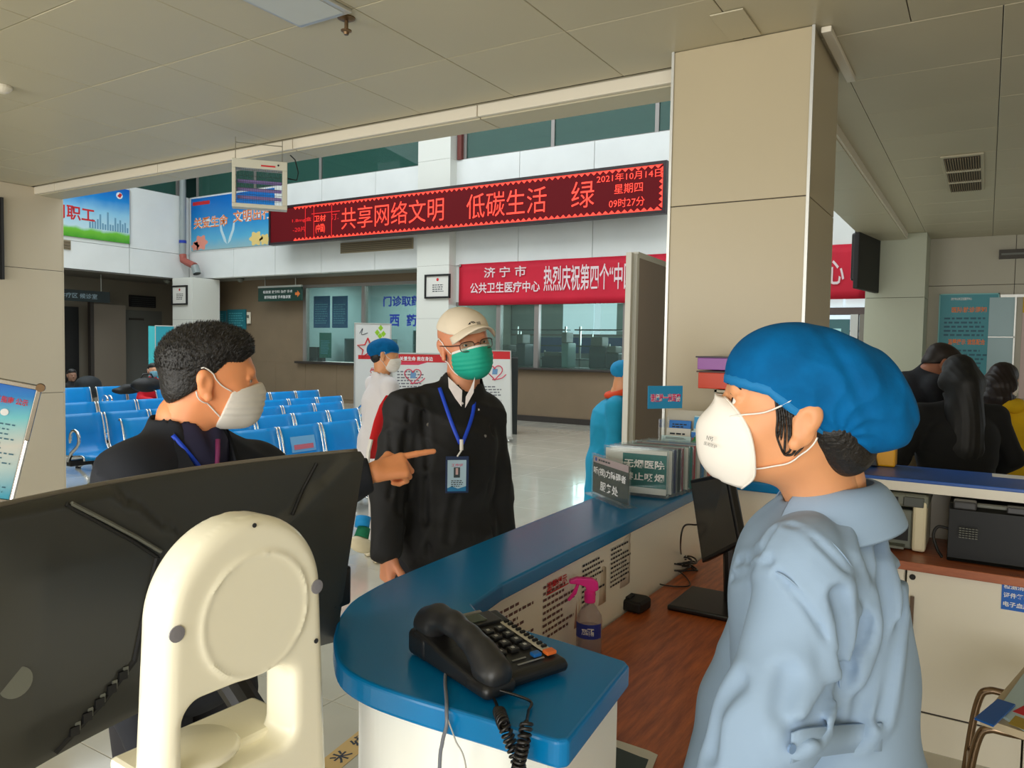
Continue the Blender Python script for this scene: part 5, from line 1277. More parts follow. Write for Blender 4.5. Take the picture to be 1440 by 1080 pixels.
class Head:
    def __init__(s, c, yaw, pitch=0, roll=0, sc=1.0, female=False):
        s.c = np.array(c, float); s.M = axes(yaw, pitch, roll); s.sc = sc; s.f = Field(.012)
        A = s.ell
        A((0, -.014, .035), (.075, .096, .083), k=.02)
        A((0, .028, -.01), (.064, .068, .088), k=.03)
        A((0, .032, -.062), (.052, .054, .045), k=.03)
        A((0, .070, -.094), (.020, .018, .017), k=.02)
        for q in (-1, 1):
            A((q * .040, .052, -.028), (.024, .028, .028), k=.02)
            A((q * .031, .106, .004), (.017, .016, .011), k=.012, sub=True)
        s.capl((-.030, .084, .022), (.030, .084, .022), .011, .011, k=.014)
        s.capl((0, .088, .010), (0, .108, -.026), .0075, .0115, k=.010)
        for q in (-1, 1): A((q * .011, .098, -.031), (.0075, .009, .007), k=.006)
        for q in (-1, 1):
            s.capl((q * .019, .0865, .012), (q * .043, .080, .010), .0076, .0064, k=.003); s.capl((q * .020, .086, -.004), (q * .042, .079, -.003), .0060, .0052, k=.003)
        A((0, .088, -.054), (.022, .010, .006), k=.006); A((0, .087, -.064), (.019, .010, .007), k=.006)
        for q in (-1, 1):
            A((q * .076, -.012, -.006), (.008, .017, .031), k=.006); A((q * .081, -.018, .008), (.008, .014, .020), k=.005)
            A((q * .088, -.008, -.002), (.006, .009, .016), k=.004, sub=True); A((q * .079, -.004, -.034), (.006, .009, .010), k=.005)
    def w(s, p): return s.c + s.M.T @ (np.array(p, float) * s.sc)
    def ell(s, p, r, k=None, sub=False, M=None): s.f.ell(s.w(p), np.array(r) * s.sc, s.M if M is None else M @ s.M, k, sub)
    def capl(s, a, b, ra, rb, k=None): s.f.cap(s.w(a), s.w(b), ra * s.sc, rb * s.sc, k)
    def clip(s, p, n_): return (s.w(p), s.M.T @ np.array(n_, float))
    def local(s, P): return ((P - s.c) @ s.M.T) / s.sc
    def snap(s, pts, off=.0025):
        out = []
        for p in pts:
            q = s.w(p)
            for _ in range(6):
                d = s.f.dist(q[None])[0]; g_ = np.array([s.f.dist((q + e)[None])[0] - s.f.dist((q - e)[None])[0] for e in np.eye(3) * .001])
                q = q - nrm(g_ + 1e-9) * (d - off)
            out.append(q)
        return out
SKIN = mat('skin', (226, 164, 128), .5, noise=(14, .06), sss=.12)
SKIN2 = mat('skin_warm', (214, 142, 106), .5, noise=(14, .07), sss=.12)
SKIN3 = mat('skin_nurse', (222, 156, 110), .48, noise=(12, .05), sss=.12)
HAIR = mat('hair_black', (20, 16, 14), .5, noise=(90, .5), bump=(140, .8, .004))
EYEW = mat('eye_white', (226, 220, 214), .25); IRIS = mat('iris', (34, 22, 18), .15)
MASKW = mat('mask_white', (238, 232, 224), .7, bump=(60, .15, .001))
MASKG = mat('mask_green', (20, 172, 146), .7, bump=(120, .2, .001)); MASKB = mat('mask_blue', (120, 176, 196), .7)
CAPB = mat('bouffant_blue', (0, 92, 150), .8, spec=.15, noise=(26, .12), bump=(90, .35, .002))
COATB = mat('uniform_blue', (144, 168, 195), .8, noise=(4, .03), bump=(700, .12, .0006))
JACK = mat('jacket_black', (18, 18, 20), .75, noise=(5, .15), bump=(300, .2, .0008))
NAVY = mat('suit_navy', (22, 26, 36), .8, noise=(6, .12), bump=(400, .2, .0008))
SHIRTW = mat('shirt_white', (222, 214, 212), .8, noise=(40, .06)); SHIRTN = mat('shirt_navy', (34, 32, 62), .8)
TROUS = mat('trousers_dark', (30, 30, 36), .85); CAPW = mat('cap_cream', (228, 214, 192), .8, bump=(300, .2, .0006))
STRAP = mat('strap_white', (238, 234, 228), .6); LANY = mat('lanyard_blue', (20, 70, 210), .5)
def eyes(h, parent, body_r=.0125, sides=(-1, 1)):
    for q in sides:
        c = h.w((q * .031, .0765, .004)); ax = h.M
        o = part('eye', MB().lathe([(.0125 * math.sin(a), .0125 * math.cos(a)) for a in np.linspace(.02, 3.1, 10)], c, 14, np.array([ax[0], -ax[2], ax[1]])), EYEW, parent, smooth=True)
        part('iris', MB().lathe([(.0062, .0108), (.005, .0122), (.0005, .0128)], c, 14, np.array([ax[0], -ax[2], ax[1]])), IRIS, o)
def hand_field(wrist, d, palm_n, thumb, curls, spread=.12, sc=1.0, thumb_in=.3, f=None):
    """d: towards the fingers, palm_n: out of the palm, thumb: thumb side"""
    f = f or Field(.006); d = nrm(d); pn = nrm(np.array(palm_n) - d * np.dot(palm_n, d)); th = nrm(np.array(thumb) - d * np.dot(thumb, d) - pn * np.dot(thumb, pn)); w0 = np.array(wrist, float)
    Q = lambda a, b, c: w0 + (d * a + th * b + pn * c) * sc
    f.cap(Q(-.05, 0, 0), Q(.005, 0, 0), .027 * sc, .026 * sc, k=.01)
    for b0, b1 in ((.020, .030), (.008, .011), (-.006, -.009), (-.018, -.027)): f.cap(Q(.008, b0 * .8, 0), Q(.078, b1, 0), .0155 * sc, .0125 * sc, k=.012)
    f.ell(Q(.03, .026, .012), np.array([.03, .016, .015]) * sc, np.array([d, th, pn]), k=.012)
    Ls = ((.043, .026, .022), (.048, .030, .023), (.044, .027, .022), (.034, .021, .019)); bs = (.030, .0105, -.009, -.027); rs = (.0092, .0095, .009, .008)
    for i in range(4):
        p = Q(.084 - (.006 if i in (0, 2) else 0) - (.014 if i == 3 else 0), bs[i], 0); a = 0; dd_ = d + th * bs[i] * spread * 8
        for j, l in enumerate(Ls[i]):
            a += curls[i][j]; v = nrm(dd_) * math.cos(a) + pn * math.sin(a); q = p + v * l * sc
            f.cap(p, q, rs[i] * sc * (1 - .07 * j), rs[i] * sc * (1 - .07 * (j + 1)), k=.003); p = q
    p = Q(.022, .030, .010); v = nrm(d * .65 + th * .75 + pn * .25)
    for j, l in enumerate((.040, .030, .025)):
        q = p + v * l * sc; f.cap(p, q, (.0125 - .0012 * j) * sc, (.0115 - .0012 * j) * sc, k=.005); p = q; v = nrm(v * (1 - thumb_in) + (d * .7 - th * .55 + pn * .5) * thumb_in)
    return f
RELAX = [(.35, .4, .25), (.4, .45, .3), (.45, .5, .3), (.5, .5, .35)]
def frame_axes(yaw): return np.array([(math.sin(math.radians(yaw)), -math.cos(math.radians(yaw)), 0), (math.cos(math.radians(yaw)), math.sin(math.radians(yaw)), 0), (0, 0, 1.0)])
def folds(amp, dirs, seed=0):
    r_ = np.random.RandomState(seed); ph = r_.uniform(0, 6, 20)
    def g_(P):
        out = 0
        for i, (dv, fq) in enumerate(dirs):
            dv = np.array(dv, float); warp = np.sin(P @ np.array([3.1, 2.3, 4.7]) * 1.7 + ph[i]) * 1.3 + np.sin(P @ np.array([-5.2, 6.1, 7.3]) + ph[i + 5])
            out = out + amp * (1 - np.abs(np.sin((P @ dv) * fq + warp + ph[i + 9]))) ** 2.2 * (.5 + .5 * np.sin(P @ np.array([7., -6, 5]) * 1.3 + ph[i]))
        return -out
    return g_
def torso(f, chest, pelvis, yaw, w=.19, dp=.125, k=.05, hem=None, flare=1.0):
    A = frame_axes(yaw); chest = np.array(chest, float); pelvis = np.array(pelvis, float); up = nrm(chest - pelvis); fw = nrm(A[1] - up * A[1].dot(up)); sd = np.cross(fw, up); M_ = np.array([sd, fw, up])
    L = np.linalg.norm(chest - pelvis)
    f.ell(chest - up * .02, (w * .92, dp * 1.02, .17), M_, k); f.ell(chest * .55 + pelvis * .45, (w * .88, dp, L * .42), M_, k); f.ell(pelvis, (w * .93 * flare, dp * 1.05 * flare, .16), M_, k)
    if hem: f.ell(pelvis - up * hem, (w * .98 * flare, dp * 1.1 * flare, .16), M_, k)
    return M_
def legs_feet(f, feet, pelvis, yaw, hipw=.09, r=(.085, .062, .05, .045)):
    A = frame_axes(yaw); out = []
    for q in (-1, 1):
        hip = np.array(pelvis) + A[0] * q * hipw - np.array([0, 0, .03]); ft = np.array(feet) + A[0] * q * (hipw + .01); an = np.array([ft[0], ft[1], .09]); kn = (hip + an) / 2 + A[1] * .02
        f.cap(hip, kn, r[0], r[1]); f.cap(kn, an, r[1], r[3]); out.append((an, A))
    return out
def shoe(parent, an, A, mt, sc=1.0):
    f = Field(.02); f.ell(np.array([an[0], an[1], .035]) + A[1] * .06, (.042, .095, .033), A); f.ell(np.array([an[0], an[1], .06]) - A[1] * .02, (.037, .05, .05), A); f.box(np.array([an[0], an[1], .012]) + A[1] * .04, (.044, .125, .012), A, .01)
    return fmesh('shoe', [f.mesh(.009, clips=[((0, 0, .001), (0, 0, -1))])], mt, parent)
def ribbon(pts, widthv, w, mt, parent, name='strap', th=.0012):
    P = [[np.array(p) - widthv[i] * w / 2, np.array(p) + widthv[i] * w / 2] for i, p in enumerate(pts)]
    return part(name, MB().grid(P), mt, parent, smooth=True, solid=th)
def snapf(f, p, off, toward=None):
    q = np.array(p, float)
    for _ in range(8):
        d = f.dist(q[None])[0]; g_ = np.array([f.dist((q + e)[None])[0] - f.dist((q - e)[None])[0] for e in np.eye(3) * .002]); q = q - nrm(g_ + 1e-9) * np.clip(d - off, -.05, .05)
    return q, nrm(g_ + 1e-9)
def strap_(h, pts, r, parent, flat=None, off=.0028, n=5):
    M2 = h.M; w = [((np.array(p) - h.c) @ M2.T) / h.sc for p in spline([h.w(p) for p in pts], n)]
    return part('mask_strap', MB().tube(h.snap(w, off), r, 6, flat=flat), STRAP, parent, smooth=True)
def hit(f, px, py, off=.003, d0=.6, d1=7.0):
    """first point of a field's surface along a sight line"""
    p = at(px, py, d0); v = nrm(p - CAM); s_ = np.linalg.norm(p - CAM)
    for _ in range(90):
        q = CAM + v * s_; d = f.dist(q[None])[0] - off
        if d < .0004: return q
        s_ += max(d * .7, .0004)
        if s_ > d1: break
    return q
def lany_hit(parent, f, pts, w=.014, off=.005, mt=None, name='lanyard'):
    P = spline([np.array((px, py, 0.)) for px, py in pts], 5); P = [hit(f, p[0], p[1], off) for p in P]
    for _ in range(6): P = [P[0]] + [(P[i - 1] + 2 * P[i] + P[i + 1]) / 4 for i in range(1, len(P) - 1)] + [P[-1]]
    W_ = [nrm(np.cross(nrm(P[min(i + 1, len(P) - 1)] - P[max(i - 1, 0)] + 1e-9), nrm(P[i] - CAM))) for i in range(len(P))]
    return ribbon(P, W_, w, mt or LANY, parent, name)
def creases(f, lines):
    """folds pressed into cloth: (pixel polyline, width, depth) found on the garment's own surface"""
    L = [([hit(f, px, py, 0) for px, py in pts], w, a) for pts, w, a in lines]
    def g_(P):
        out = np.zeros(P.shape[:-1])
        for pts, w, a in L:
            dm = np.full(P.shape[:-1], 9.)
            for i in range(len(pts) - 1):
                A_, B_ = pts[i], pts[i + 1]; ab = B_ - A_; t_ = np.clip((P - A_) @ ab / (ab @ ab + 1e-9), 0, 1); dm = np.minimum(dm, np.linalg.norm(P - A_ - t_[..., None] * ab, axis=-1))
            out = out + a * (np.exp(-(dm / w) ** 2) - .45 * np.exp(-((dm - 2.0 * w) / (w * 1.1)) ** 2))
        return out
    return g_
def surgical_mask(h, mt, parent, white_edge=True, strap=True):
    f = Field(.03); 
    def E(p, r, k=.03): f.ell(h.w(p), np.array(r) * h.sc, h.M, k)
    E((0, .028, -.01), (.068, .072, .092)); E((0, .034, -.062), (.060, .062, .054)); E((0, .052, -.045), (.058, .062, .058)); E((0, .092, -.030), (.020, .028, .026)); E((0, .082, -.075), (.034, .030, .030))
    ple = lambda P: -.0012 * np.sin(h.local(P)[..., 2] * 420) * (np.abs(h.local(P)[..., 2] + .05) < .03)
    cl = [h.clip((0, 0, -.026), (0, -.20, 1)), h.clip((0, 0, -.114), (0, 0, -1)), h.clip((0, .034, -.05), (0, -1, .35))]
    o = fmesh('face_mask', [f.mesh(.003, clips=cl, disp=ple)], mt, parent)
    if white_edge:
        cl2 = [h.clip((0, 0, -.024), (0, -.20, 1)), h.clip((0, 0, -.032), (0, .20, -1)), h.clip((0, .035, -.05), (0, -1, .35))]
        fmesh('mask_edge', [f.mesh(.002, off=.0012, clips=cl2)], STRAP, o)
    if strap:
        for q in (-1, 1):
            strap_(h, [(q * .060, .044, -.020), (q * .067, .022, -.006), (q * .074, .004, .012), (q * .080, -.022, .028)], .0018, o)
            strap_(h, [(q * .052, .034, -.092), (q * .062, .010, -.066), (q * .070, -.010, -.044), (q * .078, -.030, -.022)], .0018, o)
    return o
def hair_short(h, mt, parent, top=.012, vox=.003, disp_amp=.004, line=.045, tufts=4200):
    f = Field(.02); f.ell(h.w((0, -.018, .040)), np.array((.079, .100, .086)) * h.sc, h.M, .02); f.ell(h.w((0, -.045, -.02)), np.array((.068, .060, .06)) * h.sc, h.M, .02); f.ell(h.w((0, .025, .078)), np.array((.062, .066, .044)) * h.sc, h.M, .03)
    r_ = np.random.RandomState(4); D = r_.normal(size=(9, 3)) * 430
    def dsp(P):
        q = h.local(P); s_ = 0
        for i in range(9): s_ = s_ + np.sin(q @ D[i] + i)
        return -.5 * disp_amp * np.abs(s_) / 4 * np.clip((q[..., 2] + .02) * 18, .25, 1)
    def inter(P):
        q = h.local(P); y, z, x = q[..., 1], q[..., 2], np.abs(q[..., 0])
        front = y - (.062 + .0 * z) - np.clip((z - line) * 1.4, -.2, .05)       # forehead line
        temple = np.where(z < line, y - (.030 - (line - z) * .9), -1)
        ear = np.maximum(y + .048, .045 - x) * 0 - 1
        low = -.075 - z + np.clip(y + .06, 0, .2) * .9                          # nape rises towards the ear
        return np.maximum(np.maximum(front, temple), low)
    V, F = f.mesh(vox, disp=dsp, inter=inter); o = fmesh('hair', [(V, F)], mt, parent)
    q = h.local(V); ok = np.where((q[:, 2] > .02) & (q[:, 1] < .09))[0]; r2 = np.random.RandomState(9); mb = MB()
    for i in r2.choice(ok, min(tufts, len(ok)), replace=False):
        n_ = nrm(V[i] - h.w((0, -.01, .0)) ); n_ = nrm(n_ + h.M[2] * .5 + h.M[1] * .5 + r2.normal(size=3) * .16); a = nrm(np.cross(n_, r2.normal(size=3))); b = np.cross(n_, a); L_ = r2.uniform(.005, .012); p = V[i] - n_ * .003
        mb.add([p + a * .0011, p - a * .0006 + b * .0009, p - a * .0006 - b * .0009, p + n_ * L_], [(0, 1, 3), (1, 2, 3), (2, 0, 3)])
    part('hair_tufts', mb, mt, o, kind='stuff')
    return o
# white device body (one moulded shell)
f = Field(.012)
Md = np.array([df.r, (0, 0, 1.0), df.n])
zc_ = 1.284
def DP(a, z, c=0): return df.p(a, z, c)
f.box(DP(0, 1.02, -.028), (.122, .27, .030), Md, .022, k=.004)
f.ell(DP(0, zc_, -.028), (.100, .100, .3), Md, k=.004)
fb = Field(.004); fb.box(DP(.0, 1.0, -.028), (.100, .295, .034), Md, .02)
def inter(P):
    q = P - df.o; a = q @ df.r; z = P[..., 2]; c = q @ df.n
    # outline: straight below the disc centre, arched above; slightly wider at the foot
    wv = .101 + np.clip(zc_ - z, 0, .6) * .05
    lower = np.abs(a + .0) - wv; upper = np.sqrt(a ** 2 + np.maximum(z - zc_, 0) ** 2 * .95) - .101
    out = np.where(z < zc_, lower, upper)
    e = np.clip(.016 - (-out), 0, .016); depth = .030 - (.016 - np.sqrt(np.maximum(.016 ** 2 - e ** 2, 0)))
    d = np.maximum(out, np.abs(c + .030) - depth)
    # opening with rounded corners
    def rb(a0, a1, z0, z1, r):
        x = np.abs(a - (a0 + a1) / 2) - ((a1 - a0) / 2 - r); y = np.abs(z - (z0 + z1) / 2) - ((z1 - z0) / 2 - r)
        return np.sqrt(np.maximum(x, 0) ** 2 + np.maximum(y, 0) ** 2) + np.minimum(np.maximum(x, y), 0) - r
    hole = rb(-.083, .058, 1.108, 1.206, .022)
    h = np.clip(.5 - .5 * (d + hole) / .012, 0, 1); d = d + (-hole - d) * h + .012 * h * (1 - h)
    ring = np.abs(np.sqrt((a - .005) ** 2 + (z - zc_ + .006) ** 2) - .069) ; d = d - .0022 * np.exp(-(ring / .003) ** 2) - .0012 * (np.sqrt((a - .005) ** 2 + (z - zc_ + .006) ** 2) < .069)
    return d
big = Field(.01); big.box(DP(0, 1.08, -.03), (.14, .33, .034), Md, .001)
part_dev = fmesh('shell', [big.mesh(.0028, off=.004, inter=inter, clips=[((0, 0, .785), (0, 0, -1))])], WD, t)
for a, z, nm, r_ in ((.0, 1.379, 'screw_hole', .0026), (.088, 1.222, 'screw_hole', .003), (-.09, 1.125, 'screw_hole', .003)):
    part(nm, MB().lathe([(r_, 0), (r_, .001)], DP(a, z, .0005), 12, np.array([df.r, df.u, df.n])), DGREY, t)
for a, z in ((-.092, 1.285), (.089, 1.288)):
    part('plug', MB().lathe([(.0085, 0), (.0085, .0015), (.004, .002)], DP(a, z, .0), 18, np.array([df.r, df.u, df.n])), mat('plug_grey', (140, 138, 146), .3), t)
part('oval_pad', MB().lathe([(.050, 0), (.051, .004), (.046, .009), (.0, .010)], DP(-.035, 1.118, -.062), 28, np.array([df.r * 1.0, -df.n, (0, 0, 1)])), WD, t, smooth=True)
part('rear_tray', MB().box(DP(0, 1.108, -.085), (.19, .09, .016), np.array([df.r, df.n, (0, 0, 1.0)])), WD, t, bevel=.006)

# telephone handset
f = Field(.010); ang = np.array([dT, eT, (0, 0, 1.0)])
def HP(u, w, v=-.063): return TP(u, v, w)
hz = lambda u: .083 - .25 * (u + .11) * .36
f.ell(HP(-.098, .060), (.028, .023, .018), ang); f.ell(HP(.098, .042), (.026, .023, .016), ang)
pts = [(-.11, .070), (-.07, .082), (-.02, .083), (.03, .074), (.07, .061), (.108, .046)]
for (a, b), (c_, d_) in zip(pts[:-1], pts[1:]): f.cap(HP(a, b), HP(c_, d_), .0135, .0135, k=.03)
f.box(HP(-.098, .052), (.026, .022, .014), ang, .01); f.box(HP(.100, .034), (.024, .022, .013), ang, .01)
fmesh('handset', [f.mesh(.0028)], mat('handset_black', (40, 40, 41), .4), tel)
f = Field(.01); f.box(HP(-.1, .026), (.030, .030, .022), ang, .01); f.box(HP(.095, .016), (.030, .030, .012), ang, .01)
f.cap(HP(-.1, .020), HP(.095, .010), .014, .012)
fmesh('cradle', [f.mesh(.004)], MATS['phone_black'], tel)

# ================================================================== PEOPLE
def person(label, loc, group=None): return thing('person', label, 'person', loc, group)
# ---------------------------------------------------------------- 1. man in the cream cap
D0 = 2.62
hc = at(653, 484, D0)
P1 = person('man in cream cap, glasses, green mask and black jacket standing beyond the counter', (hc[0], hc[1], 0))
h = Head(hc, -31, 0, 11, 1.04)
by = -36
A = frame_axes(by)
nb = at(650, 552, D0 + .02)
shR = at(570, 576, 2.53); shL = at(683, 582, 2.70)
chest = (shR + shL) / 2 - np.array([0, 0, .10]); pelvis = np.array([chest[0] - .01, chest[1] + .01, .90])
elR = at(545, 682, 2.50); wrR = at(545, 780, 2.42); elL = shL + A[0] * -.055 + np.array([0, 0, -.28]) + A[1] * -.03; wrL = elL + A[1] * .10 + np.array([0, 0, -.22])
skin = Field(.02)
h.f.cap(h.w((0, -.02, -.05)), nb, .056, .060, k=.03)
skin.cap(nb + (0, 0, .05), nb - (0, 0, .08), .058, .08); torso(skin, chest, pelvis, by, .13, .08); 
for a, b, c in ((shR, elR, wrR), (shL, elL, wrL)): skin.cap(a, b, .045, .038); skin.cap(b, c, .038, .027)
lg = legs_feet(skin, (pelvis[0], pelvis[1], 0), pelvis, by)
hd = hand_field(wrR, (-.02, .0, -1), -A[0] + A[1] * -.2, A[1], RELAX)
hd2 = hand_field(wrL, (.0, 0, -1), A[0], A[1], RELAX)
fmesh('body', [h.f.mesh(.0032), skin.mesh(.012), hd.mesh(.0035), hd2.mesh(.005)], SKIN2, P1)
eyes(h, P1)
jk = Field(.035)
torso(jk, chest, pelvis + (0, 0, .02), by, .195, .140, k=.05, hem=.0, flare=1.08)
jk.cap(shR, shL, .056, .056, k=.05); jk.cap(nb - (0, 0, .0), shR, .056, .056, k=.03); jk.cap(nb - (0, 0, .0), shL, .056, .056, k=.03)
for a, b, c in ((shR, elR, wrR), (shL, elL, wrL)):
    jk.cap(a, b, .060, .058, k=.03); jk.cap(b, b * .08 + c * .92, .058, .048, k=.03)
jk.cap(nb - (0, 0, .05), nb + (0, 0, .030) - A[1] * .01, .084, .076, k=.02)                     # stand collar
jk.cap(nb - (0, 0, .02), nb + (0, 0, .16) - A[1] * .01, .064, .078, k=.005, sub=True)
v0 = nb + A[1] * .10
jk.cap(nb + A[1] * .12 + (0, 0, .06), nb + A[1] * .185 - (0, 0, .11), .072, .034, k=.006, sub=True)   # open V at the throat
wr_cl = [((0, 0, wrR[2] - .0), (0, 0, -1))]
cj = creases(jk, [([(575, 560), (568, 640), (560, 720)], .010, .010), ([(592, 560), (602, 640), (598, 720), (604, 780)], .010, .009), ([(690, 600), (686, 680), (692, 750)], .009, .009), ([(640, 700), (630, 760)], .012, .009), ([(548, 610), (556, 660), (548, 700)], .008, .007), ([(655, 600), (660, 660), (664, 760)], .003, .004)])
jk_fold0 = folds(.009, [((6, 2, 14), 1.6), ((-9, 5, 9), 1.5), ((3, 12, -8), 1.3)], 1)
fmesh('jacket', [jk.mesh(.008, disp=lambda P: cj(P) + jk_fold0(P), clips=[((0, 0, .735), (0, 0, -1))])], JACK, P1)
sh_ = Field(.02); sh_.cap(nb - (0, 0, .05) + A[1] * .012, nb - (0, 0, .012), .083, .068, k=.02); torso(sh_, chest - (0, 0, .02), pelvis, by, .150, .102)
sh_.cap(nb + A[1] * .075 + (0, 0, .02), nb + A[1] * .10 - (0, 0, .09), .026, .006, k=.01, sub=True)
sh_.cap(nb, nb + (0, 0, .12), .060, .075, k=.005, sub=True)
fmesh('shirt', [sh_.mesh(.007)], SHIRTW, P1)
for pts in ([(630, 530), (650, 549), (649, 572), (640, 560), (631, 545)], [(668, 530), (666, 552), (654, 574), (655, 558), (662, 545)]):
    part('collar', MB().prism([(0, 0)] * 0 + [(px, py) for px, py in pts], 2.475, 2.479, lambda u, v, w: at(u, v, w)), SHIRTW, P1)
tr = Field(.03); tr.ell(pelvis - (0, 0, .02), (.17, .125, .15), A); 
for an, A_ in lg:
    hip = pelvis + (an - pelvis) * np.array([1, 1, 0]) - (0, 0, .04); kn = (hip + an) / 2 + A[1] * .02; tr.cap(hip, kn, .098, .075); tr.cap(kn, an - (0, 0, .04), .075, .062); shoe(P1, an, A, BLACKM)
fmesh('trousers', [tr.mesh(.012, disp=folds(.006, [((5, 3, 16), 1.4)], 3))], TROUS, P1)
surgical_mask(h, MASKG, P1)
# short grey-black sideburn hair under the cap, cap with brim and mark, spectacles
f = Field(.02); f.ell(h.w((0, -.03, .01)), (.0775, .082, .07), h.M); f.ell(h.w((0, -.045, -.02)), (.064, .062, .05), h.M)
fmesh('hair', [f.mesh(.004, inter=lambda P: np.maximum(h.local(P)[..., 1] - .018, -.05 - h.local(P)[..., 2]))], mat('hair_grey', (50, 46, 44), .6), P1)
f = Field(.02); f.ell(h.w((0, -.010, .040)), (.084, .104, .088), h.M); f.ell(h.w((0, .045, .05)), (.070, .056, .056), h.M, .03)
cb = fmesh('cap', [f.mesh(.0035, clips=[h.clip((0, .06, .042), (0, -.22, -1))], disp=folds(.0015, [((20, 8, 30), 1.2)], 2))], CAPW, P1)
P = []
for i in range(15):
    a = -1.15 + 2.3 * i / 14; row = []
    for k in range(7):
        r_ = k / 6; x = math.sin(a) * (.078 + .004 * r_); y = .030 + math.cos(a) * (.068 + .070 * r_ * math.cos(a * .55)); z = .060 + .006 * r_ - .012 * r_ * r_ - .034 * math.sin(abs(a)) ** 2 * (1 + r_ * .5)
        row.append(h.w((x, y, z)))
    P.append(row)
part('brim', MB().grid(P), CAPW, cb, smooth=True, solid=.0035)
fm_ = lambda x, z: None
def on_cap(x, z):
    p = snapf(f, h.w((x, .12, z)), .0006)[0]; return p
lg_ = MB()
for r0, r1, x0 in ((.020, .015, .010), (.013, .008, .010)):
    P0 = [on_cap(x0 - r0 * math.cos(a) * -1, .084 - .010 + r0 * math.sin(a) * .6) for a in np.linspace(1.57, 3.1, 6)]; P1_ = [on_cap(x0 + r1 * math.cos(a), .084 - .010 + r1 * math.sin(a) * .6) for a in np.linspace(1.57, 3.1, 6)]
    P0 = [on_cap(x0 + r0 * math.cos(a), .074 + r0 * math.sin(a) * .6) for a in np.linspace(1.57, 3.1, 6)]
    lg_.grid([P0, P1_])
for k in range(3):
    P0 = [on_cap(-.034 + .020 * t_, .078 - .006 * k) for t_ in np.linspace(0, 1, 4)]; P1_ = [on_cap(-.034 + .020 * t_, .075 - .006 * k) for t_ in np.linspace(0, 1, 4)]; lg_.grid([P0, P1_])
P0 = [on_cap(.012 + .012 * t_, .074 + .010 * (1 - t_)) for t_ in np.linspace(0, 1, 4)]; P1_ = [on_cap(.012 + .012 * t_, .073) for t_ in np.linspace(0, 1, 4)]; lg_.grid([P0, P1_])
part('cap_emblem', lg_, BLACKM, cb, label='small black arched emblem on the cap front')
gm = mat('glasses_frame', (70, 44, 40), .3, .4)
gl_ = None
for q in (-1, 1):
    pts = [h.w((q * .034 + .023 * math.copysign(abs(math.cos(a)) ** .6, math.cos(a)), .104 - .010 * abs(math.cos(a)) * (1 if math.cos(a) * q > 0 else 0), -.002 + .0155 * math.copysign(abs(math.sin(a)) ** .6, math.sin(a)))) for a in np.linspace(0, 2 * math.pi, 25)]
    o = part('spectacle_rim', MB().tube(pts, .0014, 6), gm, P1, smooth=True)
    part('spectacle_lens', MB().add([np.array(p) for p in pts[:-1]], [tuple(range(24))]), GLASS, o)
    part('spectacle_temple', MB().tube([h.w((q * .057, .094, .006)), h.w((q * .076, .05, .006)), h.w((q * .082, -.01, .008)), h.w((q * .080, -.03, -.004))], .0022, 6), gm, P1, smooth=True)
part('spectacle_bridge', MB().tube([h.w((-.011, .106, .002)), h.w((0, .110, .006)), h.w((.011, .106, .002))], .0014, 6), gm, P1, smooth=True)
# lanyard and badge
lany_hit(P1, jk, [(618, 545), (627, 572), (637, 600), (647, 624)], .012, .009)
lany_hit(P1, jk, [(667, 565), (665, 582), (658, 604), (650, 624)], .012, .009)
bc = snapf(jk, at(649, 668, 2.44), .006)[0]; tl = at(636, 643, 2.44)
bo = np.array([bc[0], bc[1], 0]); z0 = at(650, 697, 2.44)[2]; z1 = at(650, 645, 2.44)[2]
rr_ = nrm(np.cross((0, 0, 1), nrm(CAM - bc) * (1, 1, 0) + A[1] * .5)); 
bf = Fr((bc[0], bc[1], z0) + (CAM - bc) * .02 - rr_ * .037, rr_)
bh_ = z1 - z0; bg_ = part('badge', bf.b(0, .074, 0, bh_, -.001, .001), mat('badge_navy', (20, 44, 86), .3), P1, bevel=.001)
part('badge_card', bf.b(.006, .066, .006, bh_ - .012, .001, .0014), mat('badge_pale', (176, 206, 226), .4), bg_)
part('badge_photo', bf.b(.026, .046, bh_ * .42, bh_ * .70, .0015, .0019), mat('badge_photo', (44, 60, 66), .5), bg_)
part('badge_face', bf.b(.032, .040, bh_ * .50, bh_ * .68, .0019, .0021), mat('badge_face', (206, 170, 170), .5), bg_)
lettering(bf, '工作证', .018, .056, bh_ * .72, bh_ * .80, mat('badge_pink', (210, 80, 120), .5), bg_, .0017, .02)
part('badge_wave', bf.poly(MB(), [(.006, .006), (.066, .006), (.066, .022), (.040, .014), (.02, .022), (.006, .016)], .0014, .0018), mat('badge_wave', (20, 120, 176), .5), bg_)
textlines(bf, .018, .056, bh_ * .16, bh_ * .36, 4, INKD, bg_, c=.0016)
part('lanyard_clip', MB().tube([at(649, 618, 2.42), at(649, 633, 2.42)], .006, 8).tube([at(649, 633, 2.42), bf.p(.037, bh_, .002)], .0028, 6), STRAP, P1)
part('button', MB().lathe([(.006, 0), (.006, .003)], hit(jk, 602, 597, .003), 12, np.array([A[0], (0, 0, 1), A[1]])), mat('button_grey', (120, 116, 110), .4), P1)
part('button', MB().lathe([(.005, 0), (.005, .003)], hit(jk, 682, 613, .003), 12, np.array([A[0], (0, 0, 1), A[1]])), MATS['button_grey'], P1)

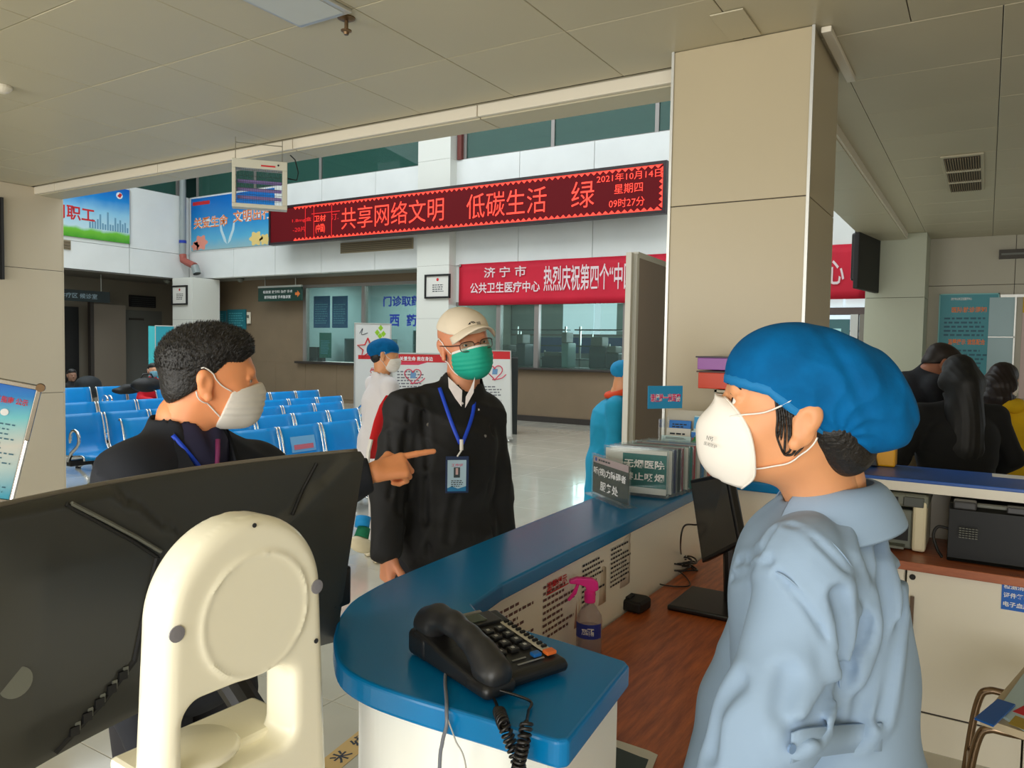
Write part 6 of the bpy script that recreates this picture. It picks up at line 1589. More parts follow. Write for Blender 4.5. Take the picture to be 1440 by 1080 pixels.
# ---------------------------------------------------------------- 2. pointing man in the dark suit, left
D1 = 1.80
hc = at(296, 532, D1)
P2 = person('man with short black hair, white mask and navy suit pointing to the right', (hc[0], hc[1], 0))
h = Head(hc, 55, -3, 4, 1.02)
by = 4; A = frame_axes(by)
nb = at(260, 606, 1.80)
shR = at(192, 676, 1.68); shL = at(356, 668, 2.02)
chest = (shR + shL) / 2 - np.array([0, 0, .10]); pelvis = np.array([chest[0] - .03, chest[1] - .02, .88])
elL = at(450, 706, 2.15); wrL = at(526, 664, 2.13)
elR = shR + np.array([0.02, -.06, -.29]); wrR = at(206, 1045, 1.62)
sk = Field(.02); h.f.cap(h.w((0, -.028, -.05)), nb, .060, .066, k=.03)
sk.cap(nb + (0, 0, .03), nb - (0, 0, .1), .064, .09); torso(sk, chest, pelvis, by, .165, .10)
for a, b, c in ((shR, elR, wrR), (shL, elL, wrL)): sk.cap(a, b, .045, .038); sk.cap(b, c, .038, .027)
lg = legs_feet(sk, (pelvis[0], pelvis[1], 0), pelvis, by)
dirp = nrm(at(606, 646, 2.17) - wrL)
upv = np.array([0, 0, 1.0]); pn = -nrm(np.cross(dirp, upv))
pn = pn if pn @ (hc - CAM) < 0 else -pn            # palm turned away from the camera side
pt = hand_field(wrL, dirp, nrm(-pn * .55 + np.array([0, 0, -.6])), upv * .8 + pn * .4, [(.05, .05, .05), (1.25, 1.45, .9), (1.3, 1.5, .9), (1.3, 1.5, .9)], spread=.03, sc=1.06, thumb_in=.75)
hd = hand_field(wrR, (.1, .05, -1), A[0], A[1], RELAX)
fmesh('body', [h.f.mesh(.003), sk.mesh(.012), pt.mesh(.0026), hd.mesh(.004)], mat('skin_tan', (250, 164, 112), .45, noise=(10, .06), sss=.12), P2)
eyes(h, P2)
hair_short(h, HAIR, P2, vox=.0028, disp_amp=.005)
jk = Field(.035); torso(jk, chest, pelvis, by, .205, .150, k=.06, hem=.05)
jk.cap(shR, shL, .070, .070, k=.05); jk.cap(nb - (0, 0, .02) , shR, .072, .074, k=.05); jk.cap(nb - (0, 0, .02), shL, .066, .070, k=.05)
for a, b, c in ((shR, elR, wrR), (shL, elL, wrL)):
    jk.cap(a, b, .076, .060, k=.04); jk.cap(b, b * .06 + c * .94, .060, .043, k=.03)
jk.cap(nb - (0, 0, .04), nb + (0, 0, .014), .088, .078, k=.02)
jk.cap(nb + (0, 0, -.0), nb + (0, 0, .14), .068, .09, k=.006, sub=True)
vq = nb + A[1] * .16 + A[0] * .0
jk.cap(nb + A[1] * .12 + (0, 0, .06), nb + A[1] * .18 - (0, 0, .26), .090, .035, k=.008, sub=True)
cuts = [((wrL - dirp * .012), dirp)] 
def keep_sleeve(P):        # end the pointing sleeve at the cuff only
    q = (P - (wrL - dirp * .010)) @ dirp; r_ = np.linalg.norm(P - wrL, axis=-1); return np.where(r_ < .12, q, -1)
fmesh('jacket', [jk.mesh(.0065, disp=folds(.007, [((7, 3, 13), 1.5), ((-8, 6, 9), 1.4)], 5), inter=keep_sleeve)], NAVY, P2)
st = Field(.02); torso(st, chest + (0, 0, .01), pelvis, by, .18, .125); st.cap(nb - (0, 0, .03) + A[1] * .012, nb + (0, 0, .022), .083, .071, k=.02); st.cap(nb - (0,0,.06), shR, .07, .04, k=.05); st.cap(nb - (0,0,.06), shL, .07, .04, k=.05)
st.cap(nb + (0, 0, .0), nb + (0, 0, .12), .064, .085, k=.005, sub=True)
st.cap(nb + A[1] * .085 + (0, 0, .04), nb + A[1] * .11 - (0, 0, .05), .03, .008, k=.01, sub=True)
fmesh('shirt', [st.mesh(.0065)], SHIRTN, P2)
for q in (-1, 1):      # lapels and shirt placket
    ps = [nb + A[0] * q * .070 + A[1] * .05 + (0, 0, .0), nb + A[0] * q * .10 + A[1] * .13 - (0, 0, .10), nb + A[0] * q * .035 + A[1] * .19 - (0, 0, .28), nb + A[0] * q * .085 + A[1] * .17 - (0, 0, .20)]
    Q_ = [snapf(jk, p, .004)[0] for p in ps]
    part('lapel', MB().add([Q_[0], Q_[1], Q_[2], nb + A[0] * q * .055 + A[1] * .11 - (0, 0, .08)], [(0, 1, 2, 3)]), NAVY, P2, solid=.005)
part('placket', MB().tube([snapf(st, nb + A[1] * .12 + A[0] * -.01 - (0, 0, z), .002)[0] for z in (.0, .05, .10, .16, .22)], .006, 6), mat('placket_plum', (128, 44, 96), .7), P2, smooth=True, label='plum coloured shirt edge')
def lany2(parent, fld, P3, w=.013):
    P = [snapf(fld, p, .003)[0] for p in P3]; P = spline(P, 5); W_ = [nrm(np.cross(nrm(P[min(i + 1, len(P) - 1)] - P[max(i - 1, 0)] + 1e-9), A[1])) for i in range(len(P))]
    return ribbon(P, W_, w, LANY, parent, 'lanyard')
lany_hit(P2, jk, [(243, 612), (257, 628), (271, 645), (284, 662), (292, 690)], .010)
tr = Field(.03); tr.ell(pelvis - (0, 0, .02), (.17, .125, .15), A)
for an, A_ in lg:
    hip = pelvis + (an - pelvis) * np.array([1, 1, 0]) - (0, 0, .04); kn = (hip + an) / 2 + A[1] * .02; tr.cap(hip, kn, .098, .075); tr.cap(kn, an - (0, 0, .04), .075, .062); shoe(P2, an, A, BLACKM)
fmesh('trousers', [tr.mesh(.012, disp=folds(.006, [((5, 3, 16), 1.4)], 3))], TROUS, P2)
surgical_mask(h, MASKW, P2, white_edge=False)

# ---------------------------------------------------------------- 3. nurse in the foreground
D2 = 1.06
hc = at(1112, 581, D2)
P3 = person('nurse in blue bouffant cap, folded white respirator and pale blue uniform, nearest the camera', (hc[0], hc[1], 0))
h = Head(hc, 199, 11, -2, .93)
by = 196; A = frame_axes(by)
nb = at(1165, 708, 1.10)
shL = at(1135, 800, 1.0); shR = at(1120, 752, 1.26)
chest = (shR + shL) / 2 - np.array([0, 0, .07]) - A[1] * .02; chest[2] = 1.22
pelvis = at(1175, 1150, 1.10); pelvis[2] = .92
elL = at(1085, 1010, .97); wrL = at(1000, 1190, 1.0); elR = at(1040, 990, 1.25); wrR = at(990, 1150, 1.2)
sk = Field(.02); h.f.cap(h.w((0, -.022, -.045)), nb, .050, .052, k=.03)
sk.cap(nb + (0, 0, .03), nb - (0, 0, .07), .050, .050); torso(sk, chest, pelvis, by, .11, .07)
for a, b, c in ((shR, elR, wrR), (shL, elL, wrL)): sk.cap(a, b, .04, .034); sk.cap(b, c, .034, .023)
lg = legs_feet(sk, (pelvis[0], pelvis[1], 0), pelvis, by)
h1 = hand_field(wrL, elL * 0 + nrm(wrL - elL), -A[0], -np.array([0, 0, 1]) * .2 + A[1], RELAX, sc=.92); h2 = hand_field(wrR, nrm(wrR - elR), A[0], A[1], RELAX, sc=.92)
fmesh('body', [h.f.mesh(.0026), sk.mesh(.012), h1.mesh(.004), h2.mesh(.004)], SKIN3, P3)
eyes(h, P3)
# lashes/brow on the visible side and both sides
for q in (-1, 1):
    part('eyebrow', MB().tube(h.snap([(q * .014, .095, .024), (q * .028, .092, .028), (q * .044, .080, .022)], .001), [.0018, .0026, .001], 6), HAIR, P3, smooth=True)
    part('eyelash', MB().tube([h.w((q * .020, .0895, .011)), h.w((q * .031, .0925, .0125)), h.w((q * .043, .084, .008))], .0012, 5), HAIR, P3, smooth=True)
# hair showing under the cap: nape bun and wisps by the ear
f = Field(.02); f.ell(h.w((0, -.085, -.030)), (.050, .040, .042), h.M); f.ell(h.w((0, -.055, .0)), (.066, .06, .055), h.M)
hr = fmesh('hair', [f.mesh(.003, disp=folds(.002, [((60, 40, 20), 1.5)], 8))], HAIR, P3)
for q in (-1, 1):
    for k in range(11):
        a0 = (q * .074, .038 - .004 * k, .028 - .002 * k); a1 = (q * .073, .026 - .004 * k, -.004 - .002 * k); a2 = (q * .072, .020 - .003 * k, -.030 - .003 * k)
        P = h.snap([a0, a1, a2] if k % 3 else [a0, a1, a2, (q * .060, .004, -.055)], .0012); part('hair_strand', MB().tube(spline(P, 5), [.0016] * (5 * (len(P) - 1)) + [.0004], 5), HAIR, hr, smooth=True)
# bouffant cap
f = Field(.03)
f.ell(h.w((0, .000, .052)), (.082, .100, .078), h.M); f.ell(h.w((0, -.070, .044)), (.080, .075, .066), h.M, .04); f.ell(h.w((0, -.118, .016)), (.062, .044, .040), h.M, .04)
gat = h.w((.075, -.062, -.012)); gat2 = h.w((-.075, -.062, -.012))
def capfold(P):
    q = h.local(P); out = 0
    for sx_ in (-1, 1):
        y = q[..., 1] + .062; z = q[..., 2] + .014; r_ = np.sqrt(y * y + z * z) + 1e-4; th = np.arctan2(z, y)
        amp = .0042 * np.exp(-(r_ / .11) ** 1.5) * np.clip(q[..., 0] * sx_ * 30, 0, 1)
        out = out + amp * (np.abs(np.sin(th * 5.5 + 1.3 * np.sin(r_ * 60))) ** .7 - .5)
    s_ = q @ np.array([30., 55, -70]); out = out + .0016 * np.sin(s_ + 2 * np.sin(q @ np.array([22., -60, 30]))) * np.clip((.03 - q[..., 1]) * 14, 0, 1)
    return out
lowf = lambda P: (lambda q: np.where(q[..., 1] > -.05, -(q[..., 2] - (.024 + .0 * q[..., 1])) + (-.30) * (q[..., 1] * -1 + .0) * -1 * 0 + np.clip(.045 - q[..., 1], 0, .095) * -.62, -(q[..., 2] + .037)))(h.local(P))
cp = fmesh('bouffant_cap', [f.mesh(.0028, disp=capfold, inter=lowf)], CAPB, P3)
bandp = []
for i in range(41):
    u = -1.0 + 2 * i / 40; th = u * 2.05; x = .081 * math.sin(th); y = .0 + .100 * math.cos(th); z = .030 - np.clip(.045 - y, 0, .095) * .62
    q, n_ = snapf(f, h.w((x, y, z)), .0005); bandp.append(q + np.array([0, 0, .0015 * (i % 2)]))
P = [[p - h.M[2] * .004, p + h.M[2] * .0035 + (p - h.c) * .015, p + h.M[2] * .012] for p in bandp]
part('elastic_band', MB().grid(P), mat('cap_band', (0, 116, 178), .7), cp, smooth=True, solid=.002)
# folded respirator
RM = mat('respirator', (240, 234, 226), .72, bump=(260, .15, .0006))
mid = [(.101, .002), (.114, -.014), (.128, -.040), (.126, -.064), (.114, -.098), (.092, -.119), (.074, -.122)]
edge = [(.058, .006, .098, .0), (.056, .075, -.006), (.058, .058, -.028), (.060, .046, -.050), (.060, .040, -.072), (.056, .036, -.096), (.040, .040, -.120)]
edge = [(.018, .099, .004), (.052, .078, -.010), (.069, .060, -.030), (.0715, .048, -.054), (.066, .040, -.078), (.054, .036, -.100), (.034, .046, -.122)]
edge_s = spline([np.array(e) for e in edge], 4); mid_s = spline([np.array((0., a_, b_)) for a_, b_ in mid], 4)
for nm_ in (0,):
    P = []
    for i in range(len(edge_s)):
        e = edge_s[i]; m_ = mid_s[i]; row = []
        for j in range(-10, 11):
            t_ = abs(j) / 10; q = 1 if j > 0 else -1
            x = e[0] * (t_ ** .85) ; y = m_[1] * (1 - t_) + e[1] * t_ + .012 * math.sin(math.pi * t_); z = m_[2] * (1 - t_) + e[2] * t_
            row.append(h.w((x * q, y, z)))
        P.append(row)
    rm = part('respirator', MB().grid(P), RM, P3, smooth=True, solid=.002)
for q in (-1, 1):
    rim = [h.w((q * e[0], e[1], e[2])) for e in edge_s]
    part('welded_rim', MB().tube(rim, .0024, 6, flat=.6), RM, rm, smooth=True)
    strap_(h, [(q * .046, .080, -.020), (q * .052, .068, -.016), (q * .064, .044, -.002), (q * .072, .022, .016), (q * .078, .006, .032)], .0036, rm, .35, .003)
    strap_(h, [(q * .052, .050, -.090), (q * .057, .036, -.087), (q * .062, .014, -.076), (q * .066, -.008, -.064), (q * .076, -.028, -.038), (q * .082, -.046, -.020)], .0034, rm, .35, .003)
mf = Fr(h.w((-.046, .098, -.070)), h.M[1] * -.8 + h.M[0] * -.25, h.M[2])
mf = Fr(h.w((-.0405, .096, -.068)) if h.M[0] @ (CAM - hc) < 0 else h.w((.0405, .096, -.068)), nrm(-h.M[1] + (h.M[0] if h.M[0] @ (CAM - hc) > 0 else -h.M[0]) * .62), h.M[2])
lettering(mf, 'N95', -.012, -.002, .006, .012, DGREY, rm, .010, .0); lettering(mf, '医用防护', -.014, .006, -.002, .003, DGREY, rm, .0095, .0)
# uniform
jk = Field(.03)
torso(jk, chest, pelvis, by, .165, .122, k=.05, hem=.10, flare=1.08)
up_ = np.array([0, 0, 1.0])
jk.cap(shR, shL, .048, .050, k=.05); jk.cap(nb - (0, 0, .025), shL, .050, .050, k=.04); jk.cap(nb - (0, 0, .025), shR, .050, .046, k=.04)
for a, b, c in ((shR, elR, wrR), (shL, elL, wrL)): jk.cap(a, b, .058, .060, k=.02); jk.cap(b, b * .1 + c * .9, .060, .050, k=.03)
jk.cap(nb - (0, 0, .02), nb + (0, 0, .10), .058, .075, k=.008, sub=True)
sgn = shL - nb; 
cr = creases(jk, [
 ([(1051, 791), (1096, 807), (1128, 844), (1153, 880), (1171, 921), (1173, 942)], .005, .0045), ([(1177, 836), (1183, 868), (1181, 901), (1175, 933)], .010, .016),
 ([(1108, 738), (1153, 766), (1185, 799), (1210, 836), (1222, 876), (1214, 925)], .005, .004), ([(1218, 721), (1234, 783), (1246, 852), (1242, 917), (1218, 978), (1202, 1031)], .011, .012),
 ([(1252, 754), (1262, 811), (1262, 884), (1250, 950), (1236, 1010)], .009, .011), ([(1210, 876), (1185, 925), (1161, 978), (1128, 1027)], .011, .015), ([(1195, 941), (1168, 999), (1146, 1031)], .009, .011),
 ([(1190, 720), (1205, 780), (1226, 840), (1232, 900), (1210, 960)], .010, -.007), ([(1038, 791), (1071, 774), (1087, 746)], .007, .006), ([(1030, 812), (1060, 796), (1084, 790)], .006, .005), ([(1040, 960), (1010, 1000), (1000, 1060)], .012, .008), ([(1110, 1040), (1100, 1000), (1108, 950)], .012, .008)])
fo_ = folds(.003, [((13, 9, 3), 1.6), ((-9, 14, 5), 1.6)], 12)
uf = fmesh('uniform', [jk.mesh(.0044, disp=lambda P: cr(P) + fo_(P))], COATB, P3)
# laid-down collar
P = []
for i in range(25):
    a = -2.35 + 4.7 * i / 24; ca, sa = math.cos(a), math.sin(a)
    dirv = A[1] * -ca + A[0] * sa; front = (1 - ca) / 2 
    r0 = .058 + .004 * front; row = []
    for k in range(5):
        t_ = k / 4; q = nb + dirv * (r0 + .046 * t_ + .02 * front * t_) + up_ * (.036 - .012 * front - (.055 + .035 * front) * t_ ** 1.3 + .010 * math.sin(math.pi * t_)); row.append(q)
    P.append(row)
part('collar', MB().grid(P), COATB, P3, smooth=True, solid=.003, subd=1)
bl = []
for px, py in ((1112, 1052), (1130, 1046), (1160, 1042), (1200, 1038), (1240, 1036)): bl.append(hit(jk, px, py, .003))
P = [[p - up_ * .018, p + up_ * .018] for p in spline(bl, 4)]
part('belt', MB().grid(P), COATB, P3, smooth=True, solid=.004)
part('belt_button', MB().lathe([(.006, 0), (.006, .003)], bl[0] + (CAM - bl[0]) * .006, 12, axes(270 + 60)[[0, 2, 1]]), mat('button_blue', (120, 150, 190), .4), P3)
part('breast_emblem', MB().add([hit(jk, px, py, .003) for px, py in ((1003, 842), (1010, 838), (1014, 850), (1018, 852), (1010, 862), (1004, 862))], [(0, 1, 2, 3, 4, 5)]), mat('emblem_red', (206, 80, 110), .6), P3, solid=.001)
# seams of the sleeve and the yoke
for pts in ([(1046, 800), (1090, 806), (1130, 838), (1158, 880), (1176, 930), (1180, 985)], [(1104, 740), (1150, 752), (1190, 790), (1212, 840), (1224, 900)]):
    P = [hit(jk, px + 2, py - 2, -.0005) for px, py in pts]
    part('seam', MB().tube(spline(P, 6), .0012, 5), COATB, P3, smooth=True)
tr = Field(.03); tr.ell(pelvis - (0, 0, .05), (.16, .12, .15), A)
for an, A_ in lg:
    hip = pelvis + (an - pelvis) * np.array([1, 1, 0]) - (0, 0, .04); kn = (hip + an) / 2; tr.cap(hip, kn, .09, .07); tr.cap(kn, an - (0, 0, .04), .07, .058); shoe(P3, an, A, SHIRTW)
fmesh('trousers', [tr.mesh(.012)], COATB, P3)
# ================================================================== BACKGROUND PEOPLE
def bouffant(h, parent, mt=CAPB, big=1.0, vox=.006):
    f = Field(.03); f.ell(h.w((0, -.005, .050)), np.array((.086, .102, .078)) * big, h.M); f.ell(h.w((0, -.075, .030)), np.array((.080, .062, .060)) * big, h.M, .03)
    lf_ = lambda P: (lambda q: -(q[..., 2] - .034) + np.clip(.045 - q[..., 1], 0, .095) * -.62)(h.local(P))
    o = fmesh('bouffant_cap', [f.mesh(vox, disp=folds(.003, [((30, 18, 22), 1.4)], 4), inter=lf_)], mt, parent)
    pts = [snapf(f, h.w((.084 * math.sin(t_), .10 * math.cos(t_), .036 - np.clip(.045 - .10 * math.cos(t_), 0, .095) * .62)), .002)[0] for t_ in np.linspace(-2, 2, 15)]
    part('elastic_band', MB().tube(spline(pts, 3), .004, 6), MATS['cap_band'], o, smooth=True)
    return o
def standing(label, hpx, hd, hy, by, clothes, skinm=SKIN, height=None, arms=None, vox=.012, build=1.0, pitch=0, roll=0, lean=(0, 0), legm=TROUS, coat_z=.45, hsc=1.0, legs=True, neck=.16):
    hc = at(hpx[0], hpx[1], hd); P_ = person(label, (hc[0], hc[1], 0)); h = Head(hc, hy, pitch, roll, hsc); A = frame_axes(by)
    nb = hc - (0, 0, neck) - A[1] * (.02 + lean[0]); ch = nb - (0, 0, .17) - A[1] * lean[0] * 1.2; pel = np.array([ch[0] - A[1][0] * lean[1], ch[1] - A[1][1] * lean[1], min(.92, ch[2] - .3)])
    shR = nb + A[0] * .165 * build - (0, 0, .06); shL = nb - A[0] * .165 * build - (0, 0, .06)
    ar = arms(nb, A) if arms else None
    if ar is None: ar = (shR + A[0] * .05 + (0, 0, -.28), shR + A[0] * .05 + A[1] * .12 + (0, 0, -.50), shL - A[0] * .05 + (0, 0, -.28), shL - A[0] * .05 + A[1] * .12 + (0, 0, -.50))
    eR, wR, eL, wL = ar
    sk = Field(.02); h.f.cap(h.w((0, -.02, -.05)), nb, .052, .055, k=.03); sk.cap(nb + (0, 0, .04), nb - (0, 0, .08), .055, .08); torso(sk, ch, pel, by, .15, .10)
    for a, b, c in ((shR, eR, wR), (shL, eL, wL)): sk.cap(a, b, .042, .036); sk.cap(b, c, .036, .025)
    hs = [hand_field(w, nrm(w - e), q * A[0], A[1], RELAX).mesh(.0065) for e, w, q in ((eR, wR, -1), (eL, wL, 1))]
    if legs: lg = legs_feet(sk, (pel[0], pel[1], 0), pel, by)
    fmesh('body', [h.f.mesh(vox * .4), sk.mesh(vox * 1.3)] + hs, skinm, P_)
    cl = Field(.035); torso(cl, ch, pel, by, .185 * build, .135 * build, k=.05, flare=1.05)
    cl.cap(shR, shL, .055, .055, k=.05); cl.cap(nb - (0, 0, .02), shR, .055, .058); cl.cap(nb - (0, 0, .02), shL, .055, .058)
    for a, b, c in ((shR, eR, wR), (shL, eL, wL)): cl.cap(a, b, .060, .054, k=.03); cl.cap(b, b * .1 + c * .9, .054, .044, k=.03)
    cl.cap(nb - (0, 0, .04), nb + (0, 0, .02), .078, .070, k=.02); cl.cap(nb, nb + (0, 0, .12), .060, .08, k=.006, sub=True)
    if coat_z < .8: cl.cap(pel, (pel[0], pel[1], coat_z + .1), .17, .20, k=.05)
    if clothes: fmesh(clothes[0], [cl.mesh(vox, disp=folds(.008, [((8, 6, 10), 1.5), ((-9, 7, 5), 1.4)], int(hpx[0])), clips=[((0, 0, coat_z), (0, 0, -1))])], clothes[1], P_)
    if legs:
        tr = Field(.03); tr.ell(pel - (0, 0, .03), (.15, .12, .14), A)
        for an, A_ in lg:
            hip = pel + (an - pel) * np.array([1, 1, 0]) - (0, 0, .04); kn = (hip + an) / 2 + A[1] * .01; tr.cap(hip, kn, .092, .07); tr.cap(kn, an - (0, 0, .03), .07, .058)
        fmesh('trousers', [tr.mesh(.016)], legm, P_)
    return dict(P=P_, h=h, A=A, nb=nb, ch=ch, pel=pel, cl=cl, lg=lg if legs else None, shR=shR, shL=shL)
# nurse in white coat behind the capped man
N = standing('nurse in blue cap and white coat seen from behind, walking past the poster stands', (541, 500), 5.6, 40, 60, ('coat', mat('coat_white', (226, 222, 226), .8)), SKIN3, pitch=-8, coat_z=.5, hsc=1.0, vox=.012, legm=mat('trousers_white', (210, 206, 204), .8))
bouffant(N['h'], N['P']); surgical_mask(N['h'], MASKW, N['P'], False)
f = Field(.02); f.ell(N['h'].w((0, -.05, -.01)), (.07, .055, .06), N['h'].M); fmesh('hair', [f.mesh(.007)], HAIR, N['P'])
eyes(N['h'], N['P'])
sm = mat('shoe_cream', (222, 208, 176), .6)
for an, A_ in N['lg']: shoe(N['P'], an, A_, sm)
# the raised rear foot with green sock and blue cuff, seen left of the capped man
foot = at(508, 766, 5.25)
f = Field(.02); f.ell(foot, (.05, .10, .055), axes(70, -25)); fmesh('raised_shoe', [f.mesh(.007)], sm, N['P'])
part('green_sock', MB().tube([at(508, 756, 5.27), at(512, 742, 5.3)], [.05, .045], 14), mat('sock_green', (0, 108, 72), .8), N['P'], smooth=True)
part('blue_cuff', MB().tube([at(509, 741, 5.3), at(511, 727, 5.33)], .052, 14), mat('cuff_blue', (0, 140, 206), .7), N['P'], smooth=True)
# red sash
le = [(543, 556), (534, 570), (526, 592), (520, 616), (515, 645)]; ri = [(556, 556), (552, 572), (546, 594), (540, 618), (536, 645)]
rb = part('red_sash', MB().grid([[at(a[0], a[1], 4.4), at(b[0], b[1], 4.5)] for a, b in zip(le, ri)]), mat('sash_red', (220, 10, 24), .6), N['P'], smooth=True, solid=.004)
part('sash_edge', MB().tube([at(522, 618, 4.38), at(518, 635, 4.38), at(517, 650, 4.4)], .012, 6), STRAP, N['P'])

# person in pale blue gown behind the screen
G = standing('person in light blue gown and cap with orange collar, half behind the folding screen', (881, 532), 5.4, 22, 18, ('gown', mat('gown_blue', (14, 148, 190), .8, noise=(8, .08))), SKIN3, pitch=-26, coat_z=.12, vox=.012, build=1.1, lean=(.035, .0), neck=.135, legm=mat('gown_blue', (14, 148, 190), .8), arms=lambda nb, A: (nb + A[0] * .20 + (0, 0, -.34), nb + A[0] * .12 + A[1] * .22 + (0, 0, -.42), nb - A[0] * .22 + (0, 0, -.34), nb - A[0] * .12 + A[1] * .22 + (0, 0, -.42)))
bouffant(G['h'], G['P'], mat('gown_cap', (0, 136, 190), .8)); surgical_mask(G['h'], MASKW, G['P'], False, False)
part('orange_collar', MB().tube([G['nb'] + np.array([.078 * math.cos(a), .078 * math.sin(a), .03 + .02 * math.sin(a + 1)]) for a in np.linspace(0, 6.28, 20)], .024, 8), mat('collar_orange', (226, 70, 20), .7), G['P'], smooth=True)
for an, A_ in G['lg']: shoe(G['P'], an, A_, BLACKM)

def seated(label, hpx, hd, facing, cloth, seat_z=.43, seat=None, bag=False, hairm=HAIR, maskm=None, skinm=SKIN, pitch=0):
    hc = at(hpx[0], hpx[1], hd); A = frame_axes(facing); P_ = person(label, (hc[0], hc[1], 0)); h = Head(hc, facing, pitch, 0)
    nb = hc - (0, 0, .16) - A[1] * .02; pel = np.array([nb[0] - A[1][0] * .05, nb[1] - A[1][1] * .05, seat_z + .10]); ch = nb - (0, 0, .17)
    sk = Field(.02); h.f.cap(h.w((0, -.02, -.05)), nb, .052, .055, k=.03); torso(sk, ch, pel, facing, .15, .1)
    cl = Field(.035); torso(cl, ch, pel, facing, .18, .135); tr = Field(.03); tr.ell(pel, (.16, .13, .11), A)
    hs = []
    for q in (-1, 1):
        sh = nb + A[0] * q * .17 - (0, 0, .06); el = sh + A[0] * q * .05 - (0, 0, .25) + A[1] * .04; wr = el + A[1] * .20 - A[0] * q * .10 - (0, 0, .01)
        cl.cap(nb - (0, 0, .02), sh, .055, .06); cl.cap(sh, el, .058, .05); cl.cap(el, wr, .05, .042); sk.cap(el, wr, .034, .025); hs.append(hand_field(wr, nrm(wr - el), (0, 0, -1), -A[0] * q, RELAX).mesh(.007))
        hip = pel + A[0] * q * .09; kn = hip + A[1] * .42 + (0, 0, -.02); an = np.array([kn[0], kn[1], .08]); tr.cap(hip, kn, .085, .068); tr.cap(kn, an, .066, .05); shoe(P_, an, A, BLACKM); sk.cap(hip, kn, .06, .05); sk.cap(kn, an, .05, .035)
    fmesh('body', [h.f.mesh(.006), sk.mesh(.016)] + hs, skinm, P_); eyes(h, P_)
    cl.cap(nb - (0, 0, .04), nb + (0, 0, .02), .078, .070, k=.02)
    fmesh('jacket', [cl.mesh(.013, disp=folds(.007, [((8, 6, 10), 1.5)], 3))], cloth, P_); fmesh('trousers', [tr.mesh(.014)], TROUS, P_)
    hair_short(h, hairm, P_, vox=.006, tufts=0 or 40)
    if maskm: surgical_mask(h, maskm, P_, False)
    return dict(P=P_, h=h, A=A, nb=nb, pel=pel)
R = seated('seated person in red coat and pale blue mask holding a black bag on their lap', (215, 521), 12.9, -12, mat('coat_red', (214, 16, 40), .7), maskm=MASKB)
b = at(207, 541, 12.2)
t = thing('handbag', 'black bag on the lap of the seated person in red', 'bag', b)
f = Field(.04); f.ell(b, (.16, .26, .12)); fmesh('bag_body', [f.mesh(.016, disp=folds(.012, [((6, 9, 12), 1.5)], 2))], BLACKM, t)
part('handle', MB().tube([b + np.array([0, -.12, .08]), b + np.array([0, -.07, .17]), b + np.array([0, .07, .17]), b + np.array([0, .12, .08])], .012, 8), BLACK, t, smooth=True)
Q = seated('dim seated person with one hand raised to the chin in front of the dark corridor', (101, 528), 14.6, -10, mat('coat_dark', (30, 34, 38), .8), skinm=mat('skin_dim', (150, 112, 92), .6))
t = thing('dark_backpack', 'dark bag leaning beside the seated person at the corridor', 'bag', at(122, 540, 14.3))
f = Field(.05); c_ = at(124, 541, 14.3); f.ell(c_, (.18, .24, .17)); f.ell(c_ - (0, 0, .12), (.2, .28, .14)); fmesh('bag_body', [f.mesh(.02)], mat('bag_dark', (24, 30, 34), .7), t)
t = thing('dark_jacket', 'black jacket draped over a seat top left of the person in red', 'jacket', at(178, 543, 12.2))
f = Field(.05); f.ell(at(184, 545, 12.2), (.12, .16, .06)); f.ell(at(178, 549, 12.2), (.12, .24, .06)); fmesh('cloth', [f.mesh(.02, disp=folds(.012, [((6, 9, 12), 1.5)], 6))], BLACKM, t)

# three people at the right, behind the rear counter
def long_hair(h, parent, length, mt=HAIR, w=.085, back=0.0, vox=.007, side=(0, 0)):
    f = Field(.03); f.ell(h.w((0, -.020, .040)), (.084, .102, .086), h.M); f.ell(h.w((0, -.055, -.04)), (w, .065, .10), h.M)
    e = h.w((0, -.07 - back, -.06)) ; f.cap(e, e - np.array([side[0], side[1], length]), .085, w * .95, k=.04)
    it = lambda P: (lambda q: np.where(q[..., 2] > -.10, np.maximum(q[..., 1] - .074 - np.clip((q[..., 2] - .05), -1, .05), np.where(q[..., 2] < .05, q[..., 1] - .030, -1)), -1))(h.local(P))
    return fmesh('hair', [f.mesh(vox, disp=folds(.004, [((60, 40, 3), 1.5)], 5), inter=it)], mt, parent)
BLK = mat('coat_deep_black', (10, 10, 11), .9)
# bending man: body leaning forward to the right
hc = at(1322, 512, 4.75)
Bm = person('man in dark clothes and beige trousers bending over the rear counter', (hc[0] - .4, hc[1] - .1, 0))
h = Head(hc, 25, -38, 0); A = frame_axes(32)
nb = at(1300, 525, 4.8); ch = at(1275, 555, 4.85); pel = at(1262, 640, 4.95); pel[2] = .93
sk = Field(.02); h.f.cap(h.w((0, -.02, -.05)), nb, .052, .055, k=.03); torso(sk, ch, pel, 32, .15, .1)
cl = Field(.04); torso(cl, ch, pel, 32, .185, .14, k=.06); hs = []
for q in (-1, 1):
    sh = nb + A[0] * q * .15 - (0, 0, .08); el = sh + (0, 0, -.24) + A[1] * .08; wr = el + A[1] * .20 - (0, 0, .05)
    cl.cap(nb - (0, 0, .03), sh, .06, .065); cl.cap(sh, el, .064, .055); cl.cap(el, wr, .055, .045); sk.cap(el, wr, .034, .025); hs.append(hand_field(wr, nrm(wr - el), (0, 0, -1), -A[0] * q, RELAX).mesh(.007))
lg = legs_feet(sk, (pel[0], pel[1], 0), pel, 32)
fmesh('body', [h.f.mesh(.006), sk.mesh(.016)] + hs, mat('skin_dim2', (176, 116, 90), .6), Bm); eyes(h, Bm)
cl.cap(nb - (0, 0, .03), nb + A[1] * .03 + (0, 0, .02), .07, .065, k=.03)
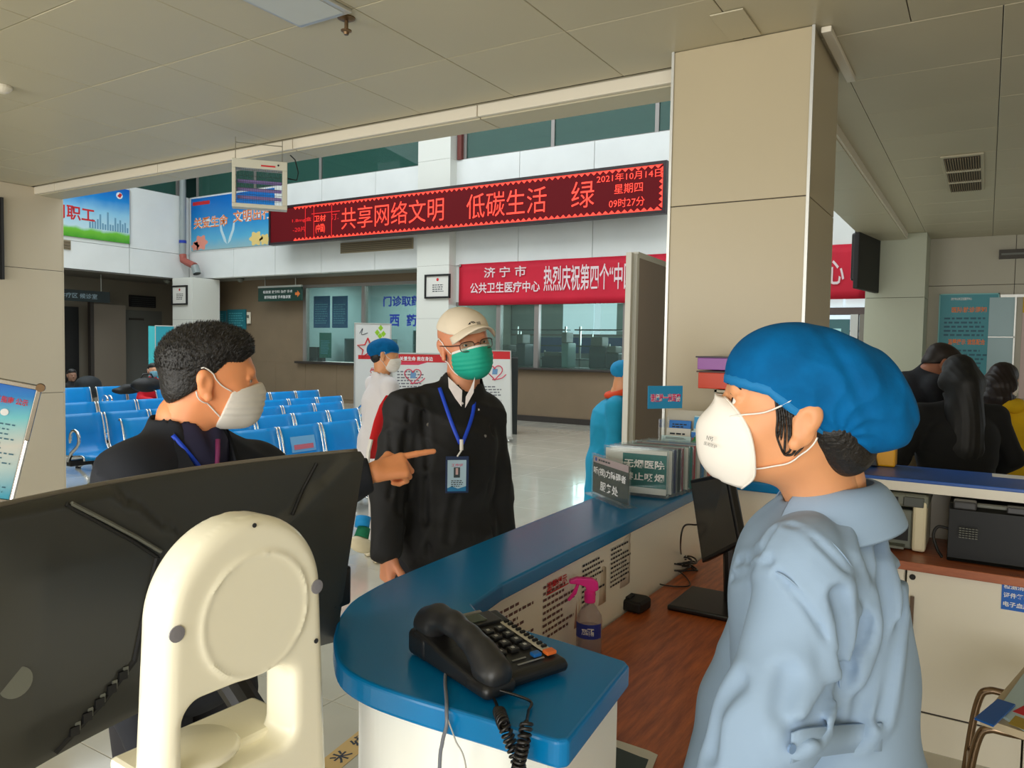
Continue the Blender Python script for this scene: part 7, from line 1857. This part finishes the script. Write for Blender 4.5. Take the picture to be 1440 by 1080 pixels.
fmesh('jacket', [cl.mesh(.012, disp=folds(.007, [((8, 6, 10), 1.5)], 3))], mat('jacket_ink', (18, 20, 28), .85), Bm)
tr = Field(.03); tr.ell(pel - (0, 0, .03), (.16, .125, .14), A); KH = mat('trousers_khaki', (150, 134, 104), .85)
for an, A_ in lg:
    hip = pel + (an - pel) * np.array([1, 1, 0]) - (0, 0, .04); kn = (hip + an) / 2; tr.cap(hip, kn, .095, .075); tr.cap(kn, an - (0, 0, .03), .075, .06); shoe(Bm, an, A, BLACKM)
fmesh('trousers', [tr.mesh(.014)], KH, Bm)
hair_short(h, mat('hair_brownblack', (34, 24, 20), .55), Bm, vox=.006, tufts=60); surgical_mask(h, MASKB, Bm, False, False)
# woman in black, her back to the camera
K = standing('woman with long black hair in a black coat, her back to the camera', (1347, 530), 4.35, 112, 122, ('coat', BLK), SKIN, coat_z=.3, build=1.30, vox=.012, pitch=-10, arms=lambda nb, A: (nb + A[0] * .33 + (0, 0, -.30), nb + A[0] * .28 + A[1] * .2 + (0, 0, -.45), nb - A[0] * .33 + (0, 0, -.30), nb - A[0] * .28 + A[1] * .2 + (0, 0, -.45)))
long_hair(K['h'], K['P'], .34, mat('hair_jet', (9, 8, 8), .6), w=.125, back=.02); eyes(K['h'], K['P'])
for an, A_ in K['lg']: shoe(K['P'], an, A_, BLACKM)
# woman in yellow
Y = standing('woman in yellow hooded jacket with dark hair over her shoulders, at the right edge', (1412, 536), 5.2, 60, 80, ('jacket', mat('jacket_yellow', (224, 180, 10), .8, noise=(10, .08))), SKIN, coat_z=.75, build=1.1, vox=.012, pitch=-14, legm=TROUS)
long_hair(Y['h'], Y['P'], .06, mat('hair_maroon', (28, 16, 16), .5), w=.12, back=.01); surgical_mask(Y['h'], MASKW, Y['P'], False); eyes(Y['h'], Y['P'])
hd_ = Y['nb']; f = Field(.04)
for a in np.linspace(0, 2 * math.pi, 10)[:-1]: f.ell(hd_ + np.array([.10 * math.cos(a), .10 * math.sin(a), -.015 - .02 * math.sin(a)]), (.055, .055, .05))
fmesh('hood', [f.mesh(.009, disp=folds(.006, [((16, 12, 18), 1.5)], 7))], mat('jacket_yellow', (224, 180, 10)), Y['P'])
for an, A_ in Y['lg']: shoe(Y['P'], an, A_, BLACKM)

# ================================================================== POSTER STANDS AND OTHER FLOOR-STANDING THINGS
def board(name, lab, px, d, mt, frame=ALU, th=.015, lean=None, cat='poster stand', base_z=None, roll=0):
    """px: TL, TR, BR, BL pixels; d: depth of the left and right edges"""
    TL, TR = at(*px[0], d[0]), at(*px[1], d[1]); r = nrm((TR - TL) * (1, 1, 0)); w = np.linalg.norm((TR - TL)[:2])
    zt = (TL[2] + TR[2]) / 2; zb = (at(*px[3], d[0])[2] + at(*px[2], d[1])[2]) / 2
    f = Fr((TL[0], TL[1], zb), r)
    if lean: u = nrm(np.array([0, 0, 1.0]) - f.n * lean); f = Fr(f.o, r, u)
    if roll:
        c_, s_ = math.cos(math.radians(roll)), math.sin(math.radians(roll)); r2, u2 = f.r * c_ + f.u * s_, f.u * c_ - f.r * s_; f = Fr(TR - r2 * w - u2 * (zt - zb), r2, u2)
    t = thing(name, lab, cat, (f.p(w / 2, 0)[0], f.p(w / 2, 0)[1], 0))
    h_ = (zt - zb) / f.u[2]
    part('board', f.b(0, w, 0, h_, -th, 0), mt, t, bevel=.002)
    fm = MB(); q = .018
    for a in ((-q, 0, -q, h_ + q), (w, w + q, -q, h_ + q), (0, w, h_, h_ + q), (0, w, -q, 0)): f.box(fm, *a, -th * 1.3, .006)
    part('frame', fm, frame, t, bevel=.002)
    return t, f, w, h_
WB = mat('board_white', (222, 222, 218), .45)
# tall arched white stand behind the nurse
t, f, w, h_ = board('display_stand', 'tall white display stand with a red star and green leaves behind the white-coated nurse', ((500, 456), (549, 456), (549, 620), (500, 620)), (12.0, 12.2), WB)
lettering(f, '生命', w * .42, w * .78, h_ * .55, h_ * .63, INKR, t, .001, .02)
part('red_band', f.b(w * .08, w * .95, h_ * .70, h_ * .735, 0, .001), INKR, t)
st_ = [(w * .35 + .17 * (1 if i % 2 == 0 else .45) * math.sin(i * math.pi / 5), h_ * .79 + .17 * (1 if i % 2 == 0 else .45) * math.cos(i * math.pi / 5)) for i in range(10)]
mbs = MB().tube([f.p(a, b, .004) for a, b in st_ + [st_[0]]], .012, 5); part('star_outline', mbs, INKR, t)
for q in ((.62, .93), (.72, .97), (.80, .92), (.70, .90)): part('leaf_print', f.poly(MB(), [(w * q[0], h_ * q[1] - .05), (w * q[0] + .04, h_ * q[1]), (w * q[0], h_ * q[1] + .05), (w * q[0] - .04, h_ * q[1])], 0, .002), mat('leaf_green', (150, 200, 40), .5), t)
part('script_mark', MB().tube(spline([f.p(w * .12, h_ * .92, .002), f.p(w * .2, h_ * .96, .002), f.p(w * .18, h_ * .91, .002), f.p(w * .35, h_ * .925, .002)]), .005, 5), INKD, t)
for a in (0, w): part('foot', f.b(a - .03, a + .03, -f.o[2], -.018, -.04, .02), ALU, t)
part('foot_bar', MB().box((f.p(w / 2, 0)[0], f.p(w / 2, 0)[1], .015), (.5, .3, .03)), ALU, t)
# two heart posters on easels
def heart(f, cx, cy, s, t):
    q = [(cx + s * .062 * 16 * math.sin(a) ** 3 / 16, cy + s * .062 * (13 * math.cos(a) - 5 * math.cos(2 * a) - 2 * math.cos(3 * a) - math.cos(4 * a)) / 16) for a in np.linspace(0, 2 * math.pi, 30)]
    part('heart_outline', MB().tube([f.p(a, b, .004) for a, b in q], .008, 5), mat('heart_pink', (214, 60, 90), .5), t, smooth=True)
    part('heart_arm', MB().tube(spline([f.p(cx - s * .02, cy - s * .06, .004), f.p(cx + s * .05, cy - s * .05, .004), f.p(cx + s * .09, cy - s * .02, .004)]), .008, 5), mat('heart_pink', (214, 60, 90)), t)
    part('heart_figure', f.poly(MB(), [(cx - s * .02, cy - s * .02), (cx + s * .02, cy - s * .02), (cx + s * .025, cy + s * .02), (cx - s * .015, cy + s * .025)], 0, .003), mat('heart_blue', (110, 150, 190), .5), t)
for k, (px, d, lab) in enumerate(((((553, 500), (634, 497), (630, 622), (552, 624)), (12.3, 12.6), 'white poster board with a red header and heart drawing, left of the capped man'), (((640, 497), (721, 491), (706, 612), (634, 618)), (12.4, 12.7), 'leaning white poster board with a red header and heart drawing, right of the capped man'))):
    t, f, w, h_ = board('poster_easel', lab, px, d, WB, lean=.10 if k else .05)
    part('header', f.b(0, w, h_ * .91, h_, 0, .0015), INKR, t); lettering(f, '关爱生命 救在身边', w * .12, w * .7, h_ * .925, h_ * .975, INKW, t, .003, .02)
    part('header_wave', f.poly(MB(), [(0, h_ * .88), (w * .45, h_ * .88), (w * .6, h_ * .91), (0, h_ * .91)], 0, .0015), mat('heart_pink', (214, 60, 90)), t)
    heart(f, w * (.35 if k == 0 else .72), h_ * .76, 2.2, t)
    textlines(f, w * .08, w * .55, h_ * .35, h_ * .82, 14, mat('ink_grey', (120, 120, 126), .6), t, c=.001) ; textlines(f, w * .08, w * .92, h_ * .08, h_ * .6, 16, mat('ink_grey', (120, 120, 126)), t, c=.0012)
    for a in (.06, w - .06):
        part('leg', MB().tube([f.p(a, -.0, -.02), np.array([f.p(a, 0, .06)[0], f.p(a, 0, .06)[1], .01])], .014, 8), ALU, t)
        part('leg', MB().tube([f.p(a, h_ * .8, -.02), np.array([f.p(a, 0, -.45)[0], f.p(a, 0, -.45)[1], .01])], .014, 8), ALU, t)
    part('tray_bar', f.b(-.02, w + .02, -.05, -.02, -.02, .04), ALU, t)
# dark machine with a pale top bar behind the heart posters
c = at(720, 508, 9.6)
t = thing('self_service_cabinet', 'dark cabinet with a pale top bar behind the right-hand heart poster', 'cabinet', (c[0], c[1], 0))
rr = nrm(at(735, 500, 9.6) - at(640, 500, 9.6)); f = Fr((at(560, 500, 9.9)[0], at(560, 500, 9.9)[1], 0), rr)
L_ = np.linalg.norm(at(718, 500, 13.7) - at(562, 500, 13.7)); f = Fr((at(562, 500, 13.7) * (1, 1, 0)), nrm((at(718, 500, 13.7) - at(562, 500, 13.7)) * (1, 1, 0)))
part('top_bar', f.b(0, L_, 1.40, 1.45, -.05, 0), mat('bar_pale', (190, 196, 194), .4), t); part('body', f.b(.02, L_ + .14, 0, 1.39, -.45, -.06), mat('cabinet_ink', (26, 34, 34), .4), t, bevel=.01); part('door_gap', f.b(L_ / 2, L_ / 2 + .01, .1, 1.4, -.06, -.055), GREY, t)
# teal roll-up and white sheet stand near the corner column
for lab, px, d, mt_ in (('teal roll-up stand by the corner column behind the rows of seats', ((219, 459), (250, 459), (248, 545), (216, 545)), (17.5, 17.6), mat('rollup_teal', (20, 150, 170), .45)), ('white information stand behind the dark-haired man\'s head', ((246, 462), (282, 458), (282, 545), (246, 545)), (17.2, 17.5), WB)):
    t, f, w, h_ = board('display_stand', lab, px, d, mt_)
    if 'teal' in lab:
        part('print_band', f.b(w * .18, w * .8, h_ * .68, h_ * .73, 0, .003), mat('band_salmon', (180, 150, 140), .5), t); textlines(f, w * .15, w * .9, h_ * .1, h_ * .6, 12, mat('teal_text2', (10, 100, 130), .5), t, c=.002)
        part('side_fin', f.b(-.16, -.02, 0, h_, -.03, -.01), mat('fin_cyan', (60, 190, 200), .4), t)
    else: textlines(f, w * .1, w * .7, h_ * .5, h_ * .9, 5, INKD, t, c=.002)
    part('foot_bar', MB().box((f.p(w / 2, 0)[0], f.p(w / 2, 0)[1], .02), (.5, .5, .04)), ALU, t)
    part('pole', MB().tube([(f.p(w / 2, 0, -.03)[0], f.p(w / 2, 0, -.03)[1], .04), f.p(w / 2, h_ * .9, -.03)], .02, 8), ALU, t)
# information stand in the left foreground
t, f, w, h_ = board('information_stand', 'tilted information panel with a blue header in a metal frame at the left edge', ((-95, 540), (50, 553), (12, 712), (-130, 700)), (2.9, 3.05), ramp_mat('info_print', 2, .95, 1.40, [(0, (70, 170, 200)), (.25, (190, 214, 214)), (.45, (214, 214, 206)), (.7, (120, 206, 216)), (.88, (30, 130, 210)), (1, (20, 100, 200))]), frame=mat('frame_steel', (150, 142, 130), .25, .9), lean=-.10, roll=-13)

lettering(f, '医院服务指南 公示', w * .42, w * .95, h_ * .84, h_ * .90, INKR, t, .002, .02)
part('emblem', MB().lathe([(.014, 0), (.014, .001)], f.p(w * .74, h_ * .76, .001), 16, np.array([f.r, f.u, f.n])), INKW, t)
textlines(f, w * .05, w * .95, h_ * .04, h_ * .68, 15, mat('info_lines', (60, 110, 130), .5), t, c=.001, fill=.28)
part('corner_knob', MB().lathe([(.016, -.01), (.018, 0), (.016, .012)], f.p(w + .012, h_ + .012, .0), 14, np.array([f.r, f.u, f.n])), BRZ, t)
part('side_tube', MB().tube([f.p(w + .012, h_ * .55, .012), f.p(w + .012, -.02, .012)], .008, 10), CHROME, t)
part('pole', MB().tube([f.p(w * .5, h_ * .4, -.03), (f.p(w * .5, 0, -.1)[0], f.p(w * .5, 0, -.1)[1], .03)], .018, 10), STEEL, t)
part('base', MB().lathe([(.16, 0), (.16, .012), (.02, .03)], (f.p(w * .5, 0, -.1)[0], f.p(w * .5, 0, -.1)[1], 0), 24), STEEL, t)
# yellow one-metre marker on the floor
c = onz(477, 1066, 0); d1 = nrm((onz(497, 1046, 0) - onz(455, 1080, 0)) * (1, 1, 0)); f = Fr((c[0], c[1], 0), d1, np.cross((0, 0, 1), d1))
if f.n[2] < 0: f = Fr(f.o, -d1, np.cross((0, 0, 1), -d1))
t = thing('floor_marking', 'yellow one-metre-line sticker on the floor tiles', 'floor sticker', f.o)
part('tape', f.b(-.45, .35, -.05, .05, .0005, .0015), mat('tape_yellow', (196, 160, 84), .5), t)
for k, s in enumerate('一米线'): lettering(f, s, -.16 + k * .13, -.08 + k * .13, -.035, .035, INKD, t, .002, .02)
# black display edge at the left of the frame, fixed to the near pillar
t = thing('wall_display', 'black edge of a screen on the left pillar', 'screen', (-7.05, 3.2, 1.9))
a = onx(3, 278, -7.08); b = onx(3, 393, -7.08)
part('screen', MB().mm((-7.1, a[1] - .5, b[2]), (-7.06, a[1], a[2])), BLACKM, t, bevel=.005); part('bezel', MB().mm((-7.06, a[1] - .02, b[2]), (-7.055, a[1], a[2])), DGREY, t)
